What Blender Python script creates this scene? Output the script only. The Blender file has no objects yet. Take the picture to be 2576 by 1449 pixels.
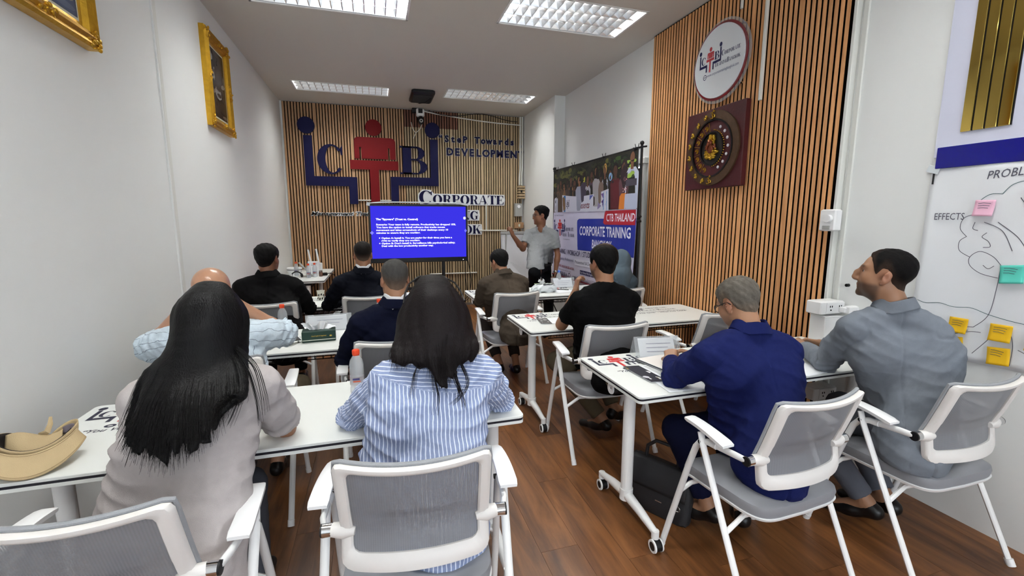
import bpy, math, random
import numpy as np
from mathutils import Vector, Matrix, Euler
PI = math.pi
random.seed(7)
RNG = np.random.RandomState(11)
SC = bpy.context.scene
COL = SC.collection
def R(d): return math.radians(d)

# ------------------------------------------------------------------ camera
CAM_H, CAM_YAW, CAM_PITCH, CAM_ROLL, CAM_F = 1.528, 16.9, 8.571, -0.041, 1125.8
cd = bpy.data.cameras.new('camera'); cam = bpy.data.objects.new('camera', cd); COL.objects.link(cam)
cd.sensor_width = 36.0; cd.lens = CAM_F / 2576 * 36.0; cd.clip_start = 0.05; cd.clip_end = 60
_y, _p = R(CAM_YAW), R(CAM_PITCH)
_f = Vector((math.sin(_y)*math.cos(_p), math.cos(_y)*math.cos(_p), -math.sin(_p)))
_r = Vector((math.cos(_y), -math.sin(_y), 0)); _u = _r.cross(_f)
cam.matrix_world = Matrix(((_r.x, _u.x, -_f.x, 0), (_r.y, _u.y, -_f.y, 0), (_r.z, _u.z, -_f.z, CAM_H), (0, 0, 0, 1)))
SC.camera = cam

# ------------------------------------------------------------------ world, lights, exposure
w = bpy.data.worlds.new('world'); SC.world = w; w.use_nodes = True
w.node_tree.nodes['Background'].inputs['Color'].default_value = (0.86, 0.93, 1.0, 1)
w.node_tree.nodes['Background'].inputs['Strength'].default_value = 2.2
SC.view_settings.view_transform = 'Standard'; SC.view_settings.look = 'None'
SC.view_settings.gamma = 1.0; SC.view_settings.exposure = 0.66; SC.view_settings.use_curve_mapping = False
def area(name, loc, sx, sy, watts, col=(0.985, 1.0, 0.965), rot=(0, 0, 0)):
    l = bpy.data.lights.new(name, 'AREA'); l.shape = 'RECTANGLE'; l.size = sx; l.size_y = sy
    l.energy = watts; l.color = col
    o = bpy.data.objects.new(name, l); COL.objects.link(o); o.location = loc; o.rotation_euler = rot
    return o
CEIL = 3.366
# troffers of the ceiling: centre x, centre y, size x, size y, lamp watts
TROFFERS = [(1.80, 4.07, 1.23, 0.60, 42), (1.73, 6.86, 1.32, 0.46, 46), (-0.35, 7.06, 1.26, 0.44, 46), (-0.28, 4.28, 1.29, 0.56, 52),
            (1.80, 1.25, 1.23, 0.60, 36), (-0.28, 1.25, 1.23, 0.60, 42), (1.80, -1.55, 1.23, 0.60, 46), (-0.28, -1.55, 1.23, 0.60, 46)]
for (tx, ty, sx, sy, wt) in TROFFERS:
    area('troffer_lamp', (tx, ty, CEIL + 0.075), sx - 0.08, sy - 0.08, wt)
# daylight through the shop window behind the camera
area('window_daylight', (0.7, -3.36, 1.55), 3.4, 2.3, 30, (0.88, 0.94, 1.0), (R(90), 0, 0))

# ------------------------------------------------------------------ tags
def tag(o, label=None, cat=None, group=None, kind=None):
    if label: o['label'] = label
    if cat: o['category'] = cat
    if group: o['group'] = group
    if kind: o['kind'] = kind
    return o
def empty(name, loc=(0, 0, 0), rz=0.0, label=None, cat=None, group=None):
    o = bpy.data.objects.new(name, None); COL.objects.link(o); o.location = loc; o.rotation_euler = (0, 0, rz)
    o.empty_display_size = 0.05
    return tag(o, label, cat, group)
def copy_tree(o, parent=None):
    c = o.copy(); COL.objects.link(c); c.parent = parent
    for ch in o.children: copy_tree(ch, c)
    return c

# ------------------------------------------------------------------ materials
def lin(c):
    c = c / 255.0
    return c / 12.92 if c <= 0.04045 else ((c + 0.055) / 1.055) ** 2.4
def rgb(r, g, b): return (lin(r), lin(g), lin(b), 1.0)
MATS = {}
def mat(name, color=(0.8, 0.8, 0.8, 1), rough=0.5, metal=0.0, bump=0.0, bscale=200.0, emis=None, estr=0.0, alpha=1.0,
        var=0.0, vscale=5.0, coat=0.0, trans=0.0, ior=1.45, attr=None, sheen=0.0, spec=None, rvar=0.0):
    m = bpy.data.materials.new(name); m.use_nodes = True; nt = m.node_tree; b = nt.nodes['Principled BSDF']
    b.inputs['Base Color'].default_value = color; b.inputs['Roughness'].default_value = rough
    b.inputs['Metallic'].default_value = metal; b.inputs['Alpha'].default_value = alpha
    b.inputs['Coat Weight'].default_value = coat; b.inputs['Transmission Weight'].default_value = trans
    b.inputs['IOR'].default_value = ior; b.inputs['Sheen Weight'].default_value = sheen
    if spec is not None: b.inputs['Specular IOR Level'].default_value = spec
    tc = nt.nodes.new('ShaderNodeTexCoord')
    csock = None
    if attr:
        a = nt.nodes.new('ShaderNodeAttribute'); a.attribute_name = attr
        csock = a.outputs['Color']; nt.links.new(csock, b.inputs['Base Color'])
    if var > 0:
        n = nt.nodes.new('ShaderNodeTexNoise'); n.inputs['Scale'].default_value = vscale; n.inputs['Detail'].default_value = 4
        nt.links.new(tc.outputs['Object'], n.inputs['Vector'])
        mp = nt.nodes.new('ShaderNodeMapRange'); mp.inputs[3].default_value = 1 - var; mp.inputs[4].default_value = 1 + var
        nt.links.new(n.outputs['Fac'], mp.inputs[0])
        mx = nt.nodes.new('ShaderNodeVectorMath'); mx.operation = 'SCALE'
        if csock: nt.links.new(csock, mx.inputs[0])
        else: mx.inputs[0].default_value = color[:3]
        nt.links.new(mp.outputs[0], mx.inputs['Scale']); nt.links.new(mx.outputs[0], b.inputs['Base Color'])
    if bump > 0:
        n = nt.nodes.new('ShaderNodeTexNoise'); n.inputs['Scale'].default_value = bscale; n.inputs['Detail'].default_value = 3
        nt.links.new(tc.outputs['Object'], n.inputs['Vector'])
        bp = nt.nodes.new('ShaderNodeBump'); bp.inputs['Strength'].default_value = bump; bp.inputs['Distance'].default_value = 0.002
        nt.links.new(n.outputs['Fac'], bp.inputs['Height']); nt.links.new(bp.outputs['Normal'], b.inputs['Normal'])
    if emis:
        b.inputs['Emission Color'].default_value = emis; b.inputs['Emission Strength'].default_value = estr
    MATS[name] = m
    return m
M = MATS
mat('wall_paint', rgb(232, 233, 231), 0.75, bump=0.25, bscale=60, var=0.015, vscale=1.3)
mat('ceiling_paint', rgb(205, 200, 193), 0.85, bump=0.15, bscale=40, var=0.02, vscale=1.0)
mat('trim_paint', rgb(222, 222, 216), 0.5)
mat('white_metal', rgb(236, 236, 235), 0.38, bump=0.05, bscale=900)
mat('white_plastic', rgb(238, 238, 238), 0.35)
mat('frame_plastic', rgb(226, 222, 218), 0.42)
mat('laminate', rgb(228, 230, 226), 0.42, bump=0.06, bscale=700)
mat('black_edge', rgb(24, 22, 34), 0.5)
mat('black_plastic', rgb(18, 18, 20), 0.4)
mat('dark_metal', rgb(22, 20, 22), 0.4, metal=0.3)
mat('chrome', (0.75, 0.75, 0.76, 1), 0.12, metal=1.0)
mat('grey_vinyl', rgb(136, 137, 142), 0.5, bump=0.12, bscale=500)
mat('grey_piping', rgb(150, 152, 155), 0.9, bump=0.6, bscale=500)
mat('gold_leaf', rgb(206, 160, 50), 0.32, metal=0.85, bump=0.8, bscale=90, var=0.25, vscale=30)
mat('gold_mirror', (0.56, 0.40, 0.10, 1), 0.06, metal=1.0)
mat('navy_acrylic', rgb(11, 11, 58), 0.6, spec=0.25)
mat('red_acrylic', rgb(112, 7, 12), 0.6, spec=0.25)
mat('board_white', rgb(228, 230, 232), 0.4)
mat('lilac_board', rgb(214, 216, 234), 0.25)
mat('blue_gloss', rgb(10, 8, 130), 0.15)
mat('paper', rgb(238, 240, 243), 0.7, bump=0.3, bscale=25)
mat('print', (1, 1, 1, 1), 0.6, attr='Col')
mat('print_gloss', (1, 1, 1, 1), 0.25, attr='Col')
mat('banner_cloth', (1, 1, 1, 1), 0.7, attr='Col')
mat('grey_metal', rgb(176, 176, 172), 0.4, metal=0.2)
mat('louvre_metal', (0.80, 0.81, 0.83, 1), 0.22, metal=1.0)
mat('troffer_white', rgb(240, 240, 240), 0.5)
mat('tube_lamp_lit', rgb(255, 255, 250), 0.5, emis=(1, 0.98, 0.95, 1), estr=4.0)
mat('tube_lamp_dim', rgb(235, 235, 230), 0.4)
mat('pvc', rgb(224, 224, 216), 0.4)
mat('orange_cap', rgb(232, 72, 30), 0.4)
mat('blue_cap', rgb(70, 110, 200), 0.4)
mat('green_box', rgb(18, 52, 42), 0.5)
mat('cream_card', rgb(214, 214, 196), 0.6)
mat('tissue', rgb(245, 246, 248), 0.9)
mat('pack_film', rgb(216, 222, 226), 0.22)
mat('beige_twill', rgb(186, 164, 126), 0.85, bump=0.5, bscale=400, var=0.05, vscale=20)
mat('dark_lining', rgb(32, 27, 24), 0.8)
mat('bag_leather', rgb(38, 38, 41), 0.55, bump=0.3, bscale=120)
mat('leather_black', rgb(14, 12, 13), 0.35, bump=0.1, bscale=100)
mat('sticky_pink', rgb(238, 186, 208), 0.7)
mat('sticky_teal', rgb(92, 206, 188), 0.7)
mat('sticky_yellow', rgb(236, 186, 20), 0.7)
mat('dark_wood_panel', rgb(110, 98, 90), 0.6)
mat('slat_backing', rgb(9, 7, 6), 1.0, spec=0.0)
mat('eye_white', rgb(225, 220, 214), 0.2)
mat('iris', rgb(40, 24, 16), 0.15)
mat('silver', rgb(210, 210, 210), 0.25, metal=0.9)
mat('tinted_lens', rgb(8, 6, 8), 0.08)
mat('plaque_red', rgb(74, 22, 26), 0.5, bump=1.0, bscale=40, var=0.35, vscale=9)
mat('plaque_bronze', rgb(86, 62, 42), 0.5, metal=0.4, bump=1.0, bscale=110, var=0.3, vscale=30)
mat('plaque_gold', rgb(198, 158, 52), 0.3, metal=0.8, bump=0.6, bscale=150)
mat('plaque_copper', rgb(128, 66, 42), 0.35, metal=0.6)
mat('pearl', rgb(206, 200, 206), 0.2)

def glass_mat(name, col, rough=0.05, alpha=0.25):
    m = bpy.data.materials.new(name); m.use_nodes = True; nt = m.node_tree; nt.nodes.clear()
    o = nt.nodes.new('ShaderNodeOutputMaterial'); mx = nt.nodes.new('ShaderNodeMixShader')
    t = nt.nodes.new('ShaderNodeBsdfTransparent'); t.inputs[0].default_value = (0.96, 0.97, 0.98, 1)
    g = nt.nodes.new('ShaderNodeBsdfPrincipled'); g.inputs['Base Color'].default_value = col; g.inputs['Roughness'].default_value = rough
    mx.inputs[0].default_value = alpha
    nt.links.new(t.outputs[0], mx.inputs[1]); nt.links.new(g.outputs[0], mx.inputs[2]); nt.links.new(mx.outputs[0], o.inputs[0])
    MATS[name] = m; return m
glass_mat('clear_plastic', (0.75, 0.78, 0.82, 1), 0.06, 0.33)
glass_mat('acrylic', (0.8, 0.83, 0.85, 1), 0.05, 0.22)
glass_mat('lens_glass', (0.6, 0.65, 0.7, 1), 0.03, 0.25)
glass_mat('window_glass', (0.8, 0.85, 0.9, 1), 0.03, 0.1)

def chair_mesh_mat():
    # woven seat-back net: fine vertical threads of grey nylon, the gaps let some of what lies behind through
    m = bpy.data.materials.new('chair_net'); m.use_nodes = True; nt = m.node_tree; nt.nodes.clear()
    o = nt.nodes.new('ShaderNodeOutputMaterial'); mx = nt.nodes.new('ShaderNodeMixShader')
    t = nt.nodes.new('ShaderNodeBsdfTransparent'); g = nt.nodes.new('ShaderNodeBsdfPrincipled')
    g.inputs['Base Color'].default_value = rgb(128, 129, 134); g.inputs['Roughness'].default_value = 0.55
    tc = nt.nodes.new('ShaderNodeTexCoord')
    wv = nt.nodes.new('ShaderNodeTexWave'); wv.bands_direction = 'X'; wv.inputs['Scale'].default_value = 48
    wz = nt.nodes.new('ShaderNodeTexWave'); wz.bands_direction = 'Z'; wz.inputs['Scale'].default_value = 110
    nt.links.new(tc.outputs['Object'], wv.inputs['Vector']); nt.links.new(tc.outputs['Object'], wz.inputs['Vector'])
    a = nt.nodes.new('ShaderNodeMath'); a.operation = 'MULTIPLY_ADD'; a.inputs[1].default_value = 0.24; a.inputs[2].default_value = 0.74
    nt.links.new(wv.outputs['Fac'], a.inputs[0])
    b = nt.nodes.new('ShaderNodeMath'); b.operation = 'MULTIPLY_ADD'; b.inputs[1].default_value = 0.10
    nt.links.new(wz.outputs['Fac'], b.inputs[0]); nt.links.new(a.outputs[0], b.inputs[2]); b.use_clamp = True
    nt.links.new(b.outputs[0], mx.inputs[0]); nt.links.new(t.outputs[0], mx.inputs[1]); nt.links.new(g.outputs[0], mx.inputs[2])
    nt.links.new(mx.outputs[0], o.inputs[0]); MATS['chair_net'] = m
chair_mesh_mat()

def wood_mat(name, c1, c2, scale=(30, 30, 2.2), rough=0.42, per_obj=0.18, bump=0.15):
    m = bpy.data.materials.new(name); m.use_nodes = True; nt = m.node_tree; b = nt.nodes['Principled BSDF']
    tc = nt.nodes.new('ShaderNodeTexCoord'); mp = nt.nodes.new('ShaderNodeMapping'); mp.inputs['Scale'].default_value = scale
    oi = nt.nodes.new('ShaderNodeObjectInfo')
    sc = nt.nodes.new('ShaderNodeVectorMath'); sc.operation = 'SCALE'; sc.inputs[0].default_value = (17, 31, 23)
    nt.links.new(oi.outputs['Random'], sc.inputs['Scale']); nt.links.new(sc.outputs[0], mp.inputs['Location'])
    nt.links.new(tc.outputs['Object'], mp.inputs['Vector'])
    n = nt.nodes.new('ShaderNodeTexNoise'); n.inputs['Scale'].default_value = 1.0; n.inputs['Detail'].default_value = 7
    n.inputs['Roughness'].default_value = 0.62; n.inputs['Distortion'].default_value = 0.6
    nt.links.new(mp.outputs[0], n.inputs['Vector'])
    cr = nt.nodes.new('ShaderNodeValToRGB'); cr.color_ramp.elements[0].position = 0.32; cr.color_ramp.elements[1].position = 0.68
    cr.color_ramp.elements[0].color = c1; cr.color_ramp.elements[1].color = c2
    nt.links.new(n.outputs['Fac'], cr.inputs[0])
    mr = nt.nodes.new('ShaderNodeMapRange'); mr.inputs[3].default_value = 1 - per_obj; mr.inputs[4].default_value = 1 + per_obj
    nt.links.new(oi.outputs['Random'], mr.inputs[0])
    v = nt.nodes.new('ShaderNodeVectorMath'); v.operation = 'SCALE'
    nt.links.new(cr.outputs[0], v.inputs[0]); nt.links.new(mr.outputs[0], v.inputs['Scale']); nt.links.new(v.outputs[0], b.inputs['Base Color'])
    b.inputs['Roughness'].default_value = rough
    bp = nt.nodes.new('ShaderNodeBump'); bp.inputs['Strength'].default_value = bump; bp.inputs['Distance'].default_value = 0.001
    nt.links.new(n.outputs['Fac'], bp.inputs['Height']); nt.links.new(bp.outputs['Normal'], b.inputs['Normal'])
    MATS[name] = m; return m
wood_mat('floor_oak', rgb(76, 44, 23), rgb(136, 88, 49), (14, 1.6, 1), 0.38, 0.10, 0.12)
wood_mat('slat_orange', rgb(204, 142, 88), rgb(234, 176, 118), (60, 60, 3), 0.5, 0.12)
wood_mat('slat_brown', rgb(158, 118, 82), rgb(190, 150, 110), (60, 60, 3), 0.55, 0.10)
wood_mat('slat_tan', rgb(160, 136, 104), rgb(190, 166, 130), (60, 60, 3), 0.55, 0.08)
wood_mat('slat_red', rgb(104, 62, 44), rgb(134, 84, 60), (60, 60, 3), 0.55, 0.10)

# ------------------------------------------------------------------ mesh builder
class MB:
    def __init__(s): s.v = []; s.f = []; s.c = []; s.cur = None
    def add(s, vs, fs, mtx=None):
        n = len(s.v)
        if mtx is not None: vs = [tuple(mtx @ Vector(p)) for p in vs]
        s.v.extend([tuple(p) for p in vs]); s.f.extend([tuple(i + n for i in f) for f in fs]); s.c.extend([s.cur] * len(fs))
    def box(s, c, d, rot=None, bev=0.0):
        hx, hy, hz = d[0]/2, d[1]/2, d[2]/2
        m = Matrix.Translation(c) @ (Euler(rot).to_matrix().to_4x4() if rot else Matrix.Identity(4))
        if bev <= 0:
            vs = [(x*hx, y*hy, z*hz) for x in (-1, 1) for y in (-1, 1) for z in (-1, 1)]
            fs = [(0, 1, 3, 2), (4, 6, 7, 5), (0, 4, 5, 1), (2, 3, 7, 6), (0, 2, 6, 4), (1, 5, 7, 3)]
            s.add(vs, fs, m); return
        b = min(bev, hx*.9, hy*.9, hz*.9)
        prof = []
        for (z, q) in ((-hz, b), (-hz + b, 0), (hz - b, 0), (hz, b)):
            prof.append([(-hx+q, -hy+q+b, z), (-hx+q+b, -hy+q, z), (hx-q-b, -hy+q, z), (hx-q, -hy+q+b, z), (hx-q, hy-q-b, z), (hx-q-b, hy-q, z), (-hx+q+b, hy-q, z), (-hx+q, hy-q-b, z)])
        s.loft(prof, m, True)
    def loft(s, secs, m=None, caps=True):
        n = len(secs[0]); vs = [p for sec in secs for p in sec]; fs = []
        for i in range(len(secs) - 1):
            for j in range(n):
                k = (j + 1) % n; fs.append((i*n + j, i*n + k, (i+1)*n + k, (i+1)*n + j))
        if caps: fs.append(tuple(range(n - 1, -1, -1))); fs.append(tuple((len(secs)-1)*n + j for j in range(n)))
        s.add(vs, fs, m)
    def tube(s, pts, r, n=8, caps=True, flat=1.0, upv=None):
        P = [Vector(p) for p in pts]; rs = r if isinstance(r, (list, tuple)) else [r]*len(P); secs = []; prev = None
        for i, p in enumerate(P):
            t = ((P[min(i+1, len(P)-1)] - p).normalized() + (p - P[max(i-1, 0)]).normalized())
            if t.length < 1e-6: t = P[min(i+1, len(P)-1)] - P[max(i-1, 0)]
            t.normalize()
            if prev is None:
                a = Vector(upv) if upv else (Vector((0, 0, 1)) if abs(t.z) < 0.9 else Vector((1, 0, 0)))
                a = (a - t * a.dot(t)).normalized()
            else: a = (prev - t * prev.dot(t)).normalized()
            prev = a; b = t.cross(a)
            secs.append([tuple(p + a*(rs[i]*math.cos(q)) + b*(rs[i]*flat*math.sin(q))) for q in [2*PI*k/n for k in range(n)]])
        s.loft(secs, None, caps)
    def lathe(s, prof, n=20, m=None, caps=True):   # prof: (r, z)
        s.loft([[(r*math.cos(2*PI*k/n), r*math.sin(2*PI*k/n), z) for k in range(n)] for r, z in prof], m, caps)
    def cyl(s, a, b, r, n=16, r2=None):
        s.tube([a, b], [r, r if r2 is None else r2], n)
    def sphere(s, c, r, n=14, m=8, rot=None):
        rx, ry, rz = r if isinstance(r, (tuple, list)) else (r, r, r)
        secs = [[(rx*math.sin(a)*math.cos(2*PI*k/n), ry*math.sin(a)*math.sin(2*PI*k/n), -rz*math.cos(a)) for k in range(n)] for a in [PI*(0.02 + 0.96*i/m) for i in range(m+1)]]
        s.loft(secs, Matrix.Translation(c) @ (Euler(rot).to_matrix().to_4x4() if rot else Matrix.Identity(4)))
    def prism(s, poly, z0, z1, m=None):
        s.loft([[(x, y, z0) for x, y in poly], [(x, y, z1) for x, y in poly]], m)
    def grid(s, fn, nu, nv, closed_u=False):
        vs = [fn(i/nu, j/nv) for j in range(nv+1) for i in range(nu + (0 if closed_u else 1))]
        w_ = nu if closed_u else nu + 1; fs = []
        for j in range(nv):
            for i in range(nu):
                k = (i+1) % w_; fs.append((j*w_ + i, j*w_ + k, (j+1)*w_ + k, (j+1)*w_ + i))
        s.add(vs, fs)
    def build(s, name, m, parent=None, smooth=True, loc=None, thick=0.0, angle=40, sub=0):
        me = bpy.data.meshes.new(name); me.from_pydata(s.v, [], s.f); me.materials.append(M[m] if isinstance(m, str) else m)
        if any(c is not None for c in s.c):
            a = me.color_attributes.new('Col', 'FLOAT_COLOR', 'CORNER'); d = []
            for f, c in zip(s.f, s.c): d.extend(list(c or (1, 1, 1, 1)) * len(f))
            a.data.foreach_set('color', d)
        if smooth:
            me.polygons.foreach_set('use_smooth', [True]*len(me.polygons))
            try: me.set_sharp_from_angle(angle=R(angle))
            except Exception: pass
        me.update()
        o = bpy.data.objects.new(name, me); COL.objects.link(o)
        if parent is not None: o.parent = parent
        if loc is not None: o.location = loc
        if thick: md = o.modifiers.new('t', 'SOLIDIFY'); md.thickness = thick; md.offset = 0
        if sub: md = o.modifiers.new('s', 'SUBSURF'); md.levels = sub; md.render_levels = sub
        return o
def one(name, m, fn, parent=None, **k):
    b = MB(); fn(b); return b.build(name, m, parent, **k)
def origin_to(o, p):
    """move a mesh object's origin to p without moving its points"""
    p = Vector(p); o.data.transform(Matrix.Translation(-p)); o.location = Vector(o.location) + p

# ------------------------------------------------------------------ flat print in a local frame
class Frame:
    def __init__(s, o, u, v, lift=0.0004):
        s.o = Vector(o); s.u = Vector(u).normalized(); s.v = Vector(v).normalized(); s.n = s.u.cross(s.v).normalized(); s.lift = lift
    def p(s, x, y, l=1.0): return tuple(s.o + s.u*x + s.v*y + s.n*(s.lift*l))
class Print:
    """flat printed shapes, one mesh, colour per face; layers stack a fraction of a millimetre apart"""
    def __init__(s, fr, bend=None): s.fr = fr; s.mb = MB(); s.bend = bend
    def poly(s, pts, col, layer=1.0, depth=0.0):
        s.mb.cur = col
        P = [s.fr.p(x, y, layer) for x, y in pts]
        if depth > 0:
            Q = [tuple(Vector(s.fr.p(x, y, layer)) + s.fr.n*depth) for x, y in pts]; n = len(P)
            s.mb.add(P + Q, [tuple(range(n-1, -1, -1)), tuple(range(n, 2*n))] + [(i, (i+1) % n, n + (i+1) % n, n + i) for i in range(n)])
        else: s.mb.add(P, [tuple(range(len(P)))])
    def rect(s, x0, y0, x1, y1, col, layer=1.0, depth=0.0): s.poly([(x0, y0), (x1, y0), (x1, y1), (x0, y1)], col, layer, depth)
    def ell(s, cx, cy, rx, ry, col, layer=1.0, n=20, depth=0.0, rot=0.0):
        c, q = math.cos(rot), math.sin(rot)
        s.poly([(cx + rx*math.cos(a)*c - ry*math.sin(a)*q, cy + rx*math.cos(a)*q + ry*math.sin(a)*c) for a in [2*PI*k/n for k in range(n)]], col, layer, depth)
    def line(s, pts, w, col, layer=1.0):
        for (x0, y0), (x1, y1) in zip(pts[:-1], pts[1:]):
            dx, dy = x1-x0, y1-y0; L = math.hypot(dx, dy) or 1e-6; nx, ny = -dy/L*w/2, dx/L*w/2; ex, ey = dx/L*w*.3, dy/L*w*.3
            s.poly([(x0-nx-ex, y0-ny-ey), (x1-nx+ex, y1-ny+ey), (x1+nx+ex, y1+ny+ey), (x0+nx-ex, y0+ny-ey)], col, layer)
    def mesh2d(s, vs, fs, col, layer=1.0, depth=0.0):
        s.mb.cur = col; P = [s.fr.p(x, y, layer) for x, y in vs]
        s.mb.add(P, fs)
        if depth > 0:
            Q = [tuple(Vector(p) + s.fr.n*depth) for p in P]; s.mb.add(Q, fs)
            cnt = {}
            for f in fs:
                for i in range(len(f)):
                    e = (f[i], f[(i+1) % len(f)]); cnt[e] = cnt.get(e, 0) + 1
            n = len(P); side = [(a, b, b + n, a + n) for (a, b) in cnt if (b, a) not in cnt]
            s.mb.add(P + Q, side)
    def text(s, txt, x, y, size, col, layer=1.0, bold=0.0, align='LEFT', wid=None, shear=0.0, depth=0.0, rot=0.0, spacing=1.0):
        vs, fs, w0 = text2d(txt, bold, shear, spacing)
        k = size; kx = size
        if wid: kx = wid / max(w0, 1e-6)
        off = {'LEFT': 0, 'CENTER': -w0*kx/2, 'RIGHT': -w0*kx}[align]
        c, q = math.cos(rot), math.sin(rot)
        pts = []
        for (a, b) in vs:
            X, Y = a*kx + off, b*k; pts.append((x + X*c - Y*q, y + X*q + Y*c))
        s.mesh2d(pts, fs, col, layer, depth)
        return w0*kx
    def build(s, name, m='print', parent=None, smooth=False): return s.mb.build(name, m, parent, smooth=smooth)
_TC = {}
def text2d(txt, bold=0.0, shear=0.0, spacing=1.0):
    """outline of a line of lettering, cap height 1, from the built-in face"""
    key = (txt, bold, shear, spacing)
    if key in _TC: return _TC[key]
    cu = bpy.data.curves.new('t', 'FONT'); cu.body = txt; cu.size = 1.0; cu.offset = bold; cu.shear = shear; cu.resolution_u = 2
    cu.space_character = spacing
    o = bpy.data.objects.new('t', cu); COL.objects.link(o)
    me = bpy.data.meshes.new_from_object(o)
    vs = [(v.co.x/0.7, v.co.y/0.7) for v in me.vertices]; fs = [tuple(p.vertices) for p in me.polygons]
    bpy.data.objects.remove(o); bpy.data.curves.remove(cu); bpy.data.meshes.remove(me)
    if vs:
        x0 = min(v[0] for v in vs); vs = [(a - x0, b) for a, b in vs]; w0 = max(v[0] for v in vs)
    else: w0 = 0
    _TC[key] = (vs, fs, w0); return _TC[key]

# high-contrast serif capitals, drawn as convex pieces; cap height 1
def didone(ch):
    S, h, b = 0.25, 0.05, 0.085     # stem, hairline, serif reach
    P = []; rect = lambda x0, y0, x1, y1: P.append([(x0, y0), (x1, y0), (x1, y1), (x0, y1)])
    def stem(x, w_=S, foot=True, top=True):
        rect(x, 0, x + w_, 1)
        if foot: rect(x - b, 0, x + w_ + b, h)
        if top: rect(x - b, 1 - h, x + w_ + b, 1)
    def ring(cx, cy, rx, ry, irx, iry, a0, a1, n=22, icx=None):
        icx = cx if icx is None else icx
        for k in range(n):
            t0, t1 = a0 + (a1-a0)*k/n, a0 + (a1-a0)*(k+1)/n
            P.append([(cx+rx*math.cos(t0), cy+ry*math.sin(t0)), (cx+rx*math.cos(t1), cy+ry*math.sin(t1)), (icx+irx*math.cos(t1), cy+iry*math.sin(t1)), (icx+irx*math.cos(t0), cy+iry*math.sin(t0))])
    if ch == 'I': stem(b); return P, S + 2*b
    if ch == 'T':
        stem(0.33, top=False); rect(0, 1-h, 0.86, 1); P.append([(0, 0.72), (0.03, 0.72), (0.12, 1), (0, 1)]); P.append([(0.83, 0.72), (0.86, 0.72), (0.86, 1), (0.74, 1)]); return P, 0.86
    if ch in 'EF':
        stem(b); rect(b, 1-h, 0.76, 1); P.append([(0.73, 0.72), (0.76, 0.72), (0.76, 1), (0.64, 1)]); rect(b+S, 0.48, 0.56, 0.52)
        P.append([(0.54, 0.36), (0.57, 0.36), (0.57, 0.64), (0.54, 0.64)])
        if ch == 'E': rect(b, 0, 0.78, h); P.append([(0.66, 0), (0.80, 0), (0.80, 0.3), (0.77, 0.3)])
        return P, 0.80
    if ch in 'PR':
        stem(b, foot=True); rect(b, 1-h, 0.5, 1); rect(b+S, 0.46, 0.5, 0.46+h); ring(0.48, 0.73, 0.30, 0.27, 0.11, 0.235, -PI/2, PI/2)
        if ch == 'R': P.append([(0.44, 0.47), (0.62, 0.49), (0.80, 0.02), (0.60, 0.0)]); P.append([(0.62, 0), (0.92, 0.0), (0.92, 0.05), (0.78, 0.06)]); return P, 0.92
        return P, 0.80
    if ch == 'B':
        stem(b, foot=False, top=False); rect(0, 0, 0.5, h); rect(0, 1-h, 0.5, 1); rect(b+S, 0.505, 0.5, 0.505+h)
        ring(0.46, 0.76, 0.27, 0.24, 0.09, 0.21, -PI/2, PI/2); ring(0.47, 0.265, 0.33, 0.265, 0.13, 0.235, -PI/2, PI/2); return P, 0.80
    if ch == 'O': ring(0.48, 0.5, 0.47, 0.515, 0.20, 0.46, 0, 2*PI, 32); return P, 0.96
    if ch in 'CG':
        ring(0.48, 0.5, 0.47, 0.515, 0.25, 0.46, R(38), R(322), 30, 0.54); P.append([(0.84, 0.66), (0.90, 0.66), (0.90, 1.0), (0.80, 0.86)])
        if ch == 'C': return P, 0.92
        rect(0.68, 0.06, 0.86, 0.42); rect(0.58, 0.40, 0.96, 0.44); return P, 0.98
    if ch == 'A':
        P.append([(0.02, 0), (0.07, 0), (0.44, 1), (0.40, 1)]); P.append([(0.62, 0), (0.86, 0), (0.52, 1), (0.40, 1)]); rect(0.16, 0.30, 0.72, 0.34)
        rect(-0.04, 0, 0.18, h); rect(0.52, 0, 0.94, h); return P, 0.92
    if ch == 'N':
        rect(0.08, 0, 0.12, 1); rect(0.80, 0, 0.84, 1); P.append([(0.08, 1), (0.28, 1), (0.84, 0.0), (0.68, 0.0)]); rect(-0.02, 0, 0.24, h); rect(-0.02, 1-h, 0.2, 1); rect(0.70, 1-h, 0.96, 1); return P, 0.92
    if ch == 'K':
        stem(b); P.append([(b+S, 0.36), (b+S, 0.42), (0.76, 1), (0.81, 1)]); P.append([(0.42, 0.56), (0.56, 0.70), (0.92, 0.02), (0.68, 0.02)]); rect(0.6, 0, 0.98, h); rect(0.64, 1-h, 0.92, 1); return P, 0.96
    if ch == 'L': stem(b); rect(b, 0, 0.7, h); P.append([(0.58, 0), (0.72, 0), (0.72, 0.3), (0.69, 0.3)]); return P, 0.72
    return P, 0.4
def didone_line(txt, x, y, size, first=None, gap=0.06, sx=1.0):
    """list of (letter, polygons, x0, x1) for a line of capitals; the first letter may be larger"""
    out = []
    for i, ch in enumerate(txt):
        k = (first if (i == 0 and first) else size)
        P, w_ = didone(ch)
        if ch == ' ': x += 0.4*size; continue
        out.append((ch, [[(x + a*k*sx, y + b_*k) for a, b_ in q] for q in P], x, x + w_*k*sx)); x += (w_*sx + gap)*k
    return out, x

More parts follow.
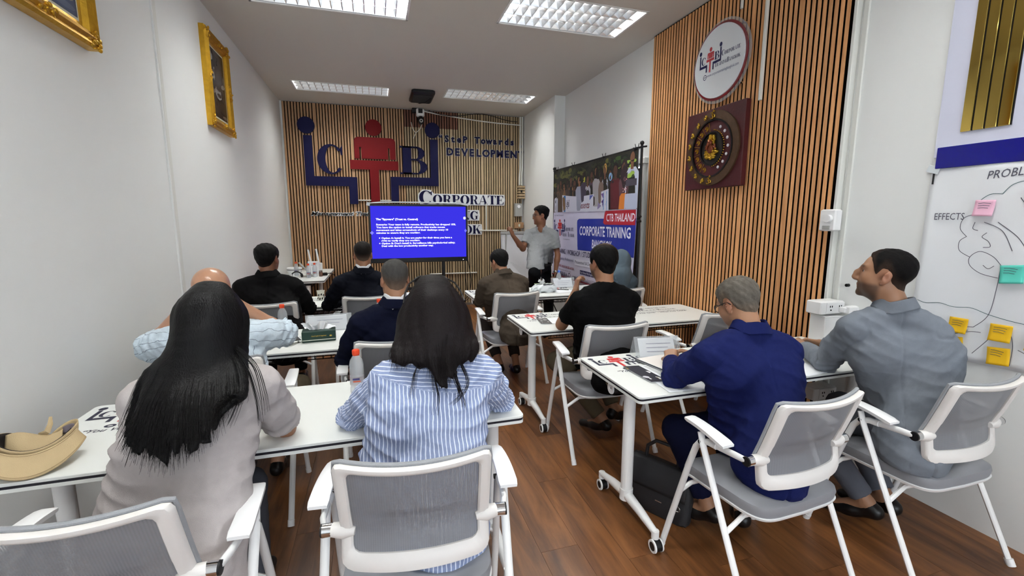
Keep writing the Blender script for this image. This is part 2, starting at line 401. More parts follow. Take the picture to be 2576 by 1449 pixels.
# the stick-figure emblem, 100 units wide: (kind, colour key, data)
def emblem_shapes():
    N, Q = 'n', 'r'; E = []
    E.append(('ell', N, (5.8, 88.2, 6.0, 6.0), 'dot')); E.append(('ell', N, (98.7, 89.5, 5.9, 6.0), 'dot'))
    E.append(('ell', Q, (53.6, 89, 6.1, 6.1), 'figure_head'))
    E.append(('poly', N, [[(3.4, 44.5), (9.4, 44.5), (9.4, 81), (3.4, 81)], [(9.4, 44.5), (34, 44.5), (34, 51.5), (9.4, 51.5)], [(34, 31), (40, 31), (40, 51.5), (34, 51.5)]], 'bent_bar'))
    E.append(('poly', N, [[(96.6, 46), (102.8, 46), (102.8, 82.5), (96.6, 82.5)], [(71, 46), (96.6, 46), (96.6, 52.5), (71, 52.5)], [(65, 32), (71, 32), (71, 52.5), (65, 52.5)]], 'bent_bar'))
    E.append(('poly', Q, [[(39, 79), (39.8, 80.8), (41.5, 81.7), (66.5, 81.7), (68.7, 80.8), (69.5, 79), (69.5, 74), (39, 74)], [(39, 65.6), (42.6, 65.6), (42.6, 74), (39, 74)], [(44, 65.6), (63.8, 65.6), (63.8, 74), (44, 74)], [(65.2, 65.6), (69.5, 65.6), (69.5, 74), (65.2, 74)]], 'figure_body'))
    E.append(('poly', Q, [[(35.3, 57.5), (71.3, 57.5), (71.3, 64.4), (35.3, 64.4)]], 'desk_bar'))
    E.append(('poly', Q, [[(49.6, 28), (56.4, 28), (56.4, 57.5), (49.6, 57.5)]], 'stem_bar'))
    return E
NAVY = rgb(16, 18, 74); REDC = rgb(150, 16, 22)
def emblem_print(pr, x, y, s, navy=NAVY, red=REDC, layer=2.0, sy=None):
    """the emblem printed flat with its lower left corner at x, y; s metres per 100 units"""
    sy = sy or s
    X = lambda a: x + a*s/100; Y = lambda b_: y + (b_ - 28)*sy/100
    for k, c, d, _n in emblem_shapes():
        col = navy if c == 'n' else red
        if k == 'ell': pr.ell(X(d[0]), Y(d[1]), d[2]*s/100, d[3]*sy/100, col, layer)
        else:
            for q in d: pr.poly([(X(a), Y(b_)) for a, b_ in q], col, layer)
    for ch, cx, cy, hh, kx in (('C', 12, 53.6, 21.4, 0.95), ('B', 72.6, 55, 21.4, 1.25)):
        for q in didone(ch)[0]: pr.poly([(X(cx + a*hh*kx), Y(cy + b_*hh)) for a, b_ in q], navy, layer)
# ================================================================== the room
XL, XR, YB, YF = -1.34, 2.808, 8.0, -3.5
PIER_Y, PIER_X = 6.5, 2.64
SLAT_X, SLAT_Y0, SLAT_Y1 = 2.772, 2.151, 4.208
def struct(o, label=None): o['kind'] = 'structure'; return o if not label else tag(o, label)
# floor: a slab with laminate planks laid lengthwise to the room
fl = struct(one('floor', 'slat_backing', lambda b: b.box(((XL+XR)/2, (YB+YF)/2, -0.06), (XR-XL+0.2, YB-YF+0.2, 0.1))), 'reddish brown wood laminate floor')
PW, PL_ = 0.185, 1.22
plank = MB(); plank.box((0, 0, -0.005), (PW - 0.0012, PL_ - 0.0012, 0.01)); plank = plank.build('plank', 'floor_oak', fl, smooth=False)
nx = int((XR - XL)/PW) + 2; first = True
for i in range(nx):
    offy = (i * 0.437) % 1.0 * PL_
    for j in range(-1, int((YB - YF)/PL_) + 2):
        y = YF + offy + j*PL_
        x = XL + PW/2 + i*PW - 0.02
        if x - PW/2 > XR or y - PL_/2 > YB or y + PL_/2 < -0.4: continue
        if first: o = plank; first = False
        else: o = plank.copy(); COL.objects.link(o)
        o.location = (x, y, 0)
def ceil_holes():
    xs = [XL - 0.1]; b = MB(); z0, z1 = CEIL, CEIL + 0.02
    holes = [(tx - sx/2, tx + sx/2, ty - sy/2, ty + sy/2) for tx, ty, sx, sy, _ in TROFFERS]
    X = sorted(set([XL - 0.05, XR + 0.05] + [h[0] for h in holes] + [h[1] for h in holes])); Y = sorted(set([YF - 0.05, YB + 0.05] + [h[2] for h in holes] + [h[3] for h in holes]))
    for i in range(len(X) - 1):
        for j in range(len(Y) - 1):
            cx, cy = (X[i]+X[i+1])/2, (Y[j]+Y[j+1])/2
            if any(h[0] < cx < h[1] and h[2] < cy < h[3] for h in holes): continue
            b.box((cx, cy, z0 + 0.01), (X[i+1]-X[i], Y[j+1]-Y[j], 0.02))
    return b
struct(ceil_holes().build('ceiling', 'ceiling_paint', smooth=False), 'plain off-white ceiling with recessed light fittings')
struct(one('wall_left', 'wall_paint', lambda b: (b.box((XL - 0.05, (3.70 + YF)/2, CEIL/2), (0.1, 3.70 - YF, CEIL)), b.box((XL - 0.04, (3.70 + YB)/2, CEIL/2), (0.1, YB - 3.70, CEIL))), smooth=False), 'white painted wall with gold framed pictures')
struct(one('trim_1', 'trim_paint', lambda b: (b.box((XL + 0.004, 3.735, CEIL/2), (0.016, 0.05, CEIL), bev=0.004)), smooth=False), 'narrow cover strip on the white wall')
struct(one('wall_back', 'wall_paint', lambda b: b.box(((XL+XR)/2, YB + 0.05, CEIL/2), (XR - XL + 0.3, 0.1, CEIL)), smooth=False), 'end wall clad in wooden slats')
# right-hand wall with a door opening next to the slat panel, then the pier
DX0, DX1, DZ = 4.30, 5.15, 2.13
def wr(b):
    b.box((XR + 0.05, (DX0 + YF)/2, CEIL/2), (0.1, DX0 - YF, CEIL)); b.box((XR + 0.05, (DX1 + PIER_Y)/2, CEIL/2), (0.1, PIER_Y - DX1, CEIL))
    b.box((XR + 0.05, (DX0 + DX1)/2, (DZ + CEIL)/2), (0.1, DX1 - DX0, CEIL - DZ)); b.box((XR + 0.3, (DX0+DX1)/2, DZ/2), (0.02, 1.2, DZ))
    b.box(((PIER_X + XR)/2 + 0.05, (PIER_Y + YB)/2, CEIL/2), (XR - PIER_X + 0.1, YB - PIER_Y, CEIL))
struct(one('wall_right', 'wall_paint', wr, smooth=False), 'white painted wall stepping forward at a pier')
def dr(b): b.box((XR + 0.03, (DX0+DX1)/2, DZ/2 - 0.01), (0.04, DX1 - DX0 - 0.1, DZ - 0.04), bev=0.003)
dd = struct(one('door_1', 'dark_wood_panel', dr, smooth=False), 'brownish grey door beside the banner')
def drf(b):
    for yy in (DX0 + 0.02, DX1 - 0.02): b.box((XR + 0.0, yy, DZ/2), (0.07, 0.06, DZ), bev=0.004)
    b.box((XR - 0.01, (DX0+DX1)/2, DZ + 0.03), (0.09, DX1 - DX0 + 0.08, 0.06), bev=0.004)
one('door_frame', 'trim_paint', drf, dd, smooth=False)
one('handle', 'chrome', lambda b: (b.cyl((XR + 0.01, DX0 + 0.12, 1.0), (XR - 0.04, DX0 + 0.12, 1.0), 0.009), b.box((XR - 0.045, DX0 + 0.17, 1.0), (0.012, 0.12, 0.02), bev=0.004)), dd)
# near end of the room, behind the camera: wall with a shop window
def wf(b):
    b.box(((XL+XR)/2, YF - 0.05, 0.15), (XR-XL+0.3, 0.1, 0.3)); b.box(((XL+XR)/2, YF - 0.05, (2.8+CEIL)/2), (XR-XL+0.3, 0.1, CEIL-2.8))
    for x0, x1 in ((XL-0.1, -1.0), (2.4, XR+0.1)): b.box(((x0+x1)/2, YF - 0.05, 1.55), (x1-x0, 0.1, 2.5))
struct(one('wall_front', 'wall_paint', wf, smooth=False), 'street side wall around the shop window')
wn = struct(one('window_1', 'window_glass', lambda b: b.box((0.7, YF - 0.05, 1.55), (3.4, 0.01, 2.5)), smooth=False), 'large shop window')
def wfr(b):
    for x in (-0.98, 0.13, 1.27, 2.38): b.box((x, YF - 0.03, 1.55), (0.05, 0.06, 2.5))
    for z in (0.32, 2.78): b.box((0.7, YF - 0.03, z), (3.4, 0.06, 0.05))
one('window_frame', 'grey_metal', wfr, wn, smooth=False)
# skirting along the near right wall is plain; thin baseboard at the back
struct(one('baseboard_back', 'dark_wood_panel', lambda b: b.box(((XL+PIER_X)/2, YB - 0.04, 0.02), (PIER_X - XL, 0.02, 0.04)), smooth=False))

# ------------------------------------------------------------------ slat cladding
def slat_run(parent_label, name, n, pos, wid, mats, z0, z1, axis, cat_label, widefn):
    pass
backing = struct(one('wall_panel_back', 'slat_backing', lambda b: b.box(((XL + 0.04 + 2.60)/2, YB - 0.006, (3.36)/2), (2.56 - XL, 0.012, 3.36)), smooth=False), 'dark backing board behind the slats of the end wall')
proto = {}
def slat_obj(parent, wid, h, matn, loc, dep=0.022, axis='x'):
    key = (round(wid, 4), round(h, 3), matn, axis)
    if key not in proto:
        b = MB(); d = (wid, dep, h) if axis == 'x' else (dep, wid, h); b.box((0, 0, 0), d, bev=0.0012)
        proto[key] = b.build('slat', matn, parent, smooth=False); o = proto[key]
    else:
        o = proto[key].copy(); COL.objects.link(o); o.parent = parent
    o.location = loc; return o
pitch = 0.0436; x = XL + 0.045; k = 0
HB = 3.352
while x < 2.59:
    wide = (k % 12 == 10)
    wd = 0.0285 if not wide else 0.048
    cx = x + wd/2; mt = 'slat_brown' if cx < 0.52 else 'slat_tan'
    if 0.52 < cx < 1.44:   # a reddish off-cut fills the top of this stretch
        slat_obj(backing, wd, HB - 3.08, 'slat_red', (cx, YB - 0.022, (HB + 3.08)/2)); slat_obj(backing, wd, 3.078, mt, (cx, YB - 0.022, 1.539))
    else: slat_obj(backing, wd, HB, mt, (cx, YB - 0.022, HB/2))
    x += pitch if not wide else pitch + 0.018; k += 1
backing2 = struct(one('wall_panel_right', 'slat_backing', lambda b: b.box((XR - 0.014, (SLAT_Y0+SLAT_Y1)/2, 3.36/2), (0.028, SLAT_Y1 - SLAT_Y0, 3.36)), smooth=False), 'dark backing board behind the orange slat cladding')
y = SLAT_Y1 - 0.004; k = 0; pitch = 0.0397
wides = {13, 22, 31, 41}
while y > SLAT_Y0 + 0.03:
    wd = 0.0240 if k not in wides else 0.0385
    slat_obj(backing2, wd, 3.352, 'slat_orange', (XR - 0.0305, y - wd/2, 3.352/2), dep=0.006, axis='y')
    y -= pitch if k not in wides else pitch + 0.014; k += 1
# corner bead and conduit at the near end of the slat panel
struct(one('trim_2', 'trim_paint', lambda b: (b.box((XR - 0.02, SLAT_Y0 - 0.012, CEIL/2), (0.045, 0.022, CEIL), bev=0.003), b.box((XR - 0.006, SLAT_Y0 - 0.055, CEIL/2), (0.014, 0.03, CEIL), bev=0.003)), smooth=False), 'white edging beside the orange slat cladding')

# ------------------------------------------------------------------ ceiling light fittings
def troffer(i, tx, ty, sx, sy, wt, label, ncell):
    r = empty('ceiling_light', (tx, ty, CEIL), 0, label, 'light', 'recessed ceiling light fittings')
    D = 0.1
    def hs(b):
        b.box((0, 0, D + 0.005), (sx, sy, 0.008))
        for s_ in (-1, 1): b.box((s_*(sx/2 - 0.004), 0, D/2), (0.006, sy, D)); b.box((0, s_*(sy/2 - 0.004), D/2), (sx, 0.006, D))
    one('housing', 'troffer_white', hs, r, smooth=False)
    def fr(b):
        for s_ in (-1, 1): b.box((s_*(sx/2), 0, -0.003), (0.022, sy + 0.022, 0.006), bev=0.002); b.box((0, s_*(sy/2), -0.003), (sx + 0.022, 0.022, 0.006), bev=0.002)
    one('frame', 'white_metal', fr, r, smooth=False)
    lit = wt > 10
    t = one('tube_lamp', 'tube_lamp_lit' if lit else 'tube_lamp_dim', lambda b: b.cyl((-sx/2 + 0.04, 0, 0), (sx/2 - 0.04, 0, 0), 0.012, 10), r)
    t.location = (0, -sy/3, 0.085)
    for q in (0, 1): t2 = t.copy(); COL.objects.link(t2); t2.parent = r; t2.location = (0, q*sy/3, 0.085)
    # parabolic louvre: cross blades of V section between long reflectors
    cw = (sx - 0.02)/ncell
    def blade(b):
        n = 6
        for c_ in (-1, 0, 1):
            y0, y1 = c_*sy/3 - sy/6 + 0.004, c_*sy/3 + sy/6 - 0.004
            b.add([(-0.003, y0, 0.0), (0.003, y0, 0.0), (0.003, y1, 0.0), (-0.003, y1, 0.0), (-0.022, y0, 0.055), (0.022, y0, 0.055), (0.022, y1, 0.055), (-0.022, y1, 0.055)],
                  [(0, 3, 2, 1), (0, 4, 7, 3), (1, 2, 6, 5), (4, 5, 6, 7)])
    bl = MB(); blade(bl); bl = bl.build('louvre_blade', 'louvre_metal', r, smooth=False)
    for q in range(1, ncell):
        o = bl if q == 1 else bl.copy()
        if q > 1: COL.objects.link(o); o.parent = r
        o.location = (-sx/2 + 0.01 + cw*q, 0, 0.002)
    def refl(b):
        b.add([(-sx/2 + 0.01, -0.003, 0), (sx/2 - 0.01, -0.003, 0), (sx/2 - 0.01, 0.003, 0), (-sx/2 + 0.01, 0.003, 0), (-sx/2 + 0.01, -0.024, 0.058), (sx/2 - 0.01, -0.024, 0.058), (sx/2 - 0.01, 0.024, 0.058), (-sx/2 + 0.01, 0.024, 0.058)],
              [(0, 3, 2, 1), (0, 1, 5, 4), (3, 7, 6, 2), (4, 5, 6, 7), (0, 4, 7, 3), (1, 2, 6, 5)])
    rf = MB(); refl(rf); rf = rf.build('reflector', 'louvre_metal', r, smooth=False)
    for q, yy in enumerate((-sy/2 + 0.02, -sy/6, sy/6, sy/2 - 0.02)):
        o = rf if q == 0 else rf.copy()
        if q: COL.objects.link(o); o.parent = r
        o.location = (0, yy, 0.001)
    return r
TL = ['bright louvred ceiling light over the aisle, the larger lit one', 'bright louvred ceiling light beside the ceiling speaker', 'dimmer louvred ceiling light over the emblem on the slat wall', 'dimmer louvred ceiling light cut off by the top of the photo',
      'louvred ceiling light behind the camera near the mirror panels', 'louvred ceiling light behind the camera near the picture wall', 'louvred ceiling light by the shop window, mirror side', 'louvred ceiling light by the shop window, picture side']
for i, (tx, ty, sx, sy, wt) in enumerate(TROFFERS[:5]): troffer(i, tx, ty, sx, sy, wt, TL[i], 14)
for i, (tx, ty, sx, sy, wt) in enumerate(TROFFERS[5:]): troffer(i, tx, ty, sx, sy, wt, TL[5+i], 14)
# ================================================================== things on the walls and ceiling
# ---- big emblem on the end wall
FB = Frame((-1.09, YB - 0.034, 0), (1, 0, 0), (0, 0, 1))     # normal points to -y
U = 0.0212; Z0 = 1.797 - 31*U
em = empty('wall_emblem', (0, YB - 0.034, 2.4), 0, 'large navy and red emblem with stick figures and letters C and B on the slats', 'sign')
def wallpart(name, shapes, key, depth=0.03, parent=em, layer=0):
    pr = Print(FB); c = NAVY if key == 'n' else REDC
    for q in shapes: pr.poly([(a*U, Z0 + b_*U) for a, b_ in q], c, layer, depth)
    o = pr.mb.build(name, 'navy_acrylic' if key == 'n' else 'red_acrylic', None, smooth=False); o.parent = parent; o.matrix_parent_inverse = Matrix.Translation(-Vector(parent.location)); return o
for k, c, d, nm in emblem_shapes():
    if k == 'ell': wallpart(nm, [[(d[0] + d[2]*math.cos(t), d[1] + d[3]*math.sin(t)) for t in [2*PI*i/36 for i in range(36)]]], c)
    else: wallpart(nm, d, c)
for ch, cx, cy, hh, kx in (('C', 12, 53.6, 21.4, 0.95), ('B', 72.6, 55, 21.4, 1.25)):
    wallpart('letter_' + ch.lower(), [[(cx + a*hh*kx, cy + b_*hh) for a, b_ in q] for q in didone(ch)[0]], 'n')
# ---- slogan of separate dark letters
sl = empty('slogan_lettering', (1.9, YB - 0.034, 2.8), 0, 'small navy letters reading StePTowards DEVELOPMENT on the slat wall', 'lettering')
FS = Frame((0, YB - 0.034, 0), (1, 0, 0), (0, 0, 1))
def spread(txt, x0, x1, z, h, slope=0.0):
    n = len(txt)
    for i, ch in enumerate(txt):
        if ch == ' ': continue
        x = x0 + (x1 - x0)*i/(n-1)
        for (lay, bold, col, mt, off) in ((0, 0.075, None, 'board_white', 0.0), (0, 0.038, None, 'navy_acrylic', 0.008)):
            pr = Print(FS); pr.text(ch, x, z + slope*i, h, NAVY, off/0.0004, bold=bold, align='CENTER', depth=0.008, wid=None)
            nm = {"\u201c": 'quote_mark', "\u201d": 'quote_mark'}.get(ch, 'letter_' + ch.lower())
            if mt == 'board_white': nm = 'letter_backing'; pr = Print(FS); pr.text(ch, x, z + slope*i, h, NAVY, off/0.0004, bold=bold, align='CENTER', depth=0.004)
            o = pr.mb.build(nm, mt if mt == 'navy_acrylic' else 'grey_metal', None, smooth=False); o.parent = sl; o.matrix_parent_inverse = Matrix.Translation(-Vector(sl.location))
spread('\u201cSteP Towards', 1.14, 2.42, 2.865, 0.105, 0.0)
spread('DEVELOPMENT', 1.30, 2.575, 2.645, 0.118, 0.0)
spread('\u201d ', 2.585, 2.60, 2.775, 0.09)
# ---- company name in serif capitals on white backing boards
cn = empty('name_sign', (1.4, YB - 0.034, 1.65), 0, 'navy serif lettering on white boards partly hidden by the television', 'sign')
def pin(o, par): o.parent = par; o.matrix_parent_inverse = Matrix.Translation(-Vector(par.location)); return o
def nameline(txt, x1, z, h, first, sx=1.0):
    L, xe = didone_line(txt, 0, 0, h, first, 0.05, sx)
    dx = x1 - xe
    pr = Print(FS)
    xa, xb = L[0][2] + dx, L[-1][3] + dx; m_ = 0.018; xc = L[0][3] + dx
    pr.poly([(xa - m_, z + first*0.3), (xa + 0.02, z - m_), (xb + m_, z - m_), (xb + m_ + 0.012, z + h/2), (xb + m_, z + h + m_), (xc + 0.03, z + h + m_), (xc - 0.02, z + first*0.98 + m_), (xa + 0.06, z + first + m_), (xa - m_*0.6, z + first*0.75)], (1, 1, 1, 1), 0, 0.014)
    pin(pr.mb.build('backing_board', 'board_white', None, smooth=False), cn)
    for ch, P, a, b_ in L:
        pr = Print(FS)
        for q in P: pr.poly([(u + dx, v + z) for u, v in q], NAVY, 0.0145/0.0004, 0.006)
        pin(pr.mb.build('letter_' + ch.lower(), 'navy_acrylic', None, smooth=False), cn)
nameline('CORPORATE', 2.262, 1.815, 0.155, 0.222, 1.10)
nameline('TRAINING', 1.79, 1.545, 0.150, 0.19, 1.0)
nameline('BANGKOK', 1.835, 1.295, 0.150, 0.19, 1.05)
# ---- script lettering, left of the television
sc = empty('script_sign', (-0.6, YB - 0.034, 1.64), 0, 'small slanted script lettering with pale outline beside the television', 'lettering')
pr = Print(FS); pr.text('Management Training', -0.985, 1.61, 0.062, (1, 1, 1, 1), 0, bold=0.09, shear=0.3, depth=0.006, wid=1.12); pin(pr.mb.build('letter_backing', 'board_white', None, smooth=False), sc)
pr = Print(FS); pr.text('Management Training', -0.98, 1.612, 0.058, (1, 1, 1, 1), 0.0062/0.0004, bold=0.012, shear=0.3, depth=0.005, wid=1.11); pin(pr.mb.build('script_lettering', 'leather_black', None, smooth=False), sc)

# ---- gold framed pictures on the left wall
def picture(y0, y1, z0, z1, label, palette, fw=0.10, fname='framed_picture'):
    yc, zc = (y0+y1)/2, (z0+z1)/2; W_, H_ = y1-y0, z1-z0
    r = empty(fname, (XL, yc, zc), 0, label, 'picture', 'gold framed pictures on the white wall')
    def fr(b):
        prof = [(0, 0.0), (0.0, 0.045), (0.012, 0.06), (0.03, 0.052), (0.045, 0.065), (0.07, 0.05), (0.085, 0.03), (fw, 0.026), (fw, 0.0)]
        secs = []
        for (sy_, sz_) in ((-1, -1), (1, -1), (1, 1), (-1, 1)):
            secs.append([(d + 0.002, sy_*(W_/2 - i_), sz_*(H_/2 - i_)) for i_, d in prof])
        secs.append(secs[0]); n = len(prof)
        vs = [p for s_ in secs for p in s_]
        b.add(vs, [(i*n + j, i*n + j + 1, (i+1)*n + j + 1, (i+1)*n + j) for i in range(4) for j in range(n-1)])
    one('frame', 'gold_leaf', fr, r, smooth=False)
    # carved scrolls at the corners and the middle of each side
    rr = random.Random(3)
    def orn(cy, cz, n, spread_):
        def g(b):
            for _ in range(n):
                a = rr.uniform(0, 2*PI); q = rr.uniform(0, 1)
                b.sphere((0.055 + rr.uniform(-.008, .012), cy + spread_[0]*q*math.cos(a), cz + spread_[1]*q*math.sin(a)), (0.008, rr.uniform(.006, .016), rr.uniform(.006, .016)), 8, 5, (rr.uniform(0, 3), 0, 0))
        one('carved_scroll', 'gold_leaf', g, r)
    for sy_ in (-1, 1):
        for sz_ in (-1, 1): orn(sy_*(W_/2 - 0.045), sz_*(H_/2 - 0.045), 26, (0.055, 0.055))
        orn(sy_*(W_/2 - 0.045), 0, 16, (0.03, 0.09)); orn(0, sy_*(H_/2 - 0.045), 16, (0.09, 0.03))
    one('mount', 'cream_card', lambda b: b.box((0.022, 0, 0), (0.01, W_ - 2*fw + 0.004, H_ - 2*fw + 0.004)), r, smooth=False)
    F = Frame((0.0285, -(W_/2 - fw - 0.012), -(H_/2 - fw - 0.012)), (0, 1, 0), (0, 0, 1)); pw, ph = W_ - 2*fw - 0.024, H_ - 2*fw - 0.024
    pr = Print(F); pr.rect(0, 0, pw, ph, palette[0], 0)
    rr2 = random.Random(5)
    for q in range(46):
        c = palette[1 + int(rr2.random()*(len(palette)-1))]; a = rr2.uniform(.02, .16)*pw*1.4; b_ = rr2.uniform(.02, .12)*ph
        u, v = rr2.uniform(a, max(pw-a, a + .001)), rr2.uniform(b_, ph-b_)
        pr.ell(min(u, pw-a), v, a, b_, c, 1 + q*0.12, 9, rot=0)
    pr.build('painting', 'print_gloss', r)
    return r
picture(4.575, 5.215, 2.34, 3.15, 'gold framed dark painting on the white wall, the whole one', [rgb(40, 34, 34), rgb(70, 58, 50), rgb(30, 26, 24), rgb(110, 96, 84), rgb(56, 44, 36), rgb(150, 146, 142)])
picture(2.12, 2.915, 2.37, 3.20, 'gold framed painting cut off at the corner of the photo', [rgb(60, 74, 104), rgb(54, 66, 60), rgb(80, 92, 120), rgb(66, 80, 66), rgb(110, 116, 120)])

# ---- round sign on the slats
DX = SLAT_X - 0.05
ds = empty('round_sign', (DX, 3.20, 2.80), 0, 'round white acrylic disc sign with dark red rim on the orange slats', 'sign')
FD = Frame((-0.012, 0, 0), (0, -1, 0), (0, 0, 1))
def disc(rad, x0, x1):
    return lambda b: b.loft([[(x0, rad*math.cos(t), rad*math.sin(t)) for t in [2*PI*k/56 for k in range(56)]], [(x1, rad*math.cos(t), rad*math.sin(t)) for t in [2*PI*k/56 for k in range(56)]]])
one('clear_plate', 'acrylic', disc(0.318, 0.012, 0.018), ds, smooth=False)
one('rim', 'plaque_rim' if 'plaque_rim' in M else mat('plaque_rim', rgb(122, 18, 26), 0.2, coat=1.0), disc(0.296, 0.002, 0.009), ds, smooth=False)
one('face', mat('gloss_white', rgb(222, 226, 230), 0.06, coat=1.0, spec=0.8), disc(0.276, -0.008, 0.002), ds, smooth=False)
for a in (45, 135, 225, 315): one('standoff', 'chrome', lambda b: b.cyl((0.02, 0.305*math.cos(R(a)), 0.305*math.sin(R(a))), (0.05, 0.305*math.cos(R(a)), 0.305*math.sin(R(a))), 0.008, 8), ds)
FD = Frame((-0.0086, 0, 0), (0, -1, 0), (0, 0, 1))
pr = Print(FD); emblem_print(pr, -0.225, -0.055, 0.25, NAVY, rgb(176, 50, 58), 1, sy=0.29)
for txt, x, y, h, f1, s_ in (('CORPORATE', 0.035, 0.03, 0.028, 0.042, 0.78), ('TRAINING', -0.035, -0.035, 0.026, 0.036, 0.72), ('BANGKOK', 0.10, -0.035, 0.026, 0.036, 0.72)):
    for ch, P, a, b_ in didone_line(txt, x, y, h, f1, 0.05, s_)[0]:
        for q in P: pr.poly(q, NAVY, 1)
pr.text('www.corporatetrainingbangkok.com', -0.12, -0.09, 0.022, rgb(120, 122, 150), 1, wid=0.345, bold=0.01)
for t in range(16):
    a, b_ = 2*PI*t/16, 2*PI*(t+1)/16
    pr.poly([(-0.145 + 0.02*math.cos(a), -0.085 + 0.022*math.sin(a)), (-0.145 + 0.02*math.cos(b_), -0.085 + 0.022*math.sin(b_)), (-0.145 + 0.015*math.cos(b_), -0.085 + 0.017*math.sin(b_)), (-0.145 + 0.015*math.cos(a), -0.085 + 0.017*math.sin(a))], NAVY, 1)
pr.rect(-0.158, -0.087, -0.132, -0.083, NAVY, 1)
pr.build('printed_lettering', 'print_gloss', ds)

# ---- square relief plaque below it
pq = empty('relief_plaque', (SLAT_X, 3.205, 2.12), 0, 'square dark red plaque with a bronze and gold relief wheel on the orange slats', 'plaque')
one('panel', 'plaque_red', lambda b: b.box((-0.028, 0, 0), (0.05, 0.655, 0.645), bev=0.004), pq, smooth=False)
def annul(r0, r1, x0, x1, a0=0, a1=2*PI, n=64):
    def g(b):
        secs = []
        full = abs(a1 - a0 - 2*PI) < 1e-6
        for k in range(n + 1):
            t = a0 + (a1-a0)*k/n; c, s_ = math.cos(t), math.sin(t)
            secs.append([(x0, r0*c, r0*s_), (x1, r0*c, r0*s_), (x1, r1*c, r1*s_), (x0, r1*c, r1*s_)])
        b.loft(secs, None, not full)
    return g
one('outer_ring', 'plaque_bronze', annul(0.235, 0.30, -0.053, -0.068), pq)
one('ring_edge', 'leather_black', annul(0.222, 0.236, -0.053, -0.072), pq)
one('inner_band', 'plaque_red', annul(0.135, 0.222, -0.053, -0.058), pq)
one('inner_ring', 'leather_black', annul(0.125, 0.137, -0.053, -0.072), pq)
one('medallion', 'dark_lining', lambda b: b.loft([[(x_, 0.126*math.cos(t), 0.126*math.sin(t)) for t in [2*PI*k/32 for k in range(32)]] for x_ in (-0.053, -0.057)]), pq)
for k in range(22):
    t = R(-80 + 160*k/21) + PI
    one('gold_bead', 'plaque_gold', lambda b: b.sphere((-0.07, 0.148*math.cos(t), 0.148*math.sin(t)), 0.005, 8, 5), pq) if k == 0 else None
beads = [ch for ch in pq.children if ch.name.startswith('gold_bead')][0]; origin_to(beads, (-0.07, 0.148*math.cos(R(100)), 0.148*math.sin(R(100))))
for k in range(22):
    t = R(100 + 160*k/21)
    o = beads if k == 0 else beads.copy()
    if k: COL.objects.link(o); o.parent = pq
    o.location = (-0.07, 0.148*math.cos(t), 0.148*math.sin(t))
for k in range(7):
    t = R(118 + 124*k/6)
    one('pearl', 'pearl', lambda b: b.sphere((-0.062, 0.18*math.cos(t), 0.18*math.sin(t)), (0.008, 0.013, 0.013), 10, 6), pq)
rr = random.Random(9)
for k in range(8):
    t = R(-72 + 144*k/7)
    def g(b):
        for _ in range(7): b.sphere((-0.074, 0.268*math.cos(t) + rr.uniform(-.013, .013), 0.268*math.sin(t) + rr.uniform(-.016, .016)), (0.008, 0.009, 0.009), 7, 5)
    one('gold_figure', 'plaque_gold', g, pq)
for k in range(7):
    t = R(-66 + 132*k/6)
    def g(b):
        c, s_ = 0.182*math.cos(t), 0.182*math.sin(t)
        for q in range(3): b.tube([(-0.062, c + (0.006+0.007*q)*math.cos(a), s_ + (0.006+0.007*q)*math.sin(a)) for a in [2*PI*j/12 for j in range(11)]], 0.0022, 5)
    one('gold_glyph', 'plaque_gold', g, pq)
    t2 = t + R(11)
    one('gold_spoke', 'plaque_gold', lambda b: b.tube([(-0.062, 0.14*math.cos(t2), 0.14*math.sin(t2)), (-0.062, 0.22*math.cos(t2), 0.22*math.sin(t2))], 0.002, 5), pq)
for s_ in (-1, 1):
    def g(b):
        z = s_*0.262
        F_ = lambda pts: b.tube([(-0.074, -u, z + v) for u, v in pts], 0.004, 6)
        F_([(-0.02, 0.022), (-0.005, 0.026), (0.002, 0.014), (-0.008, 0.002), (0.004, -0.008), (-0.002, -0.022), (-0.018, -0.024), (-0.026, -0.014)])
        F_([(-0.002, 0.0), (0.012, 0.006), (0.024, 0.0), (0.022, -0.014), (0.01, -0.016)]); F_([(0.0, 0.036), (0.01, 0.03), (0.02, 0.036)]); b.sphere((-0.075, -0.01, z + 0.042), 0.004, 8, 5)
    one('gold_glyph', 'plaque_gold', g, pq)
def deity(b):
    rr = random.Random(2)
    for _ in range(60):
        t = rr.uniform(0, 2*PI); q = rr.uniform(0.2, 1)
        y_, z_ = 0.07*q*math.cos(t), -0.04 + 0.045*q*math.sin(t)
        b.sphere((-0.066, y_, z_), (rr.uniform(.008, .02), rr.uniform(.008, .018), rr.uniform(.008, .016)), 8, 5)
    for _ in range(26):
        b.sphere((-0.07, rr.uniform(-.035, .035), rr.uniform(.045, .105)), (0.012, rr.uniform(.006, .012), rr.uniform(.01, .02)), 8, 5)
one('seated_figure', 'plaque_gold', deity, pq)
one('seated_figure_body', 'plaque_copper', lambda b: (b.sphere((-0.075, 0, 0.0), (0.025, 0.035, 0.04), 14, 9), b.sphere((-0.085, 0.0, 0.045), (0.022, 0.026, 0.026), 12, 8), b.tube([(-0.10, 0.002, 0.04), (-0.108, 0.006, 0.015), (-0.10, 0.016, -0.01), (-0.095, 0.0, -0.02)], [0.01, 0.008, 0.006, 0.005], 8), b.tube([(-0.07, 0.03, 0.02), (-0.08, 0.055, 0.0), (-0.08, 0.05, 0.03)], 0.008, 8), b.tube([(-0.07, -0.03, 0.02), (-0.08, -0.055, 0.0), (-0.08, -0.05, 0.03)], 0.008, 8)), pq)

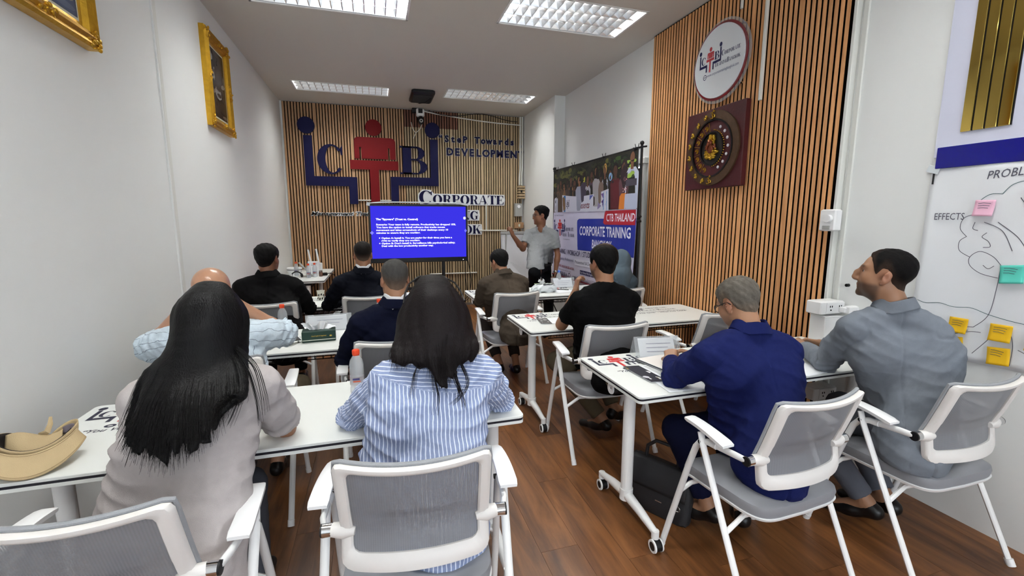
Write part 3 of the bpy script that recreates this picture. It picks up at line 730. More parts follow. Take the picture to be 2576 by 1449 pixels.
# ---- surface conduits on the slats
tag(one('cable_conduit', 'pvc', lambda b: b.box((SLAT_X - 0.012, 2.79, (2.405+CEIL)/2), (0.02, 0.026, CEIL-2.405), bev=0.004)), 'white cable conduit ending on the slats beside the round sign', 'conduit')
tag(one('cable_conduit', 'pvc', lambda b: b.box((SLAT_X - 0.012, 3.035, (3.13+CEIL)/2), (0.018, 0.02, CEIL-3.13), bev=0.004)), 'short white cable conduit above the round sign', 'conduit')
# ---- fan regulator and sockets beside the slats
fr = empty('fan_regulator', (SLAT_X - 0.02, 2.14, 1.53), 0, 'white wall fan regulator with round knob at the edge of the slats', 'switch')
one('plate', 'white_plastic', lambda b: b.box((-0.01, 0, 0), (0.06, 0.105, 0.135), bev=0.008), fr)
one('knob', 'white_plastic', lambda b: (b.cyl((-0.04, -0.015, 0.01), (-0.062, -0.015, 0.01), 0.023, 20)), fr)
one('rocker', 'grey_metal', lambda b: b.box((-0.042, 0.0, -0.045), (0.006, 0.05, 0.022), bev=0.002), fr)
def socket(x0, x1, y, z0, z1, label, plug):
    s_ = empty('socket_box', ((x0+x1)/2, y, (z0+z1)/2), 0, label, 'socket', 'power sockets at the end of the slat wall')
    W_, H_ = x1-x0, z1-z0
    one('box', 'white_plastic', lambda b: b.box((0, 0.04, 0), (W_, 0.10, H_), bev=0.005), s_)
    one('faceplate', 'white_plastic', lambda b: b.box((0.02, -0.013, 0), (W_*0.75, 0.006, H_*0.85), bev=0.002), s_)
    def holes(b):
        for cx in (-0.02, 0.055):
            for dx in (-0.008, 0.008): b.box((cx + dx, -0.0175, 0.01), (0.004, 0.003, 0.011))
            b.cyl((cx, -0.0155, -0.012), (cx, -0.019, -0.012), 0.0045, 8)
    one('socket_hole', 'black_plastic', holes, s_, smooth=False)
    return s_
socket(2.585, 2.775, 2.03, 0.955, 1.035, 'white double socket box with a charger above the table at the slats', True)
socket(2.60, 2.785, 2.03, 0.40, 0.48, 'white double socket box below the table top at the slats', False)
ch = tag(one('phone_charger', 'white_plastic', lambda b: (b.box((2.775, 1.975, 0.985), (0.075, 0.045, 0.05), bev=0.006), b.box((2.735, 1.995, 0.985), (0.02, 0.04, 0.035), bev=0.004))), 'white plug charger in the socket box beside the grey suited man', 'charger')
tag(one('wall_anchor', 'black_plastic', lambda b: b.cyl((XR, 2.03, 1.13), (XR - 0.02, 2.03, 1.13), 0.010, 10)), 'small dark fixing on the white wall behind the grey suited man', 'fixing')
# ---- boxes and pipes in the far corner
bx = empty('slatted_junction_box', (PIER_X - 0.03, 7.94, 2.04), 0, 'small slatted wooden box on the pier in the far corner', 'box')
for k in range(5): one('slat', 'slat_tan', lambda b: b.box((0, -0.02, -0.10 + 0.048*k), (0.19, 0.10, 0.036), bev=0.003), bx, smooth=False)
one('core', 'slat_backing', lambda b: b.box((0.0, 0, -0.005), (0.17, 0.08, 0.23)), bx, smooth=False)
one('cable_hole', 'black_plastic', lambda b: b.box((-0.04, -0.072, 0.01), (0.03, 0.008, 0.045)), bx, smooth=False)
for k in (-1, 0): tag(one('wall_pipe', 'pvc', lambda b: b.tube([(PIER_X - 0.03 + 0.04*k, 7.95, CEIL - 0.01), (PIER_X - 0.03 + 0.04*k, 7.95, 2.45), (PIER_X - 0.05 + 0.04*k, 7.93, 2.3), (PIER_X - 0.05 + 0.04*k, 7.93, 2.165)], 0.016, 10)), 'white pipe running down the far corner, ' + ('the one nearer the slats' if k else 'the one nearer the pier'), 'pipe', 'pipes in the far corner')
mb_ = empty('meter_box', (2.525, 7.93, 1.72), 0, 'grey electricity box with a round dial on the slat wall behind the presenter', 'box')
one('case', 'grey_metal', lambda b: b.box((0, 0, 0), (0.14, 0.08, 0.235), bev=0.008), mb_)
one('dial', 'white_plastic', lambda b: b.cyl((0, -0.04, 0.06), (0, -0.055, 0.06), 0.03, 18), mb_)
sb = empty('wooden_switch_box', (2.54, 7.93, 1.44), 0, 'small slatted switch box under the grey electricity box', 'box')
one('case', 'slat_brown', lambda b: b.box((0, 0, 0), (0.17, 0.06, 0.11), bev=0.004), sb, smooth=False); one('switch', 'cream_card', lambda b: b.box((0, -0.035, 0.0), (0.03, 0.015, 0.05), bev=0.003), sb)
def cond(label, pts, r=0.012): return tag(one('cable_conduit', 'pvc', lambda b: b.tube(pts, r, 8)), label, 'conduit', 'white conduits on the slat wall')
cond('white conduit running across the slats to the meter box', [(1.80, 7.95, 1.35), (2.52, 7.95, 1.35)])
cond('white conduit dropping down the slats beside the white name boards', [(1.93, 7.95, 1.83), (1.93, 7.95, 1.35)])
cond('white conduit low on the slat wall under the television', [(0.9, 7.95, 0.59), (1.75, 7.95, 0.59)])
cond('white conduit crossing the slats behind the red stem of the emblem', [(-0.24, 7.952, 1.86), (0.33, 7.952, 1.86)], 0.01)
tag(one('ceiling_conduit', 'pvc', lambda b: b.tube([(0.84, 7.93, 3.34)] + [(0.84 + (2.58-0.84)*t, 7.93, 3.33 - 0.12*math.sin(t*PI/2)) for t in [i/8 for i in range(1, 9)]], 0.010, 8)), 'sagging white conduit along the top of the slat wall', 'conduit')
tag(one('network_cable', 'black_plastic', lambda b: b.tube([(0.95, 7.92, 3.35)] + [(1.0 + 1.5*t, 7.92, 3.33 - 0.04*math.sin(t*2.6*PI) - 0.03*t) for t in [i/14 for i in range(15)]], 0.006, 6)), 'thin dark cable sagging under the ceiling above the slat wall', 'cable')
# ---- security camera
cc = empty('security_camera', (0.80, 7.86, 3.30), 0, 'small black and white security camera under the ceiling on the slat wall', 'camera')
one('bracket', 'black_plastic', lambda b: b.box((-0.09, 0.05, 0.03), (0.08, 0.1, 0.07), bev=0.006), cc)
one('body', 'white_plastic', lambda b: (b.box((0, 0, -0.01), (0.13, 0.1, 0.14), bev=0.02)), cc)
one('lens_housing', 'black_plastic', lambda b: (b.sphere((0.005, -0.02, -0.13), (0.055, 0.055, 0.07), 16, 10), b.box((0, -0.052, 0.01), (0.07, 0.01, 0.07), bev=0.004)), cc)
one('lens', 'grey_metal', lambda b: (b.cyl((0.005, -0.07, -0.145), (0.005, -0.085, -0.15), 0.028, 18), ), cc)
one('lens_eye', 'tinted_lens', lambda b: b.cyl((0.005, -0.08, -0.148), (0.005, -0.09, -0.152), 0.014, 14), cc)
one('cable', 'pvc', lambda b: (b.tube([(0.02, 0, -0.19), (0.0, 0.02, -0.26), (-0.08, 0.03, -0.33), (-0.12, 0.03, -0.42)], 0.005, 6), b.tube([(-0.15, 0.03, -0.16), (-0.13, 0.03, -0.26), (-0.08, 0.03, -0.33)], 0.005, 6)), cc)
# ---- black speaker in the ceiling
sp = empty('ceiling_speaker', (0.745, 7.03, CEIL), 0, 'black square speaker unit hanging flat under the ceiling', 'speaker')
one('case', 'black_plastic', lambda b: b.box((0, 0, -0.03), (0.33, 0.55, 0.07), bev=0.02), sp)
one('grille', mat('speaker_cloth', rgb(42, 44, 46), 0.9, bump=0.6, bscale=300), lambda b: b.box((0, 0.0, -0.068), (0.27, 0.44, 0.008), bev=0.003), sp)
one('cable', 'black_plastic', lambda b: b.tube([(0.12, -0.1, -0.075), (0.06, 0.12, -0.085), (-0.02, 0.25, -0.07), (0.03, 0.36, -0.02)], 0.006, 6), sp)
tag(one('ceiling_hook', 'pvc', lambda b: b.sphere((0.70, 7.47, CEIL - 0.015), (0.035, 0.035, 0.02), 12, 6)), 'small white ceiling fitting beyond the black speaker', 'fitting')

# ---- mirror strips, gloss band and lilac board on the near right wall
lb = struct(one('wall_panel_lilac', 'lilac_board', lambda b: b.box((XR - 0.006, (1.66 + YF)/2, 2.6), (0.012, 1.66 - YF, 1.5)), smooth=False), 'pale lilac board above the blue band')
ms = empty('mirror_panel', (XR - 0.014, 1.48, 2.6), 0, 'tall gold mirror strips with dark gaps on the lilac board', 'mirror')
for k in range(4):
    y1 = 1.560 - k*0.047
    one('mirror_strip', 'gold_mirror', lambda b: b.box((-0.004, y1 - 0.021 - 1.48, 0.05), (0.008, 0.041, 1.48 - 0.1), rot=(0, 0, R(1.5*(k-1))), bev=0.002), ms, smooth=False)
one('mirror_bevel', 'dark_metal', lambda b: [b.box((-0.001, 1.560 - k*0.047 - 0.0445 - 1.48, 0.05), (0.004, 0.005, 1.38)) for k in range(4)], ms, smooth=False)
tag(one('blue_band', 'blue_gloss', lambda b: b.box((XR - 0.008, (1.648 + 0.2)/2, 1.845), (0.016, 1.448, 0.105), bev=0.002), smooth=False), 'glossy blue board along the wall above the paper poster', 'board')
tag(one('magnet_strip', 'black_plastic', lambda b: b.box((XR - 0.006, 1.652, 1.745), (0.01, 0.006, 0.06))), 'short black strip at the corner of the paper poster', 'strip')
# ---- flip chart paper with the drawn tree
PY0, PY1, PZ0, PZ1 = 1.665, 1.02, 0.86, 1.80      # left edge, right edge (nearer the camera), bottom, top
ps = empty('paper_poster', (XR, PY0, PZ0), 0, 'white flip chart sheet with a drawn problem tree taped to the wall', 'poster')
PWD, PHT = PY0 - PY1, PZ1 - PZ0
def sheet(b):
    b.grid(lambda u, v: (-0.008 - 0.004*math.sin(u*9 + v*4) - 0.006*(1-v)**3*math.sin(u*5), -u*PWD, v*PHT - 0.035*(1-v)*(1 - u*0.6) + 0.03*(1-v)*0), 26, 30)
one('sheet', 'paper', sheet, ps, thick=0.0006)
FP = Frame((-0.0135, 0, 0), (0, -1, 0), (0, 0, 1)); pr = Print(FP)
INK, GRN, BLU = rgb(84, 84, 98), rgb(70, 110, 112), rgb(60, 80, 110)
def smooth_curve(P, n=8):
    out = []
    for i in range(len(P)-1):
        p0, p1, p2, p3 = P[max(i-1, 0)], P[i], P[i+1], P[min(i+2, len(P)-1)]
        for k in range(n):
            t = k/n; out.append(tuple(0.5*((2*p1[j]) + (-p0[j]+p2[j])*t + (2*p0[j]-5*p1[j]+4*p2[j]-p3[j])*t*t + (-p0[j]+3*p1[j]-3*p2[j]+p3[j])*t**3) for j in (0, 1)))
    return out + [P[-1]]
def pen(P, col=INK, w_=0.0026, sm=True): pr.line(smooth_curve(P) if sm else P, w_, col, 1)
pr.text('PROBLEM', 0.235, 0.862, 0.038, INK, 1, wid=0.185, shear=0.25, rot=0.07); pr.text('EFFECTS', 0.045, 0.672, 0.034, INK, 1, wid=0.125)
# crown outline in bumps, trunk, branches, roots, ground line
pen([(0.33, 0.40), (0.265, 0.415), (0.22, 0.45), (0.215, 0.49), (0.25, 0.52), (0.30, 0.50), (0.335, 0.46)]); pen([(0.215, 0.49), (0.17, 0.52), (0.165, 0.565), (0.19, 0.59)]); pen([(0.19, 0.59), (0.16, 0.63), (0.17, 0.68), (0.215, 0.70)])
pen([(0.215, 0.70), (0.215, 0.75), (0.255, 0.79), (0.30, 0.79)], GRN); pen([(0.30, 0.79), (0.33, 0.83), (0.38, 0.845), (0.42, 0.83)], GRN); pen([(0.42, 0.83), (0.47, 0.865), (0.54, 0.86), (0.60, 0.83)], GRN)
pen([(0.335, 0.46), (0.332, 0.35), (0.318, 0.22), (0.27, 0.15)]); pen([(0.50, 0.46), (0.495, 0.35), (0.50, 0.22), (0.55, 0.15)])
pen([(0.25, 0.66), (0.32, 0.62), (0.365, 0.53)]); pen([(0.30, 0.66), (0.37, 0.60), (0.405, 0.55)]); pen([(0.365, 0.77), (0.40, 0.70), (0.412, 0.56)]); pen([(0.43, 0.68), (0.435, 0.60), (0.432, 0.52)]); pen([(0.44, 0.76), (0.475, 0.68), (0.475, 0.60), (0.462, 0.55)]); pen([(0.475, 0.67), (0.52, 0.72), (0.55, 0.78)]); pen([(0.46, 0.52), (0.52, 0.57), (0.58, 0.62)]); pen([(0.50, 0.60), (0.55, 0.67), (0.60, 0.72)])
pen([(0.23, 0.62), (0.21, 0.63), (0.215, 0.66)], w_=0.0025); pen([(0.265, 0.61), (0.25, 0.59), (0.275, 0.57), (0.285, 0.545), (0.26, 0.54)], w_=0.0025); pen([(0.27, 0.455), (0.29, 0.44), (0.31, 0.455)], w_=0.0025)
pen([(0.02, 0.245), (0.06, 0.235), (0.12, 0.245), (0.18, 0.235), (0.25, 0.242), (0.32, 0.222), (0.42, 0.205), (0.55, 0.20), (0.63, 0.205)], GRN)
for a_, b_ in (((0.27, 0.15), (0.10, 0.10)), ((0.25, 0.13), (0.08, 0.06)), ((0.30, 0.13), (0.20, 0.10)), ((0.36, 0.16), (0.28, 0.02)), ((0.40, 0.17), (0.42, 0.0)), ((0.46, 0.13), (0.58, 0.03)), ((0.50, 0.13), (0.62, 0.06)), ((0.44, 0.08), (0.55, -0.0))): pen([a_, ((a_[0]+b_[0])/2 + .01, (a_[1]+b_[1])/2 + .01), b_])
pr.build('pen_drawing', 'print', ps)['kind'] = 'stuff'
for (u, v) in ((0.0, PHT - 0.01), (0.26, PHT + 0.005), (0.55, PHT)): one('tape', 'pack_film', lambda b: b.box((-0.012, -u - 0.01, v), (0.002, 0.055, 0.035), rot=(R(20*(1 if u == 0 else 0)), 0, 0)), ps, smooth=False)
def sticky(u, v, m, label, rot=0.0, curl=0.02, s_=0.076):
    o = empty('sticky_note', (XR - 0.016, PY0 - u, PZ0 + v), 0, label, 'sticky note', 'sticky notes on the tree poster')
    def g(b): b.grid(lambda a, c: (-curl*(1-c)**2 - 0.002, -(a-.5)*s_*math.cos(rot) - (c-1)*s_*math.sin(rot), (a-.5)*s_*math.sin(rot)*-1 + (c-1)*s_*math.cos(rot)), 6, 8)
    one('note', m, g, o, thick=0.0008)
    F = Frame((-0.0055, 0, 0), (0, -1, 0), (0, 0, 1)); q = Print(F)
    for k in range(3): q.line([(-0.024, -0.016 - 0.011*k), (-0.005, -0.014 - 0.011*k), (0.022 - 0.004*k, -0.017 - 0.011*k)], 0.0022, INK, 1 + k)
    if curl < 0.012: q.build('handwriting', 'print', o)
    return o
sticky(0.245, 0.765, 'sticky_pink', 'pale pink sticky note near the edge of the drawn tree crown', 0.03, 0.011); sticky(0.42, 0.815, 'sticky_pink', 'pale pink sticky note under the word problem', -0.1, 0.011, 0.085); sticky(0.515, 0.72, 'sticky_pink', 'pink sticky note cut off by the frame beside the tree crown', 0.0, 0.011)
sticky(0.375, 0.465, 'sticky_teal', 'turquoise sticky note on the drawn tree trunk', -0.12, 0.011, 0.084)
sticky(0.212, 0.185, 'sticky_yellow', 'yellow sticky note in the upper row of the roots, nearest the tree trunk side', 0.0, 0.011); sticky(0.373, 0.185, 'sticky_yellow', 'yellow sticky note in the upper row directly under the turquoise one', -0.02, 0.011, 0.08); sticky(0.50, 0.165, 'sticky_yellow', 'yellow sticky note in the upper row cut off by the frame', -0.02, 0.011)
sticky(0.20, 0.085, 'sticky_yellow', 'yellow sticky note in the lower row close to the poster edge', -0.16, 0.011); sticky(0.375, 0.075, 'sticky_yellow', 'yellow sticky note in the lower row under the middle of the trunk', -0.12, 0.011, 0.082)
# ================================================================== folding tables
def table_print(pr, W_, D_, x0=0.03):
    """emblem, name and two lines of lettering at the far left corner of a top"""
    y0 = D_ - 0.21
    emblem_print(pr, x0, y0, 0.27, rgb(38, 38, 60), rgb(196, 44, 44), 1, sy=0.27)
    for txt, x, y, h, f1, s_ in (('CORPORATE', x0 + 0.285, y0 + 0.09, 0.030, 0.05, 0.95), ('TRAINING', x0 + 0.20, y0 + 0.012, 0.028, 0.045, 0.9), ('BANGKOK', x0 + 0.40, y0 + 0.012, 0.028, 0.045, 0.9)):
        for ch, P, a, b_ in didone_line(txt, x, y, h, f1, 0.05, s_)[0]:
            for q in P: pr.poly(q, rgb(40, 40, 66), 1)
    t = 16
    for k in range(t):
        a, b_ = 2*PI*k/t, 2*PI*(k+1)/t; cx, cy = x0 + 0.13, y0 - 0.035
        pr.poly([(cx + 0.02*math.cos(a), cy + 0.015*math.sin(a)), (cx + 0.02*math.cos(b_), cy + 0.015*math.sin(b_)), (cx + 0.009*math.cos(b_), cy + 0.006*math.sin(b_)), (cx + 0.009*math.cos(a), cy + 0.006*math.sin(a))], rgb(50, 50, 70), 1)
    pr.text('www.corporatetrainingbangkok.com', x0 + 0.16, y0 - 0.044, 0.020, rgb(70, 70, 84), 1, bold=0.01, wid=0.48)
    pr.text('\u201cYou Will GIVE\u201d - What You TAKE\u201d', x0 + 0.06, y0 - 0.085, 0.026, rgb(60, 60, 74), 1, bold=0.02, shear=0.3, wid=0.58)
def table(x0, y0, W_, D_, label, prints=(0,), name='folding_table'):
    r = empty(name, (x0 + W_/2, y0 + D_/2, 0), 0, label, 'table', 'white flip-top training tables in rows')
    H = 0.74; hx, hy = W_/2, D_/2
    def rr_(inset, rad=0.022):
        P = []
        for (sx, sy, a0) in ((1, 1, 0), (-1, 1, 90), (-1, -1, 180), (1, -1, 270)):
            for k in range(5):
                a = R(a0 + 90*k/4); P.append((sx*(hx - rad) + rad*math.cos(a) - sx*inset, sy*(hy - rad) + rad*math.sin(a) - sy*inset))
        return P
    one('tabletop', 'laminate', lambda b: (b.loft([[(x, y, z) for x, y in rr_(i_)] for i_, z in ((0.002, H - 0.0115), (0, H - 0.010), (0, H - 0.0015), (0.0015, H))])), r, angle=30)
    one('edge_band', 'black_edge', lambda b: b.loft([[(x, y, z) for x, y in rr_(0.0012)] for z in (H - 0.0205, H - 0.0110)]), r)
    one('underboard', 'laminate', lambda b: b.loft([[(x, y, z) for x, y in rr_(0.0)] for z in (H - 0.032, H - 0.0200)]), r)
    pr = Print(Frame((-hx, -hy, H + 0.0002), (1, 0, 0), (0, 1, 0)))
    for q in prints: table_print(pr, W_, D_, 0.03 + q)
    pr.build('printed_lettering', 'print', r)
    for s_ in (-1, 1):
        cx = s_*(hx - 0.085); cy = -0.10
        leg = one('leg', 'white_metal', lambda b: (b.tube([(cx, cy, H - 0.07), (cx, cy, 0.13)], 0.030, 18), ), r)
        one('foot', 'white_metal', lambda b: (b.tube([(cx, cy, 0.16), (cx, cy, 0.10)], 0.034, 18), b.tube([(cx, cy + 0.015, 0.125), (cx, cy + 0.13, 0.112), (cx, cy + 0.262, 0.088)], [0.026, 0.022, 0.016], 12), b.tube([(cx, cy - 0.015, 0.125), (cx, cy - 0.13, 0.112), (cx, cy - 0.262, 0.088)], [0.026, 0.022, 0.016], 12), b.cyl((cx, cy + 0.258, 0.10), (cx, cy + 0.258, 0.062), 0.018, 12), b.cyl((cx, cy - 0.258, 0.10), (cx, cy - 0.258, 0.062), 0.018, 12)), r)
        for q in (-1, 1):
            wy = cy + q*0.258
            ca = one('caster', 'black_plastic', lambda b: (b.cyl((cx - 0.017, wy - 0.012, 0.031), (cx + 0.017, wy - 0.012, 0.031), 0.027, 18), b.cyl((cx, wy, 0.065), (cx, wy, 0.04), 0.008, 8), b.cyl((cx - 0.0235, wy - 0.012, 0.031), (cx + 0.0235, wy - 0.012, 0.031), 0.019, 18)), r)
            for e in (-1, 1):
                def rim(b): 
                    b.loft([[(cx + e*(0.0155 + t), wy - 0.012 + rad*math.cos(a), 0.031 + rad*math.sin(a)) for a in [2*PI*k/20 for k in range(20)]] for t, rad in ((0, 0.031), (0.0075, 0.030), (0.0075, 0.021), (0.004, 0.020))], None, False)
                one('wheel_rim', 'white_plastic', rim, ca)
        br = one('tilt_bracket', 'black_plastic', lambda b: (b.box((cx, cy + 0.0, H - 0.052), (0.055, 0.10, 0.04), bev=0.01), b.box((cx, 0.0, H - 0.040), (0.04, D_*0.62, 0.018), bev=0.004), b.cyl((cx - s_*0.02, cy + 0.075, H - 0.062), (cx + s_*0.065, cy + 0.075, H - 0.062), 0.032, 20)), r)
        one('hub_disc', 'white_plastic', lambda b: b.loft([[(cx + s_*t, cy + 0.075 + rad*math.cos(a), H - 0.062 + rad*math.sin(a)) for a in [2*PI*k/22 for k in range(22)]] for t, rad in ((0.064, 0.031), (0.070, 0.030), (0.070, 0.008), (0.066, 0.007))], None, False), br)
    one('cross_tube', 'dark_metal', lambda b: (b.box((0, -0.10, H - 0.068), (W_ - 0.2, 0.035, 0.028), bev=0.004)), r)
    def tray(b):
        for y in (-0.14, -0.04, 0.06, 0.16, 0.235): b.tube([(-hx + 0.2, y, H - 0.115 if y > -0.1 else H - 0.105), (hx - 0.2, y, H - 0.115 if y > -0.1 else H - 0.105)], 0.0035, 5)
        n = 26
        for k in range(n + 1):
            x = -hx + 0.22 + (W_ - 0.44)*k/n; b.tube([(x, -0.15, H - 0.075), (x, -0.14, H - 0.108), (x, 0.16, H - 0.117), (x, 0.235, H - 0.112), (x, 0.245, H - 0.05)], 0.0022, 4)
    one('wire_tray', 'dark_metal', tray, r)
    return r
TR1 = table(1.105, 1.665, 1.69, 0.623, 'white table in front of the blue suited and grey suited men', (0, 0.86))
TR2 = table(1.033, 2.937, 1.72, 0.623, 'white table with printed lettering in front of the man in the black t-shirt', (0, 0.92))
TR0 = table(0.945, 4.34, 1.72, 0.64, 'white table in front of the man in the brown jacket, next to the presenter', (0, 0.9))
TL1 = table(-1.176, 1.643, 1.729, 0.623, 'white table in front of the two long haired women', (0,))
TL2 = table(-1.176, 2.892, 1.729, 0.623, 'white table with the dark green tissue box', (0,))
TL3 = table(-1.176, 4.409, 1.729, 0.623, 'white table with the paper cup in front of the black suited man', (0,))
# the table by the end wall stands lengthwise
TF = table(0, 0, 1.55, 0.62, 'white table turned lengthwise under the router by the end wall', ())
TF.location = (-0.985, 7.155, 0); TF.rotation_euler = (0, 0, R(90))

# ================================================================== conference chairs
def back_pt(u, v, off=0.0):
    """point on the seat back: u -1..1 across, v 0..1 from the lower edge to the top"""
    z = 0.523 + (0.889 - 0.523)*v; zp = 0.644
    y = (-0.168 + (0.019)*(z - 0.523)/(zp - 0.523)) if z < zp else (-0.149 - 0.080*((z - zp)/(0.889 - zp))**0.9)
    wv = 0.216 if z > 0.56 else 0.216 - 0.02*((0.56 - z)/0.037)**2
    bow = 0.040*(1 - u*u)
    return (u*wv, y - bow + 0.004 + off, z - 0.012*(1-u*u)*(1 if v > .5 else -0.2))
def ring_uv(mu0, mv0, mu1, mv1, rad, n=10):
    P = []
    W_ = 0.216
    for cx, cz, a0 in ((1 - mu1 - rad/W_, 1 - mv1 - rad/0.366, 0), (-1 + mu0 + rad/W_, 1 - mv1 - rad/0.366, 90), (-1 + mu0 + rad/W_, mv0 + rad/0.366, 180), (1 - mu1 - rad/W_, mv0 + rad/0.366, 270)):
        for k in range(n + 1):
            a = R(a0 + 90*k/n); P.append((cx + rad/W_*math.cos(a), cz + rad/0.366*math.sin(a)))
    # densify the straight runs
    out = []
    for i in range(len(P)):
        p, q = P[i], P[(i+1) % len(P)]; out.append(p)
        L = math.hypot((q[0]-p[0])*W_, (q[1]-p[1])*0.366)
        m_ = int(L/0.03)
        for j in range(1, m_): out.append((p[0] + (q[0]-p[0])*j/m_, p[1] + (q[1]-p[1])*j/m_))
    return out
def make_chair():
    r = empty('conference_chair', (0, 0, 0), 0)
    # seat
    def outline(grow, n=44):
        P = []
        for k in range(n):
            a = 2*PI*k/n; c, s_ = math.cos(a), math.sin(a); e = 0.28
            x = (0.228 + grow)*abs(c)**e*(1 if c > 0 else -1)*(1 - 0.05*max(0, -s_)); y = 0.02 + (0.218 + grow)*abs(s_)**e*(1 if s_ > 0 else -1)
            P.append((x, y))
        return P
    def seat(b):
        secs = []
        for z, g in ((0.398, -0.006), (0.402, 0.0), (0.425, 0.004), (0.442, 0.0), (0.452, -0.014), (0.455, -0.05), (0.452, -0.12)):
            secs.append([(x, y, z - 0.018*max(0, (y - 0.10)/0.14)**2*1.2 + 0.010*(x/0.23)**2 + 0.008*max(0, -(y)/0.2)) for x, y in outline(g)])
        b.loft(secs)
    one('seat', 'grey_vinyl', seat, r)
    one('seat_pan', 'white_plastic', lambda b: b.loft([[(x, y, z - 0.018*max(0, (y - 0.10)/0.14)**2*1.2 + 0.010*(x/0.23)**2 + 0.008*max(0, -y/0.2)) for x, y in outline(g)] for z, g in ((0.384, -0.05), (0.388, 0.0), (0.399, 0.005), (0.4015, 0.0))]), r)
    # back frame
    outer, inner = ring_uv(0, 0, 0, 0, 0.022), ring_uv(0.165, 0.145, 0.165, 0.062, 0.022)
    n = len(outer)
    import bisect
    def par(P):   # reparametrise by angle so the two rings match up
        return P
    m_ = min(len(outer), len(inner))
    def resample(P, m_):
        L = [0]
        for i in range(len(P)): p, q = P[i], P[(i+1) % len(P)]; L.append(L[-1] + math.hypot((q[0]-p[0])*0.216, (q[1]-p[1])*0.366))
        T = L[-1]; out = []
        for k in range(m_):
            t = T*k/m_; i = min(bisect.bisect_right(L, t) - 1, len(P)-1); f = (t - L[i])/max(L[i+1]-L[i], 1e-9); p, q = P[i], P[(i+1) % len(P)]
            out.append((p[0] + (q[0]-p[0])*f, p[1] + (q[1]-p[1])*f))
        return out
    NR = 96; O_, I_ = resample(outer, NR), resample(inner, NR)
    def mixuv(t, k): return (O_[k][0]*(1-t) + I_[k][0]*t, O_[k][1]*(1-t) + I_[k][1]*t)
    def fr(b):
        secs = []
        for t, off in ((0.0, 0.006), (0.0, -0.007), (0.10, -0.014), (0.45, -0.016), (0.85, -0.011), (1.0, -0.003), (1.0, 0.004), (0.9, 0.009), (0.1, 0.010), (0.0, 0.006)):
            secs.append([back_pt(*mixuv(t, k), off=off) for k in range(NR)])
        b.loft(secs, None, False)
    one('back_frame', 'frame_plastic', fr, r)
    U0, U1, V0, V1 = -1 + 0.155, 1 - 0.155, 0.135, 1 - 0.056
    one('back_net', 'chair_net', lambda b: b.grid(lambda u, v: back_pt(U0 + (U1-U0)*u, V0 + (V1-V0)*v, 0.003), 20, 16), r)
    def pip(b):
        pts = [back_pt(-1.0, v, 0.014) for v in (0.35, 0.5, 0.7, 0.9)] + [back_pt(-0.985, 0.985, 0.016)] + [back_pt(u, 1.008, 0.015) for u in [-0.9 + 1.8*i/14 for i in range(15)]] + [back_pt(0.985, 0.985, 0.016)] + [back_pt(1.0, v, 0.014) for v in (0.9, 0.7, 0.5, 0.35)]
        b.tube(pts, 0.0065, 7)
    one('back_piping', 'grey_piping', pip, r)
    for s_ in (-1, 1):
        bx_ = s_*0.208; py, pz = -0.150, 0.644
        one('pivot_boss', 'frame_plastic', lambda b: b.tube([(s_*0.175, py - 0.012, pz - 0.004), (s_*0.205, py - 0.008, pz), (s_*0.238, py, pz)], [0.012, 0.024, 0.020], 16), r)
        one('pivot_sleeve', 'chrome', lambda b: b.cyl((s_*0.238, py, pz), (s_*0.266, py, pz), 0.0195, 22), r)
        one('pivot_cap', 'black_plastic', lambda b: b.cyl((s_*0.2655, py, pz), (s_*0.271, py, pz), 0.0185, 20), r)
        one('back_bracket', 'white_metal', lambda b: b.tube([(s_*0.262, py + 0.004, pz), (s_*0.275, py + 0.05, pz + 0.004), (s_*0.279, 0.03, 0.638)], [0.013, 0.014, 0.013], 10, flat=0.65), r)
        one('front_leg', 'white_metal', lambda b: b.tube([(s_*0.291, 0.256, 0.0), (s_*0.289, 0.20, 0.20), (s_*0.284, 0.115, 0.50), (s_*0.282, 0.085, 0.59), (s_*0.281, 0.06, 0.625), (s_*0.280, 0.02, 0.640), (s_*0.279, -0.02, 0.641)], 0.0135, 12), r)
        one('rear_leg', 'white_metal', lambda b: b.tube([(s_*0.291, -0.256, 0.0), (s_*0.293, -0.10, 0.33), (s_*0.2935, 0.035, 0.62), (s_*0.291, 0.055, 0.672)], 0.0145, 10, flat=0.72), r)
        one('foot_cap', 'white_plastic', lambda b: (b.tube([(s_*0.291, -0.2575, 0.0), (s_*0.291, -0.244, 0.028)], 0.0165, 10), b.tube([(s_*0.291, 0.2575, 0.0), (s_*0.2905, 0.248, 0.028)], 0.0155, 10)), r)
        one('leg_bolt', 'black_plastic', lambda b: (b.cyl((s_*0.262, 0.045, 0.635), (s_*0.306, 0.045, 0.635), 0.0085, 12)), r)
        def pad(b):
            secs = []
            for k in range(13):
                t = k/12; y = -0.088 + 0.232*t; x = s_*(0.292 - 0.016*t*t); z = 0.668 + 0.030*math.sin(PI*(0.10 + 0.56*t)); w_ = 0.030 - 0.006*t; h_ = 0.0085
                if k in (0, 12): w_ *= 0.90; h_ *= 0.6
                secs.append([(x - w_, y, z - h_), (x + w_, y, z - h_), (x + w_ + 0.001, y, z + h_*0.6), (x + w_ - 0.004, y, z + h_), (x - w_ + 0.004, y, z + h_), (x - w_ - 0.001, y, z + h_*0.6)])
            b.loft(secs)
        one('armrest', 'white_plastic', pad, r, angle=50)
    one('cross_bar', 'white_metal', lambda b: (b.tube([(-0.289, 0.165, 0.335), (-0.22, 0.165, 0.365), (0.22, 0.165, 0.365), (0.289, 0.165, 0.335)], 0.010, 8)), r)
    one('cross_bar', 'white_metal', lambda b: (b.tube([(-0.29, -0.10, 0.32), (-0.20, -0.10, 0.375), (0.20, -0.10, 0.375), (0.29, -0.10, 0.32)], 0.010, 8)), r)
    return r
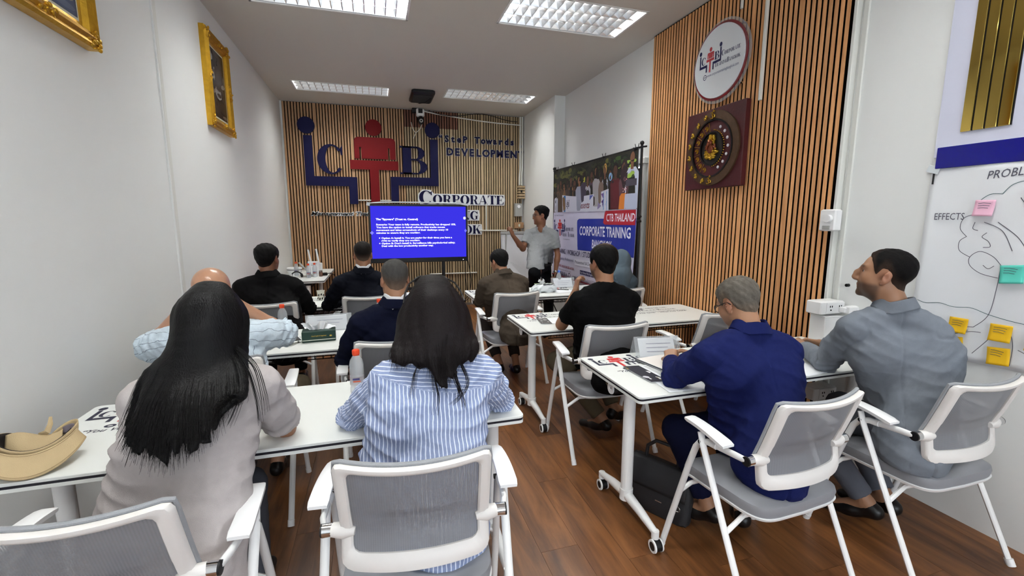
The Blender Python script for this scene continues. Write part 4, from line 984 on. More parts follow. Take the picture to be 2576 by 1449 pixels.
chair0 = make_chair(); used = [False]
def chair(x, y, deg, label, group='grey and white conference chairs at the tables'):
    o = chair0 if not used[0] else copy_tree(chair0)
    used[0] = True
    o.location = (x, y, 0); o.rotation_euler = (0, 0, R(deg)); tag(o, label, 'chair', group); return o
chair(-0.677, 1.373, -3.6, 'grey and white mesh chair of the woman with waist-long black hair')
chair(0.098, 1.401, -5.8, 'grey and white mesh chair of the woman in the striped shirt')
chair(1.538, 1.392, 3.6, 'grey and white mesh chair under the bright blue suited man')
chair(2.370, 1.328, -0.7, 'grey and white mesh chair under the grey suited man')
chair(1.439, 2.650, -1.7, 'grey and white mesh chair of the man in the black t-shirt')
chair(1.193, 4.023, 3.9, 'grey and white mesh chair of the man in the brown jacket')
chair(2.329, 2.763, 7.8, 'empty grey and white mesh chair at the slat wall')
chair(2.28, 3.96, -6, 'grey and white mesh chair of the person in the blue grey headscarf')
chair(-0.752, 2.56, -2, 'grey and white mesh chair of the bald man')
chair(0.080, 2.67, 1, 'grey and white mesh chair of the man with cropped grey hair')
chair(-0.848, 4.07, 3, 'grey and white mesh chair of the black suited man')
chair(-0.075, 4.20, 0, 'grey and white mesh chair of the dark navy suited man with a white collar')

# ================================================================== television on its stand
tv = empty('television', (0.676, 7.2, 0), 0, 'large flat television on a black stand showing a blue slide', 'television')
TX0, TX1, TZ0, TZ1 = -0.762, 0.762, 0.875, 1.78
one('casing', 'black_plastic', lambda b: (b.box((0, 0.02, (TZ0+TZ1)/2), (TX1-TX0, 0.05, TZ1-TZ0), bev=0.006), b.box((0, 0.06, 1.25), (0.9, 0.06, 0.55), bev=0.02)), tv)
SCM = bpy.data.materials.new('screen'); SCM.use_nodes = True; nt = SCM.node_tree; nt.nodes.clear()
o_ = nt.nodes.new('ShaderNodeOutputMaterial'); e_ = nt.nodes.new('ShaderNodeEmission'); a_ = nt.nodes.new('ShaderNodeAttribute'); a_.attribute_name = 'Col'
nt.links.new(a_.outputs['Color'], e_.inputs[0]); e_.inputs[1].default_value = 1.0; nt.links.new(e_.outputs[0], o_.inputs[0]); MATS['screen'] = SCM
SW, SH = 1.462, 0.80
pr = Print(Frame((-SW/2, -0.0065, TZ0 + 0.072), (1, 0, 0), (0, 0, 1)))
BLUE = rgb(48, 42, 190); WT = rgb(226, 226, 250)
pr.rect(0, 0, SW, SH, BLUE, 0)
lines = [('The "Spyware" (Trust vs. Control)', 0.075, 0.588, 0.63, 0.027, .05), ('Scenario: Your team is fully remote. Productivity has dropped 15%.', 0.075, 0.508, 1.225, 0.025, .042), ('You have the option to install software that tracks mouse', 0.075, 0.466, 1.05, 0.025, .042),
         ('movement and takes screenshots of their desktops every 10', 0.075, 0.424, 1.10, 0.025, .042), ('minutes to ensure they are working.', 0.075, 0.382, 0.66, 0.025, .042), ('Option A: Install it. You are paying for their time; you have a', 0.145, 0.302, 1.09, 0.025, .042),
         ('right to verify they are working.', 0.145, 0.262, 0.585, 0.025, .042), ("Option B: Don't install it. Surveillance kills psychological safety.", 0.145, 0.220, 1.14, 0.025, .042), ('Deal with the low productivity another way.', 0.145, 0.180, 0.79, 0.025, .042)]
for t_, x, z, wd, hh, bo in lines: pr.text(t_, x, z, hh, WT, 1, wid=wd, bold=bo)
for z in (0.311, 0.229): pr.ell(0.118, z + 0.004, 0.009, 0.009, WT, 1)
pr.ell(SW - 0.02, 0.62, 0.022, 0.024, rgb(190, 190, 240), 1); pr.ell(0.01, 0.395, 0.03, 0.03, rgb(110, 110, 235), 1, 4); pr.ell(SW - 0.006, 0.42, 0.022, 0.03, rgb(100, 100, 225), 1, 4)
pr.build('screen', 'screen', tv)
one('standby_light', mat('led', (0.8, 0.85, 1, 1), emis=(0.8, 0.85, 1, 1), estr=3), lambda b: b.cyl((0.68, -0.003, TZ0 + 0.028), (0.68, -0.008, TZ0 + 0.028), 0.006, 8), tv)
one('stand_post', 'black_plastic', lambda b: (b.box((0.36, 0.03, 0.5), (0.05, 0.04, 0.86), bev=0.005), b.box((-0.36, 0.03, 0.5), (0.05, 0.04, 0.86), bev=0.005), b.box((0, 0.035, 0.45), (0.76, 0.03, 0.05), bev=0.004)), tv)
one('stand_base', 'black_plastic', lambda b: (b.box((0.36, 0.03, 0.05), (0.06, 0.6, 0.04), bev=0.01), b.box((-0.36, 0.03, 0.05), (0.06, 0.6, 0.04), bev=0.01), b.box((0, 0.03, 0.05), (0.74, 0.06, 0.035), bev=0.008), b.cyl((0.36, -0.25, 0.025), (0.38, -0.25, 0.025), 0.025), b.cyl((-0.38, -0.25, 0.025), (-0.36, -0.25, 0.025), 0.025), b.cyl((0.36, 0.31, 0.025), (0.38, 0.31, 0.025), 0.025), b.cyl((-0.38, 0.31, 0.025), (-0.36, 0.31, 0.025), 0.025)), tv)
tag(one('plastic_film', 'pack_film', lambda b: (b.tube([(-0.085, 7.2, 1.786), (0.1, 7.195, 1.80), (0.3, 7.2, 1.806), (0.9, 7.2, 1.806), (1.25, 7.195, 1.80), (1.42, 7.2, 1.79)], [0.008, 0.012, 0.009, 0.010, 0.014, 0.008], 6), b.box((1.35, 7.19, 1.79), (0.2, 0.05, 0.03), rot=(0, 0.15, 0)), b.box((-0.08, 7.19, 1.775), (0.05, 0.05, 0.05), rot=(0, 0.2, 0)))), 'crumpled clear film left on the top edge of the television', 'film')
tag(one('black_cable', 'black_plastic', lambda b: (b.tube([(1.38, 7.23, 1.1), (1.44, 7.24, 0.9), (1.50, 7.25, 0.55), (1.46, 7.27, 0.25), (1.2, 7.3, 0.02)], 0.006, 6), b.tube([(1.40, 7.23, 1.0), (1.40, 7.25, 0.6), (1.43, 7.24, 0.3), (1.3, 7.3, 0.015)], 0.006, 6))), 'black cables hanging beside the television', 'cable')

# ================================================================== banner on its frame
BXP = 2.60; BY0, BY1, BZ0, BZ1 = 4.13, 6.42, 0.72, 2.255     # near edge, far edge
bn = empty('banner_stand', (BXP, (BY0+BY1)/2, 0), 0, 'wide printed vinyl banner on a black tube frame behind the presenter', 'banner')
BW, BH = BY1 - BY0, BZ1 - BZ0
BMAT = M['banner_cloth']
def bend_pt(x, y):   # gentle ripples of the vinyl
    return 0.010*math.sin(x*5 + y*1.5) + 0.006*math.sin(x*13 - y*4) + 0.012*math.exp(-y*5)*math.sin(x*8)
pr = Print(Frame((0, BW/2, 0), (0, -1, 0), (0, 0, 1), lift=0.0008))
WHT = rgb(206, 202, 222)
g0 = MB(); 
# cloth base as a grid, prints ride on it
one('vinyl_sheet', mat('vinyl', WHT, 0.55), lambda b: b.grid(lambda u, v: (bend_pt(u*BW, v*BH) + 0.0012, BW/2 - u*BW, BZ0 + v*BH), 60, 40), bn, thick=0.0008)
def bp(x, y, l): return (bend_pt(x, y) - 0.0016 - 0.0011*l, BW/2 - x, BZ0 + y)
class WrapPrint(Print):
    """print that follows the ripples: long shapes are cut into short cells"""
    def __init__(s): s.mb = MB()
    def poly(s, pts, col, layer=1.0, depth=0.0):
        s.mb.cur = col; s.mb.add([bp(x, y, layer) for x, y in pts], [tuple(range(len(pts)))])
    def rect(s, x0, y0, x1, y1, col, layer=1.0, depth=0.0):
        nx_, ny_ = max(1, int((x1-x0)/0.06)), max(1, int((y1-y0)/0.08))
        for i in range(nx_):
            for j in range(ny_):
                a, b_, c, d = x0 + (x1-x0)*i/nx_, x0 + (x1-x0)*(i+1)/nx_, y0 + (y1-y0)*j/ny_, y0 + (y1-y0)*(j+1)/ny_
                s.poly([(a, c), (b_, c), (b_, d), (a, d)], col, layer)
    def mesh2d(s, vs, fs, col, layer=1.0, depth=0.0):
        s.mb.cur = col; s.mb.add([bp(x, y, layer) for x, y in vs], fs)
pr = WrapPrint()
# photograph strip at the top
py0 = 0.93
rr = random.Random(21)
pr.rect(0.0, py0, BW, BH, rgb(38, 36, 28), 0)
for _ in range(150):
    x, y = rr.uniform(0.05, BW-0.05), rr.uniform(py0 + 0.32, BH - 0.04)
    c = rr.choice([rgb(70, 72, 38), rgb(52, 56, 34), rgb(96, 96, 48), rgb(30, 32, 24), rgb(44, 44, 30)])
    if x > 1.75: c = rr.choice([rgb(36, 52, 30), rgb(26, 30, 24), rgb(58, 80, 38), rgb(24, 26, 22)])
    pr.ell(x, y, rr.uniform(.03, .09), rr.uniform(.015, .04), c, 0.3 + _*0.002, 7)
for _ in range(26): pr.ell(rr.uniform(1.95, 2.22), rr.uniform(BH - 0.28, BH - 0.1), rr.uniform(.02, .06), rr.uniform(.008, .02), rgb(150, 178, 78), 0.7 + _*0.002, 7)
pr.rect(0.0, py0, 0.5, py0 + 0.3, rgb(84, 66, 52), 0.5)
def man(x, y, s_, skin, top, hair, lay=1.0, long_=False, w_=1.0):
    yb = max(py0 + 0.005, y - 0.42*s_); pr.poly([(x - 0.085*s_*w_, yb), (x + 0.085*s_*w_, yb), (x + 0.09*s_*w_, y - 0.13*s_), (x + 0.05*s_, y - 0.085*s_), (x - 0.05*s_, y - 0.085*s_), (x - 0.09*s_*w_, y - 0.13*s_)], top, lay)
    pr.poly([(x - 0.02*s_, y - 0.10*s_), (x + 0.02*s_, y - 0.10*s_), (x + 0.02*s_, y - 0.04*s_), (x - 0.02*s_, y - 0.04*s_)], skin, lay + 0.1)
    if long_: pr.ell(x, y - 0.06*s_, 0.062*s_, 0.13*s_, hair, lay + 0.12, 14)
    else: pr.ell(x, y + 0.012*s_, 0.045*s_, 0.055*s_, hair, lay + 0.12, 12)
    pr.ell(x - 0.004, y - 0.01*s_, 0.035*s_, 0.048*s_, skin, lay + 0.2, 12)
BR = [rgb(110, 72, 52), rgb(92, 58, 42), rgb(134, 94, 66), rgb(78, 50, 38)]
for i in range(13):
    x = 0.20 + i*0.118; y = 1.30 + 0.035*math.sin(i*2.1) + 0.006*i
    if i > 6: y += 0.01
    man(x, y, 0.92 if i < 5 else 1.0, BR[i % 4], [rgb(110, 84, 58), rgb(86, 70, 52), rgb(120, 92, 60), rgb(70, 56, 48), rgb(150, 108, 66), rgb(40, 38, 46), rgb(150, 152, 170), rgb(66, 56, 74), rgb(176, 176, 186), rgb(84, 66, 84), rgb(160, 156, 160), rgb(120, 100, 90), rgb(186, 190, 206)][i], rgb(34, 26, 22), 1.0 + 0.03*i, i in (4, 10, 12))
pr.ell(1.03, 1.335, 0.03, 0.05, rgb(176, 176, 60), 1.6, 10); pr.ell(1.615, 1.40, 0.05, 0.065, rgb(196, 150, 74), 1.45, 12)
man(0.10, 1.22, 0.85, BR[0], rgb(196, 194, 206), rgb(24, 20, 20), 1.5, True)
man(1.76, 1.34, 0.8, BR[1], rgb(40, 40, 44), rgb(30, 24, 24), 1.5); pr.ell(1.765, 1.30, 0.04, 0.045, rgb(126, 170, 214), 1.8, 12)
man(1.865, 1.37, 1.15, BR[3], rgb(88, 28, 34), rgb(22, 18, 18), 1.7); pr.rect(1.80, py0, 1.93, 1.06, rgb(92, 62, 46), 1.68); pr.rect(1.795, 1.04, 1.935, 1.13, rgb(34, 30, 40), 1.9)
man(2.03, 1.38, 1.25, BR[0], rgb(90, 60, 66), rgb(46, 30, 34), 2.0, True)
for _ in range(50): pr.ell(2.03 + rr.uniform(-.085, .085), rr.uniform(1.10, 1.26), 0.009, 0.008, rr.choice([rgb(190, 120, 130), rgb(220, 200, 200), rgb(40, 26, 40)]), 2.35, 6)
pr.poly([(1.955, py0), (2.11, py0), (2.10, 1.10), (1.965, 1.10)], rgb(206, 120, 44), 2.5)
man(2.19, 1.47, 1.3, rgb(120, 82, 60), rgb(190, 196, 214), rgb(30, 24, 22), 2.6); pr.rect(2.08, py0, BW - 0.005, 1.09, rgb(178, 184, 208), 2.65); pr.rect(2.085, 1.17, BW - 0.01, 1.24, rgb(72, 66, 78), 2.9)
pr.line([(0.04, py0), (0.02, 1.2), (0.0, 1.2)], 0.012, rgb(30, 26, 28), 2); pr.rect(0.11, py0, 0.2, 1.13, rgb(176, 176, 190), 1.95)
# the white sheet the group holds
for q in range(24):
    x0_, x1_ = 0.37 + 1.36*q/24, 0.37 + 1.36*(q+1)/24; e0, e1 = 1.178 - 0.045*math.sin(PI*q/24), 1.178 - 0.045*math.sin(PI*(q+1)/24)
    for j in range(3): pr.poly([(x0_, py0 - .01 + (e0-py0)*j/3), (x1_, py0 - .01 + (e1-py0)*j/3), (x1_, py0 - .01 + (e1-py0)*(j+1)/3), (x0_, py0 - .01 + (e0-py0)*(j+1)/3)], rgb(200, 200, 214), 3.2)
pr.rect(0.42, py0, 0.49, 1.155, rgb(44, 110, 172), 3.4); pr.rect(1.60, py0, 1.69, 1.145, rgb(50, 140, 200), 3.4)
for tri, c in (([(1.22, 1.12), (1.31, 1.12), (1.22, 1.06)], rgb(84, 96, 170)), ([(1.31, 1.11), (1.42, 1.05), (1.31, 0.98)], rgb(70, 60, 60)), ([(1.42, 1.12), (1.52, 1.12), (1.42, 1.07)], rgb(66, 58, 66)), ([(1.42, 1.04), (1.54, 0.98), (1.42, 0.94)], rgb(140, 128, 176)), ([(1.52, 1.12), (1.60, 1.13), (1.60, 1.06)], rgb(116, 88, 160)), ([(1.54, 1.03), (1.60, 1.06), (1.60, 0.96)], rgb(84, 52, 130))): pr.poly(tri, c, 3.5)
emblem_print(pr, 0.52, 0.965, 0.12, NAVY, rgb(60, 40, 60), 3.5, sy=0.19); pr.text('Presents', 0.88, 0.965, 0.085, rgb(112, 30, 50), 3.5, shear=0.25, wid=0.34, bold=0.01)
# lower part
pr.text('"Step Towards Development"', 0.05, 0.875, 0.022, rgb(60, 60, 100), 1, wid=0.36)
emblem_print(pr, 0.04, 0.585, 0.42, rgb(30, 30, 96), rgb(186, 40, 40), 1, sy=0.36)
for txt, x, y, h, f1, s_ in (('CORPORATE', 0.47, 0.665, 0.045, 0.075, 0.72), ('TRAINING', 0.37, 0.585, 0.042, 0.065, 0.6), ('BANGKOK', 0.61, 0.585, 0.042, 0.065, 0.6)):
    for ch, P, a, b_ in didone_line(txt, x, y, h, f1, 0.05, s_)[0]:
        for q in P: pr.poly(q, rgb(40, 36, 80), 1)
pr.text('www.corporatetrainingbangkok.com', 0.40, 0.54, 0.014, rgb(80, 80, 100), 1, wid=0.26)
BB = rgb(28, 44, 148)
pr.rect(0.93, 0.42, BW, 0.83, BB, 1); pr.poly([(0.93, 0.83), (0.88, 0.81), (0.875, 0.78), (0.92, 0.47), (0.93, 0.44)], BB, 1)
pr.poly([(1.60, 0.78), (1.64, 0.90), (1.66, 0.92), (1.70, 0.92), (1.70, 0.76), (1.64, 0.76)], rgb(172, 28, 44), 1.4); pr.rect(1.68, 0.76, BW - 0.01, 0.92, rgb(172, 28, 44), 1.5)
pr.text('CTB ', 1.68, 0.80, 0.085, rgb(236, 226, 240), 2, bold=0.012, wid=0.16); pr.text('THAILAND', 1.87, 0.80, 0.085, rgb(236, 226, 240), 2, bold=0.016, shear=0.2, wid=0.40)
pr.text('CORPORATE TRAINING', 0.97, 0.62, 0.115, rgb(226, 224, 240), 2, bold=0.022, wid=1.24); pr.text('BANGKOK', 1.30, 0.465, 0.105, rgb(226, 224, 240), 2, bold=0.022, wid=0.52)
pr.text('TRAINING / WORKSHOP / STUDY-TOURS / INDUSTRY-VISIT', 0.17, 0.335, 0.068, rgb(52, 44, 84), 1, bold=0.012, wid=2.0)
pr.rect(0.84, 0.21, 1.45, 0.295, rgb(222, 220, 234), 0.8); pr.text('Designed by Professionals', 0.20, 0.245, 0.038, rgb(60, 60, 100), 1.2, wid=0.60); pr.text('Presented & Developed', 0.86, 0.235, 0.042, rgb(50, 50, 90), 1.2, wid=0.62, bold=0.005); pr.text('Delivered by Experts.', 1.62, 0.20, 0.048, rgb(56, 56, 90), 1.2, wid=0.56, bold=0.008)
pr.rect(1.0, 0.10, 1.42, 0.155, rgb(34, 30, 82), 1); pr.text('Our Partner Wide Programs', 1.01, 0.113, 0.030, rgb(220, 220, 236), 1.4, wid=0.39)
pr.text('VIDEO, REINFORCED & FUN', 0.20, 0.135, 0.030, rgb(140, 30, 50), 1, wid=0.62, bold=0.02); pr.text('interactive sessions and case studies', 0.22, 0.09, 0.02, rgb(120, 116, 130), 1, wid=0.5)
for k in range(4): pr.text('Document Review' if k % 2 else 'Assessments', 0.95 + 0.27*(k % 2), 0.04 - 0.06*(k//2) + 0.0, 0.022, rgb(110, 106, 130), 1, wid=0.22)
pr.text('+66 93 580 50 50 4', 0.05, 0.018, 0.05, rgb(50, 50, 70), 1, wid=0.52, bold=0.02)
for t in range(18):
    a, b_ = 2*PI*t/18, 2*PI*(t+1)/18; cx, cy = 0.66, 0.045
    pr.poly([(cx + 0.045*math.cos(a), cy + 0.035*math.sin(a)), (cx + 0.045*math.cos(b_), cy + 0.035*math.sin(b_)), (cx + 0.033*math.cos(b_), cy + 0.024*math.sin(b_)), (cx + 0.033*math.cos(a), cy + 0.024*math.sin(a))], rgb(60, 60, 80), 1)
pr.text('www.ctb', 0.78, 0.03, 0.035, rgb(50, 50, 70), 1, wid=0.18, bold=0.01); pr.text('CAFE & DESSERTS', 1.86, 0.03, 0.030, rgb(150, 40, 60), 1, wid=0.36, bold=0.01)
pr.rect(0.0, -0.012, BW, 0.006, rgb(120, 24, 40), 1)
pr.build('banner_print', 'banner_cloth', bn)
def bpole(b):
    for y in (BW/2 + 0.015, -BW/2 - 0.02):
        b.cyl((0.025, y, 0.02), (0.025, y, BZ1 + 0.035), 0.013, 12)
        b.tube([(0.025, y, 0.25), (0.12 + 0.02, y, 0.015)], 0.009, 8); b.tube([(0.025, y, 0.25), (-0.17, y, 0.015)], 0.009, 8)
    b.cyl((0.025, BW/2 + 0.015, BZ1 + 0.012), (0.025, -BW/2 - 0.02, BZ1 + 0.012), 0.011, 10)
one('tube_frame', 'black_plastic', bpole, bn)
one('frame_knob', 'black_plastic', lambda b: (b.cyl((0.025, -BW/2 - 0.02, BZ1 + 0.012), (0.025, -BW/2 - 0.10, BZ1 + 0.005), 0.009, 10), b.sphere((0.025, -BW/2 - 0.02, BZ1 + 0.05), 0.022, 10, 6), b.cyl((0.0, -BW/2 - 0.03, 1.55), (-0.0, -BW/2 - 0.09, 1.57), 0.012, 8), b.cyl((0.0, -BW/2 - 0.03, 1.52), (-0.0, -BW/2 - 0.09, 1.52), 0.012, 8), b.sphere((0.025, BW/2 + 0.02, BZ1 + 0.04), 0.025, 10, 6)), bn)
def clip(y):
    o = one('binder_clip', 'black_plastic', lambda b: (b.box((0, 0, 0), (0.035, 0.05, 0.028), bev=0.004), b.tube([(0.008, -0.012, 0.01), (0.014, -0.018, 0.05), (0.014, -0.006, 0.05), (0.008, -0.008, 0.01)], 0.0022, 5), b.tube([(-0.008, 0.010, 0.01), (-0.016, 0.018, 0.045), (-0.016, 0.006, 0.045), (-0.008, 0.008, 0.01)], 0.0022, 5)), bn)
    o.location = (0.012, y, BZ1 + 0.004)
for y in (BW/2 - 0.03, BW/2 - 0.11, BW/2 - 0.68, -BW/2 + 0.75, -BW/2 + 0.05): clip(y)

# ================================================================== flip chart easel
fc = empty('flip_chart', (2.22, 6.75, 0), 0, 'flip chart easel with a blank sheet behind the presenter', 'flip chart')
one('board', 'board_white', lambda b: b.box((0, 0.03, 0.98), (0.66, 0.02, 0.72), rot=(R(-8), 0, 0), bev=0.004), fc, smooth=False)
one('sheet', 'paper', lambda b: b.grid(lambda u, v: (-0.31 + 0.62*u + 0.008*math.sin(v*6), 0.012 + 0.10*(v-.5) - 0.012*math.sin(u*7 + v*9)*(1-v), 0.62 + 0.70*v), 16, 20), fc, thick=0.001)
one('clamp_bar', 'grey_metal', lambda b: b.box((0, 0.06, 1.335), (0.68, 0.03, 0.045), rot=(R(-8), 0, 0), bev=0.005), fc)
one('leg', 'grey_metal', lambda b: b.tube([(-0.25, 0.05, 1.32), (-0.33, -0.05, 0.0)], 0.012, 8), fc); one('leg', 'grey_metal', lambda b: b.tube([(0.25, 0.05, 1.32), (0.33, -0.05, 0.0)], 0.012, 8), fc); one('leg', 'grey_metal', lambda b: b.tube([(0, 0.08, 1.32), (0, 0.55, 0.0)], 0.012, 8), fc)
# ================================================================== things on the tables
TZ = 0.7405
def bottle(x, y, label, h=0.20, r=0.031, cap='orange_cap', z=TZ, name='water_bottle', labelcol=rgb(176, 150, 160), rot=0):
    o = empty(name, (x, y, z), rot, label, 'bottle', 'small plastic water bottles')
    prof = [(0.001, 0.004), (r*0.75, 0.0), (r, 0.008), (r, h*0.14), (r*0.94, h*0.17), (r, h*0.20), (r, h*0.42), (r*0.95, h*0.45), (r, h*0.48), (r, h*0.66), (r*0.86, h*0.76), (r*0.5, h*0.86), (r*0.42, h*0.89), (r*0.42, h*0.94)]
    one('shell', 'clear_plastic', lambda b: b.lathe(prof, 24, caps=False), o)
    one('water', mat('water', rgb(226, 232, 240), 0.05, alpha=0.12) if 'water' not in M else 'water', lambda b: b.lathe([(r*0.9, 0.01), (r*0.93, h*0.15), (r*0.93, h*0.55), (r*0.93, h*0.60)], 20), o)
    one('cap', cap, lambda b: (b.lathe([(r*0.50, h*0.895), (r*0.52, h*0.90), (r*0.52, h*0.985), (r*0.46, h)], 20), b.lathe([(r*0.48, h*0.875), (r*0.48, h*0.89)], 16)), o)
    one('label_band', 'clear_label' if 'clear_label' in M else mat('clear_label', labelcol, 0.4, alpha=0.35), lambda b: b.lathe([(r*1.01, h*0.22), (r*1.01, h*0.41)], 24, caps=False), o)
    F = MB()
    pr = Print(Frame((0, -r*1.03, h*0.28), (1, 0, 0), (0, 0, 1))); pr.rect(-0.016, 0.004, 0.016, 0.010, rgb(200, 90, 60)); pr.rect(-0.018, 0.014, 0.012, 0.022, rgb(70, 66, 120)); pr.build('label_print', 'print', o)
    return o
bottle(-0.650, 3.43, 'orange capped water bottle by the bald man\'s elbow', 0.205, 0.032)
bottle(0.005, 3.46, 'orange capped water bottle half hidden behind the man with cropped grey hair', 0.205, 0.032)
bottle(-0.108, 2.10, 'orange capped water bottle at the left sleeve of the woman in the striped shirt', 0.205, 0.032)
bottle(-0.905, 6.71, 'red capped water bottle at the front of the lengthwise table, nearer the wall', 0.20, 0.03)
bottle(-0.835, 6.80, 'red capped water bottle at the front of the lengthwise table, nearer the slats', 0.20, 0.03)
bottle(-1.11, 7.05, 'red capped water bottle beside the white tub', 0.20, 0.03)
bottle(2.08, 4.92, 'blue capped water bottle seen past the shoulder of the brown jacket', 0.20, 0.03, 'blue_cap')
def tissue_puff(b, w_, d_, h_, seed=1):
    rr = random.Random(seed)
    ph = [rr.uniform(0, 6) for _ in range(4)]
    def f(u, v):
        x = (u - .5)*w_*(0.55 + 0.45*v + 0.15*math.sin(u*19 + ph[0])*v); a = math.sin(u*PI)
        return (x, 0.012*math.sin(u*23 + ph[1])*(0.3+v) + d_*0.3*v*math.sin(u*7 + ph[2]), h_*v*(0.65 + 0.25*math.sin(u*11 + ph[3]) + 0.2*a))
    b.grid(f, 40, 8); b.grid(lambda u, v: tuple(Vector(f(u, v)) + Vector((0.01*math.sin(v*8), 0.02 + 0.01*math.sin(u*17), -0.008*v))), 40, 8)
tb = empty('tissue_box', (-0.385, 3.15, TZ), R(4), 'dark green cardboard tissue box with gold lettering', 'tissue box')
one('carton', 'green_box', lambda b: b.box((0, 0, 0.036), (0.205, 0.11, 0.072), bev=0.004), tb, smooth=False)
one('carton_end', 'cream_card', lambda b: (b.box((-0.1035, 0, 0.036), (0.002, 0.100, 0.062), bev=0.0008)), tb, smooth=False)
pr = Print(Frame((-0.1, -0.0556, 0), (1, 0, 0), (0, 0, 1))); pr.rect(0.0, 0.013, 0.2, 0.018, rgb(200, 204, 190)); pr.text('Good health & happiness', 0.055, 0.038, 0.008, rgb(196, 160, 60), 1, wid=0.09, shear=0.2, bold=0.02); pr.ell(0.172, 0.038, 0.008, 0.005, rgb(196, 160, 60)); pr.build('box_print', 'print', tb)
one('tissue', 'tissue', lambda b: tissue_puff(b, 0.19, 0.05, 0.055, 4), tb).location = (0, 0, 0.068)
tb2 = empty('tissue_box', (-0.30, 4.86, TZ), R(12), 'green tissue box with white tissue behind the navy sleeve beside the paper cup', 'tissue box')
one('carton', 'green_box', lambda b: b.box((0, 0, 0.036), (0.20, 0.11, 0.072), bev=0.004), tb2, smooth=False); one('tissue', 'tissue', lambda b: tissue_puff(b, 0.16, 0.05, 0.07, 9), tb2).location = (-0.03, 0, 0.066)
# tissue pack on the presenter-side table
tp = empty('tissue_pack', (1.775, 4.62, TZ), R(-8), 'white and pale green plastic tissue pack beside the brown jacket', 'tissue pack')
def pack(b):
    def f(u, v):
        a = 2*PI*u; x = 0.145*math.cos(a)*(abs(math.cos(a))**-0.25 if abs(math.cos(a)) > .05 else 1)*(1 - 0.06*v); y = 0.075*math.sin(a)*(abs(math.sin(a))**-0.25 if abs(math.sin(a)) > .05 else 1)
        s_ = [0.75, 1.0, 1.0, 0.8, 0.02][min(4, int(v*4))]; k = v*4 - int(v*4) if v < 1 else 0
        s0, s1 = [0.80, 1.0, 0.98, 0.78, 0.02][min(4, int(v*4))], [0.80, 1.0, 0.98, 0.78, 0.02, 0.02][min(5, int(v*4)+1)]
        s_ = s0 + (s1 - s0)*k; n_ = 0.006*math.sin(u*37 + v*9) + 0.005*math.sin(u*71 - v*13)
        return (x*s_ + n_, y*s_ + n_*.8, min(v*1.25, 1)*0.085 + n_*0.7)
    b.grid(f, 72, 16, True)
one('film', 'pack_film', pack, tp)
pr = Print(Frame((0, 0, 0.0895), (1, 0, 0), (0, 1, 0))); pr.poly([(-0.11, -0.02), (0.05, -0.055), (0.12, -0.035), (0.12, -0.01), (-0.02, 0.0)], rgb(40, 42, 46)); pr.poly([(-0.11, 0.0), (0.11, 0.015), (0.10, 0.05), (-0.10, 0.05)], rgb(186, 204, 160)); pr.text('FACIAL TISSUE', -0.06, -0.035, 0.014, rgb(220, 224, 226), 2, wid=0.13, rot=-0.1); pr.build('pack_print', 'print_gloss', tp)
one('tissue', 'tissue', lambda b: tissue_puff(b, 0.07, 0.03, 0.055, 2), tp).location = (-0.02, 0.01, 0.088)
# acrylic holders with a sheet of paper
def holder(x0, y0, x1, y1, h, label, tilt=0.05):
    L = math.hypot(x1-x0, y1-y0); a = math.atan2(y1-y0, x1-x0)
    o = empty('sign_holder', ((x0+x1)/2, (y0+y1)/2, TZ), a, label, 'sign holder', 'acrylic sign holders on the tables')
    one('acrylic_face', 'acrylic', lambda b: (b.add([(-L/2, 0, 0.002), (L/2, 0, 0.002), (L/2, tilt, h), (-L/2, tilt, h)], [(0, 1, 2, 3)]), b.add([(-L/2, 2*tilt, 0.002), (L/2, 2*tilt, 0.002), (L/2, tilt + 0.004, h), (-L/2, tilt + 0.004, h)], [(0, 3, 2, 1)])), o, smooth=False, thick=0.003)
    one('paper_insert', 'paper', lambda b: b.add([(-L/2 + 0.025, 0.003, 0.004), (L/2 - 0.03, 0.003, 0.004), (L/2 - 0.035, tilt*0.9, h*0.93), (-L/2 + 0.02, tilt*0.9, h*0.93)], [(0, 1, 2, 3)]), o, smooth=False, thick=0.0006)
    Lh = math.hypot(tilt, h); pr = Print(Frame((-L/2, -0.0022, 0), (1, 0, 0), (0, tilt/Lh, h/Lh)))
    for k in range(3): pr.rect(L*0.25, h*(0.72 - 0.2*k), L*(0.8 - 0.07*k), h*(0.72 - 0.2*k) + 0.003, rgb(150, 152, 170))
    pr.build('typed_lines', 'print', o)
    return o
holder(-0.50, 3.375, -0.19, 3.40, 0.115, 'clear acrylic sign holder behind the dark green tissue box')
holder(1.975, 4.86, 2.26, 4.84, 0.115, 'clear acrylic sign holder near the presenter\'s hand')
holder(1.41, 2.175, 1.68, 2.13, 0.115, 'clear acrylic sign holder in front of the blue suited man')
# cup
cp = empty('paper_cup', (-0.548, 4.80, TZ), 0, 'white paper cup printed with dark coffee beans on the front table', 'cup')
one('cup_wall', mat('cup_paper', rgb(226, 222, 208), 0.6), lambda b: b.lathe([(0.027, 0.0), (0.036, 0.088), (0.0385, 0.09), (0.0385, 0.094), (0.0355, 0.094), (0.0345, 0.088), (0.026, 0.006)], 26, caps=False), cp)
one('coffee', 'dark_lining', lambda b: b.loft([[(0.0335*math.cos(t), 0.0335*math.sin(t), z) for t in [2*PI*k/20 for k in range(20)]] for z in (0.074, 0.076)]), cp)
one('bean_print', 'leather_black', lambda b: [b.sphere((0.0335*math.sin(a), -0.0335*math.cos(a), z), (0.007, 0.003, 0.012), 8, 5, (0, 0.3, a)) for a, z in ((-0.5, 0.052), (0.25, 0.058), (0.9, 0.05), (-0.9, 0.02), (-0.2, 0.014), (0.5, 0.018), (1.3, 0.03))], cp)
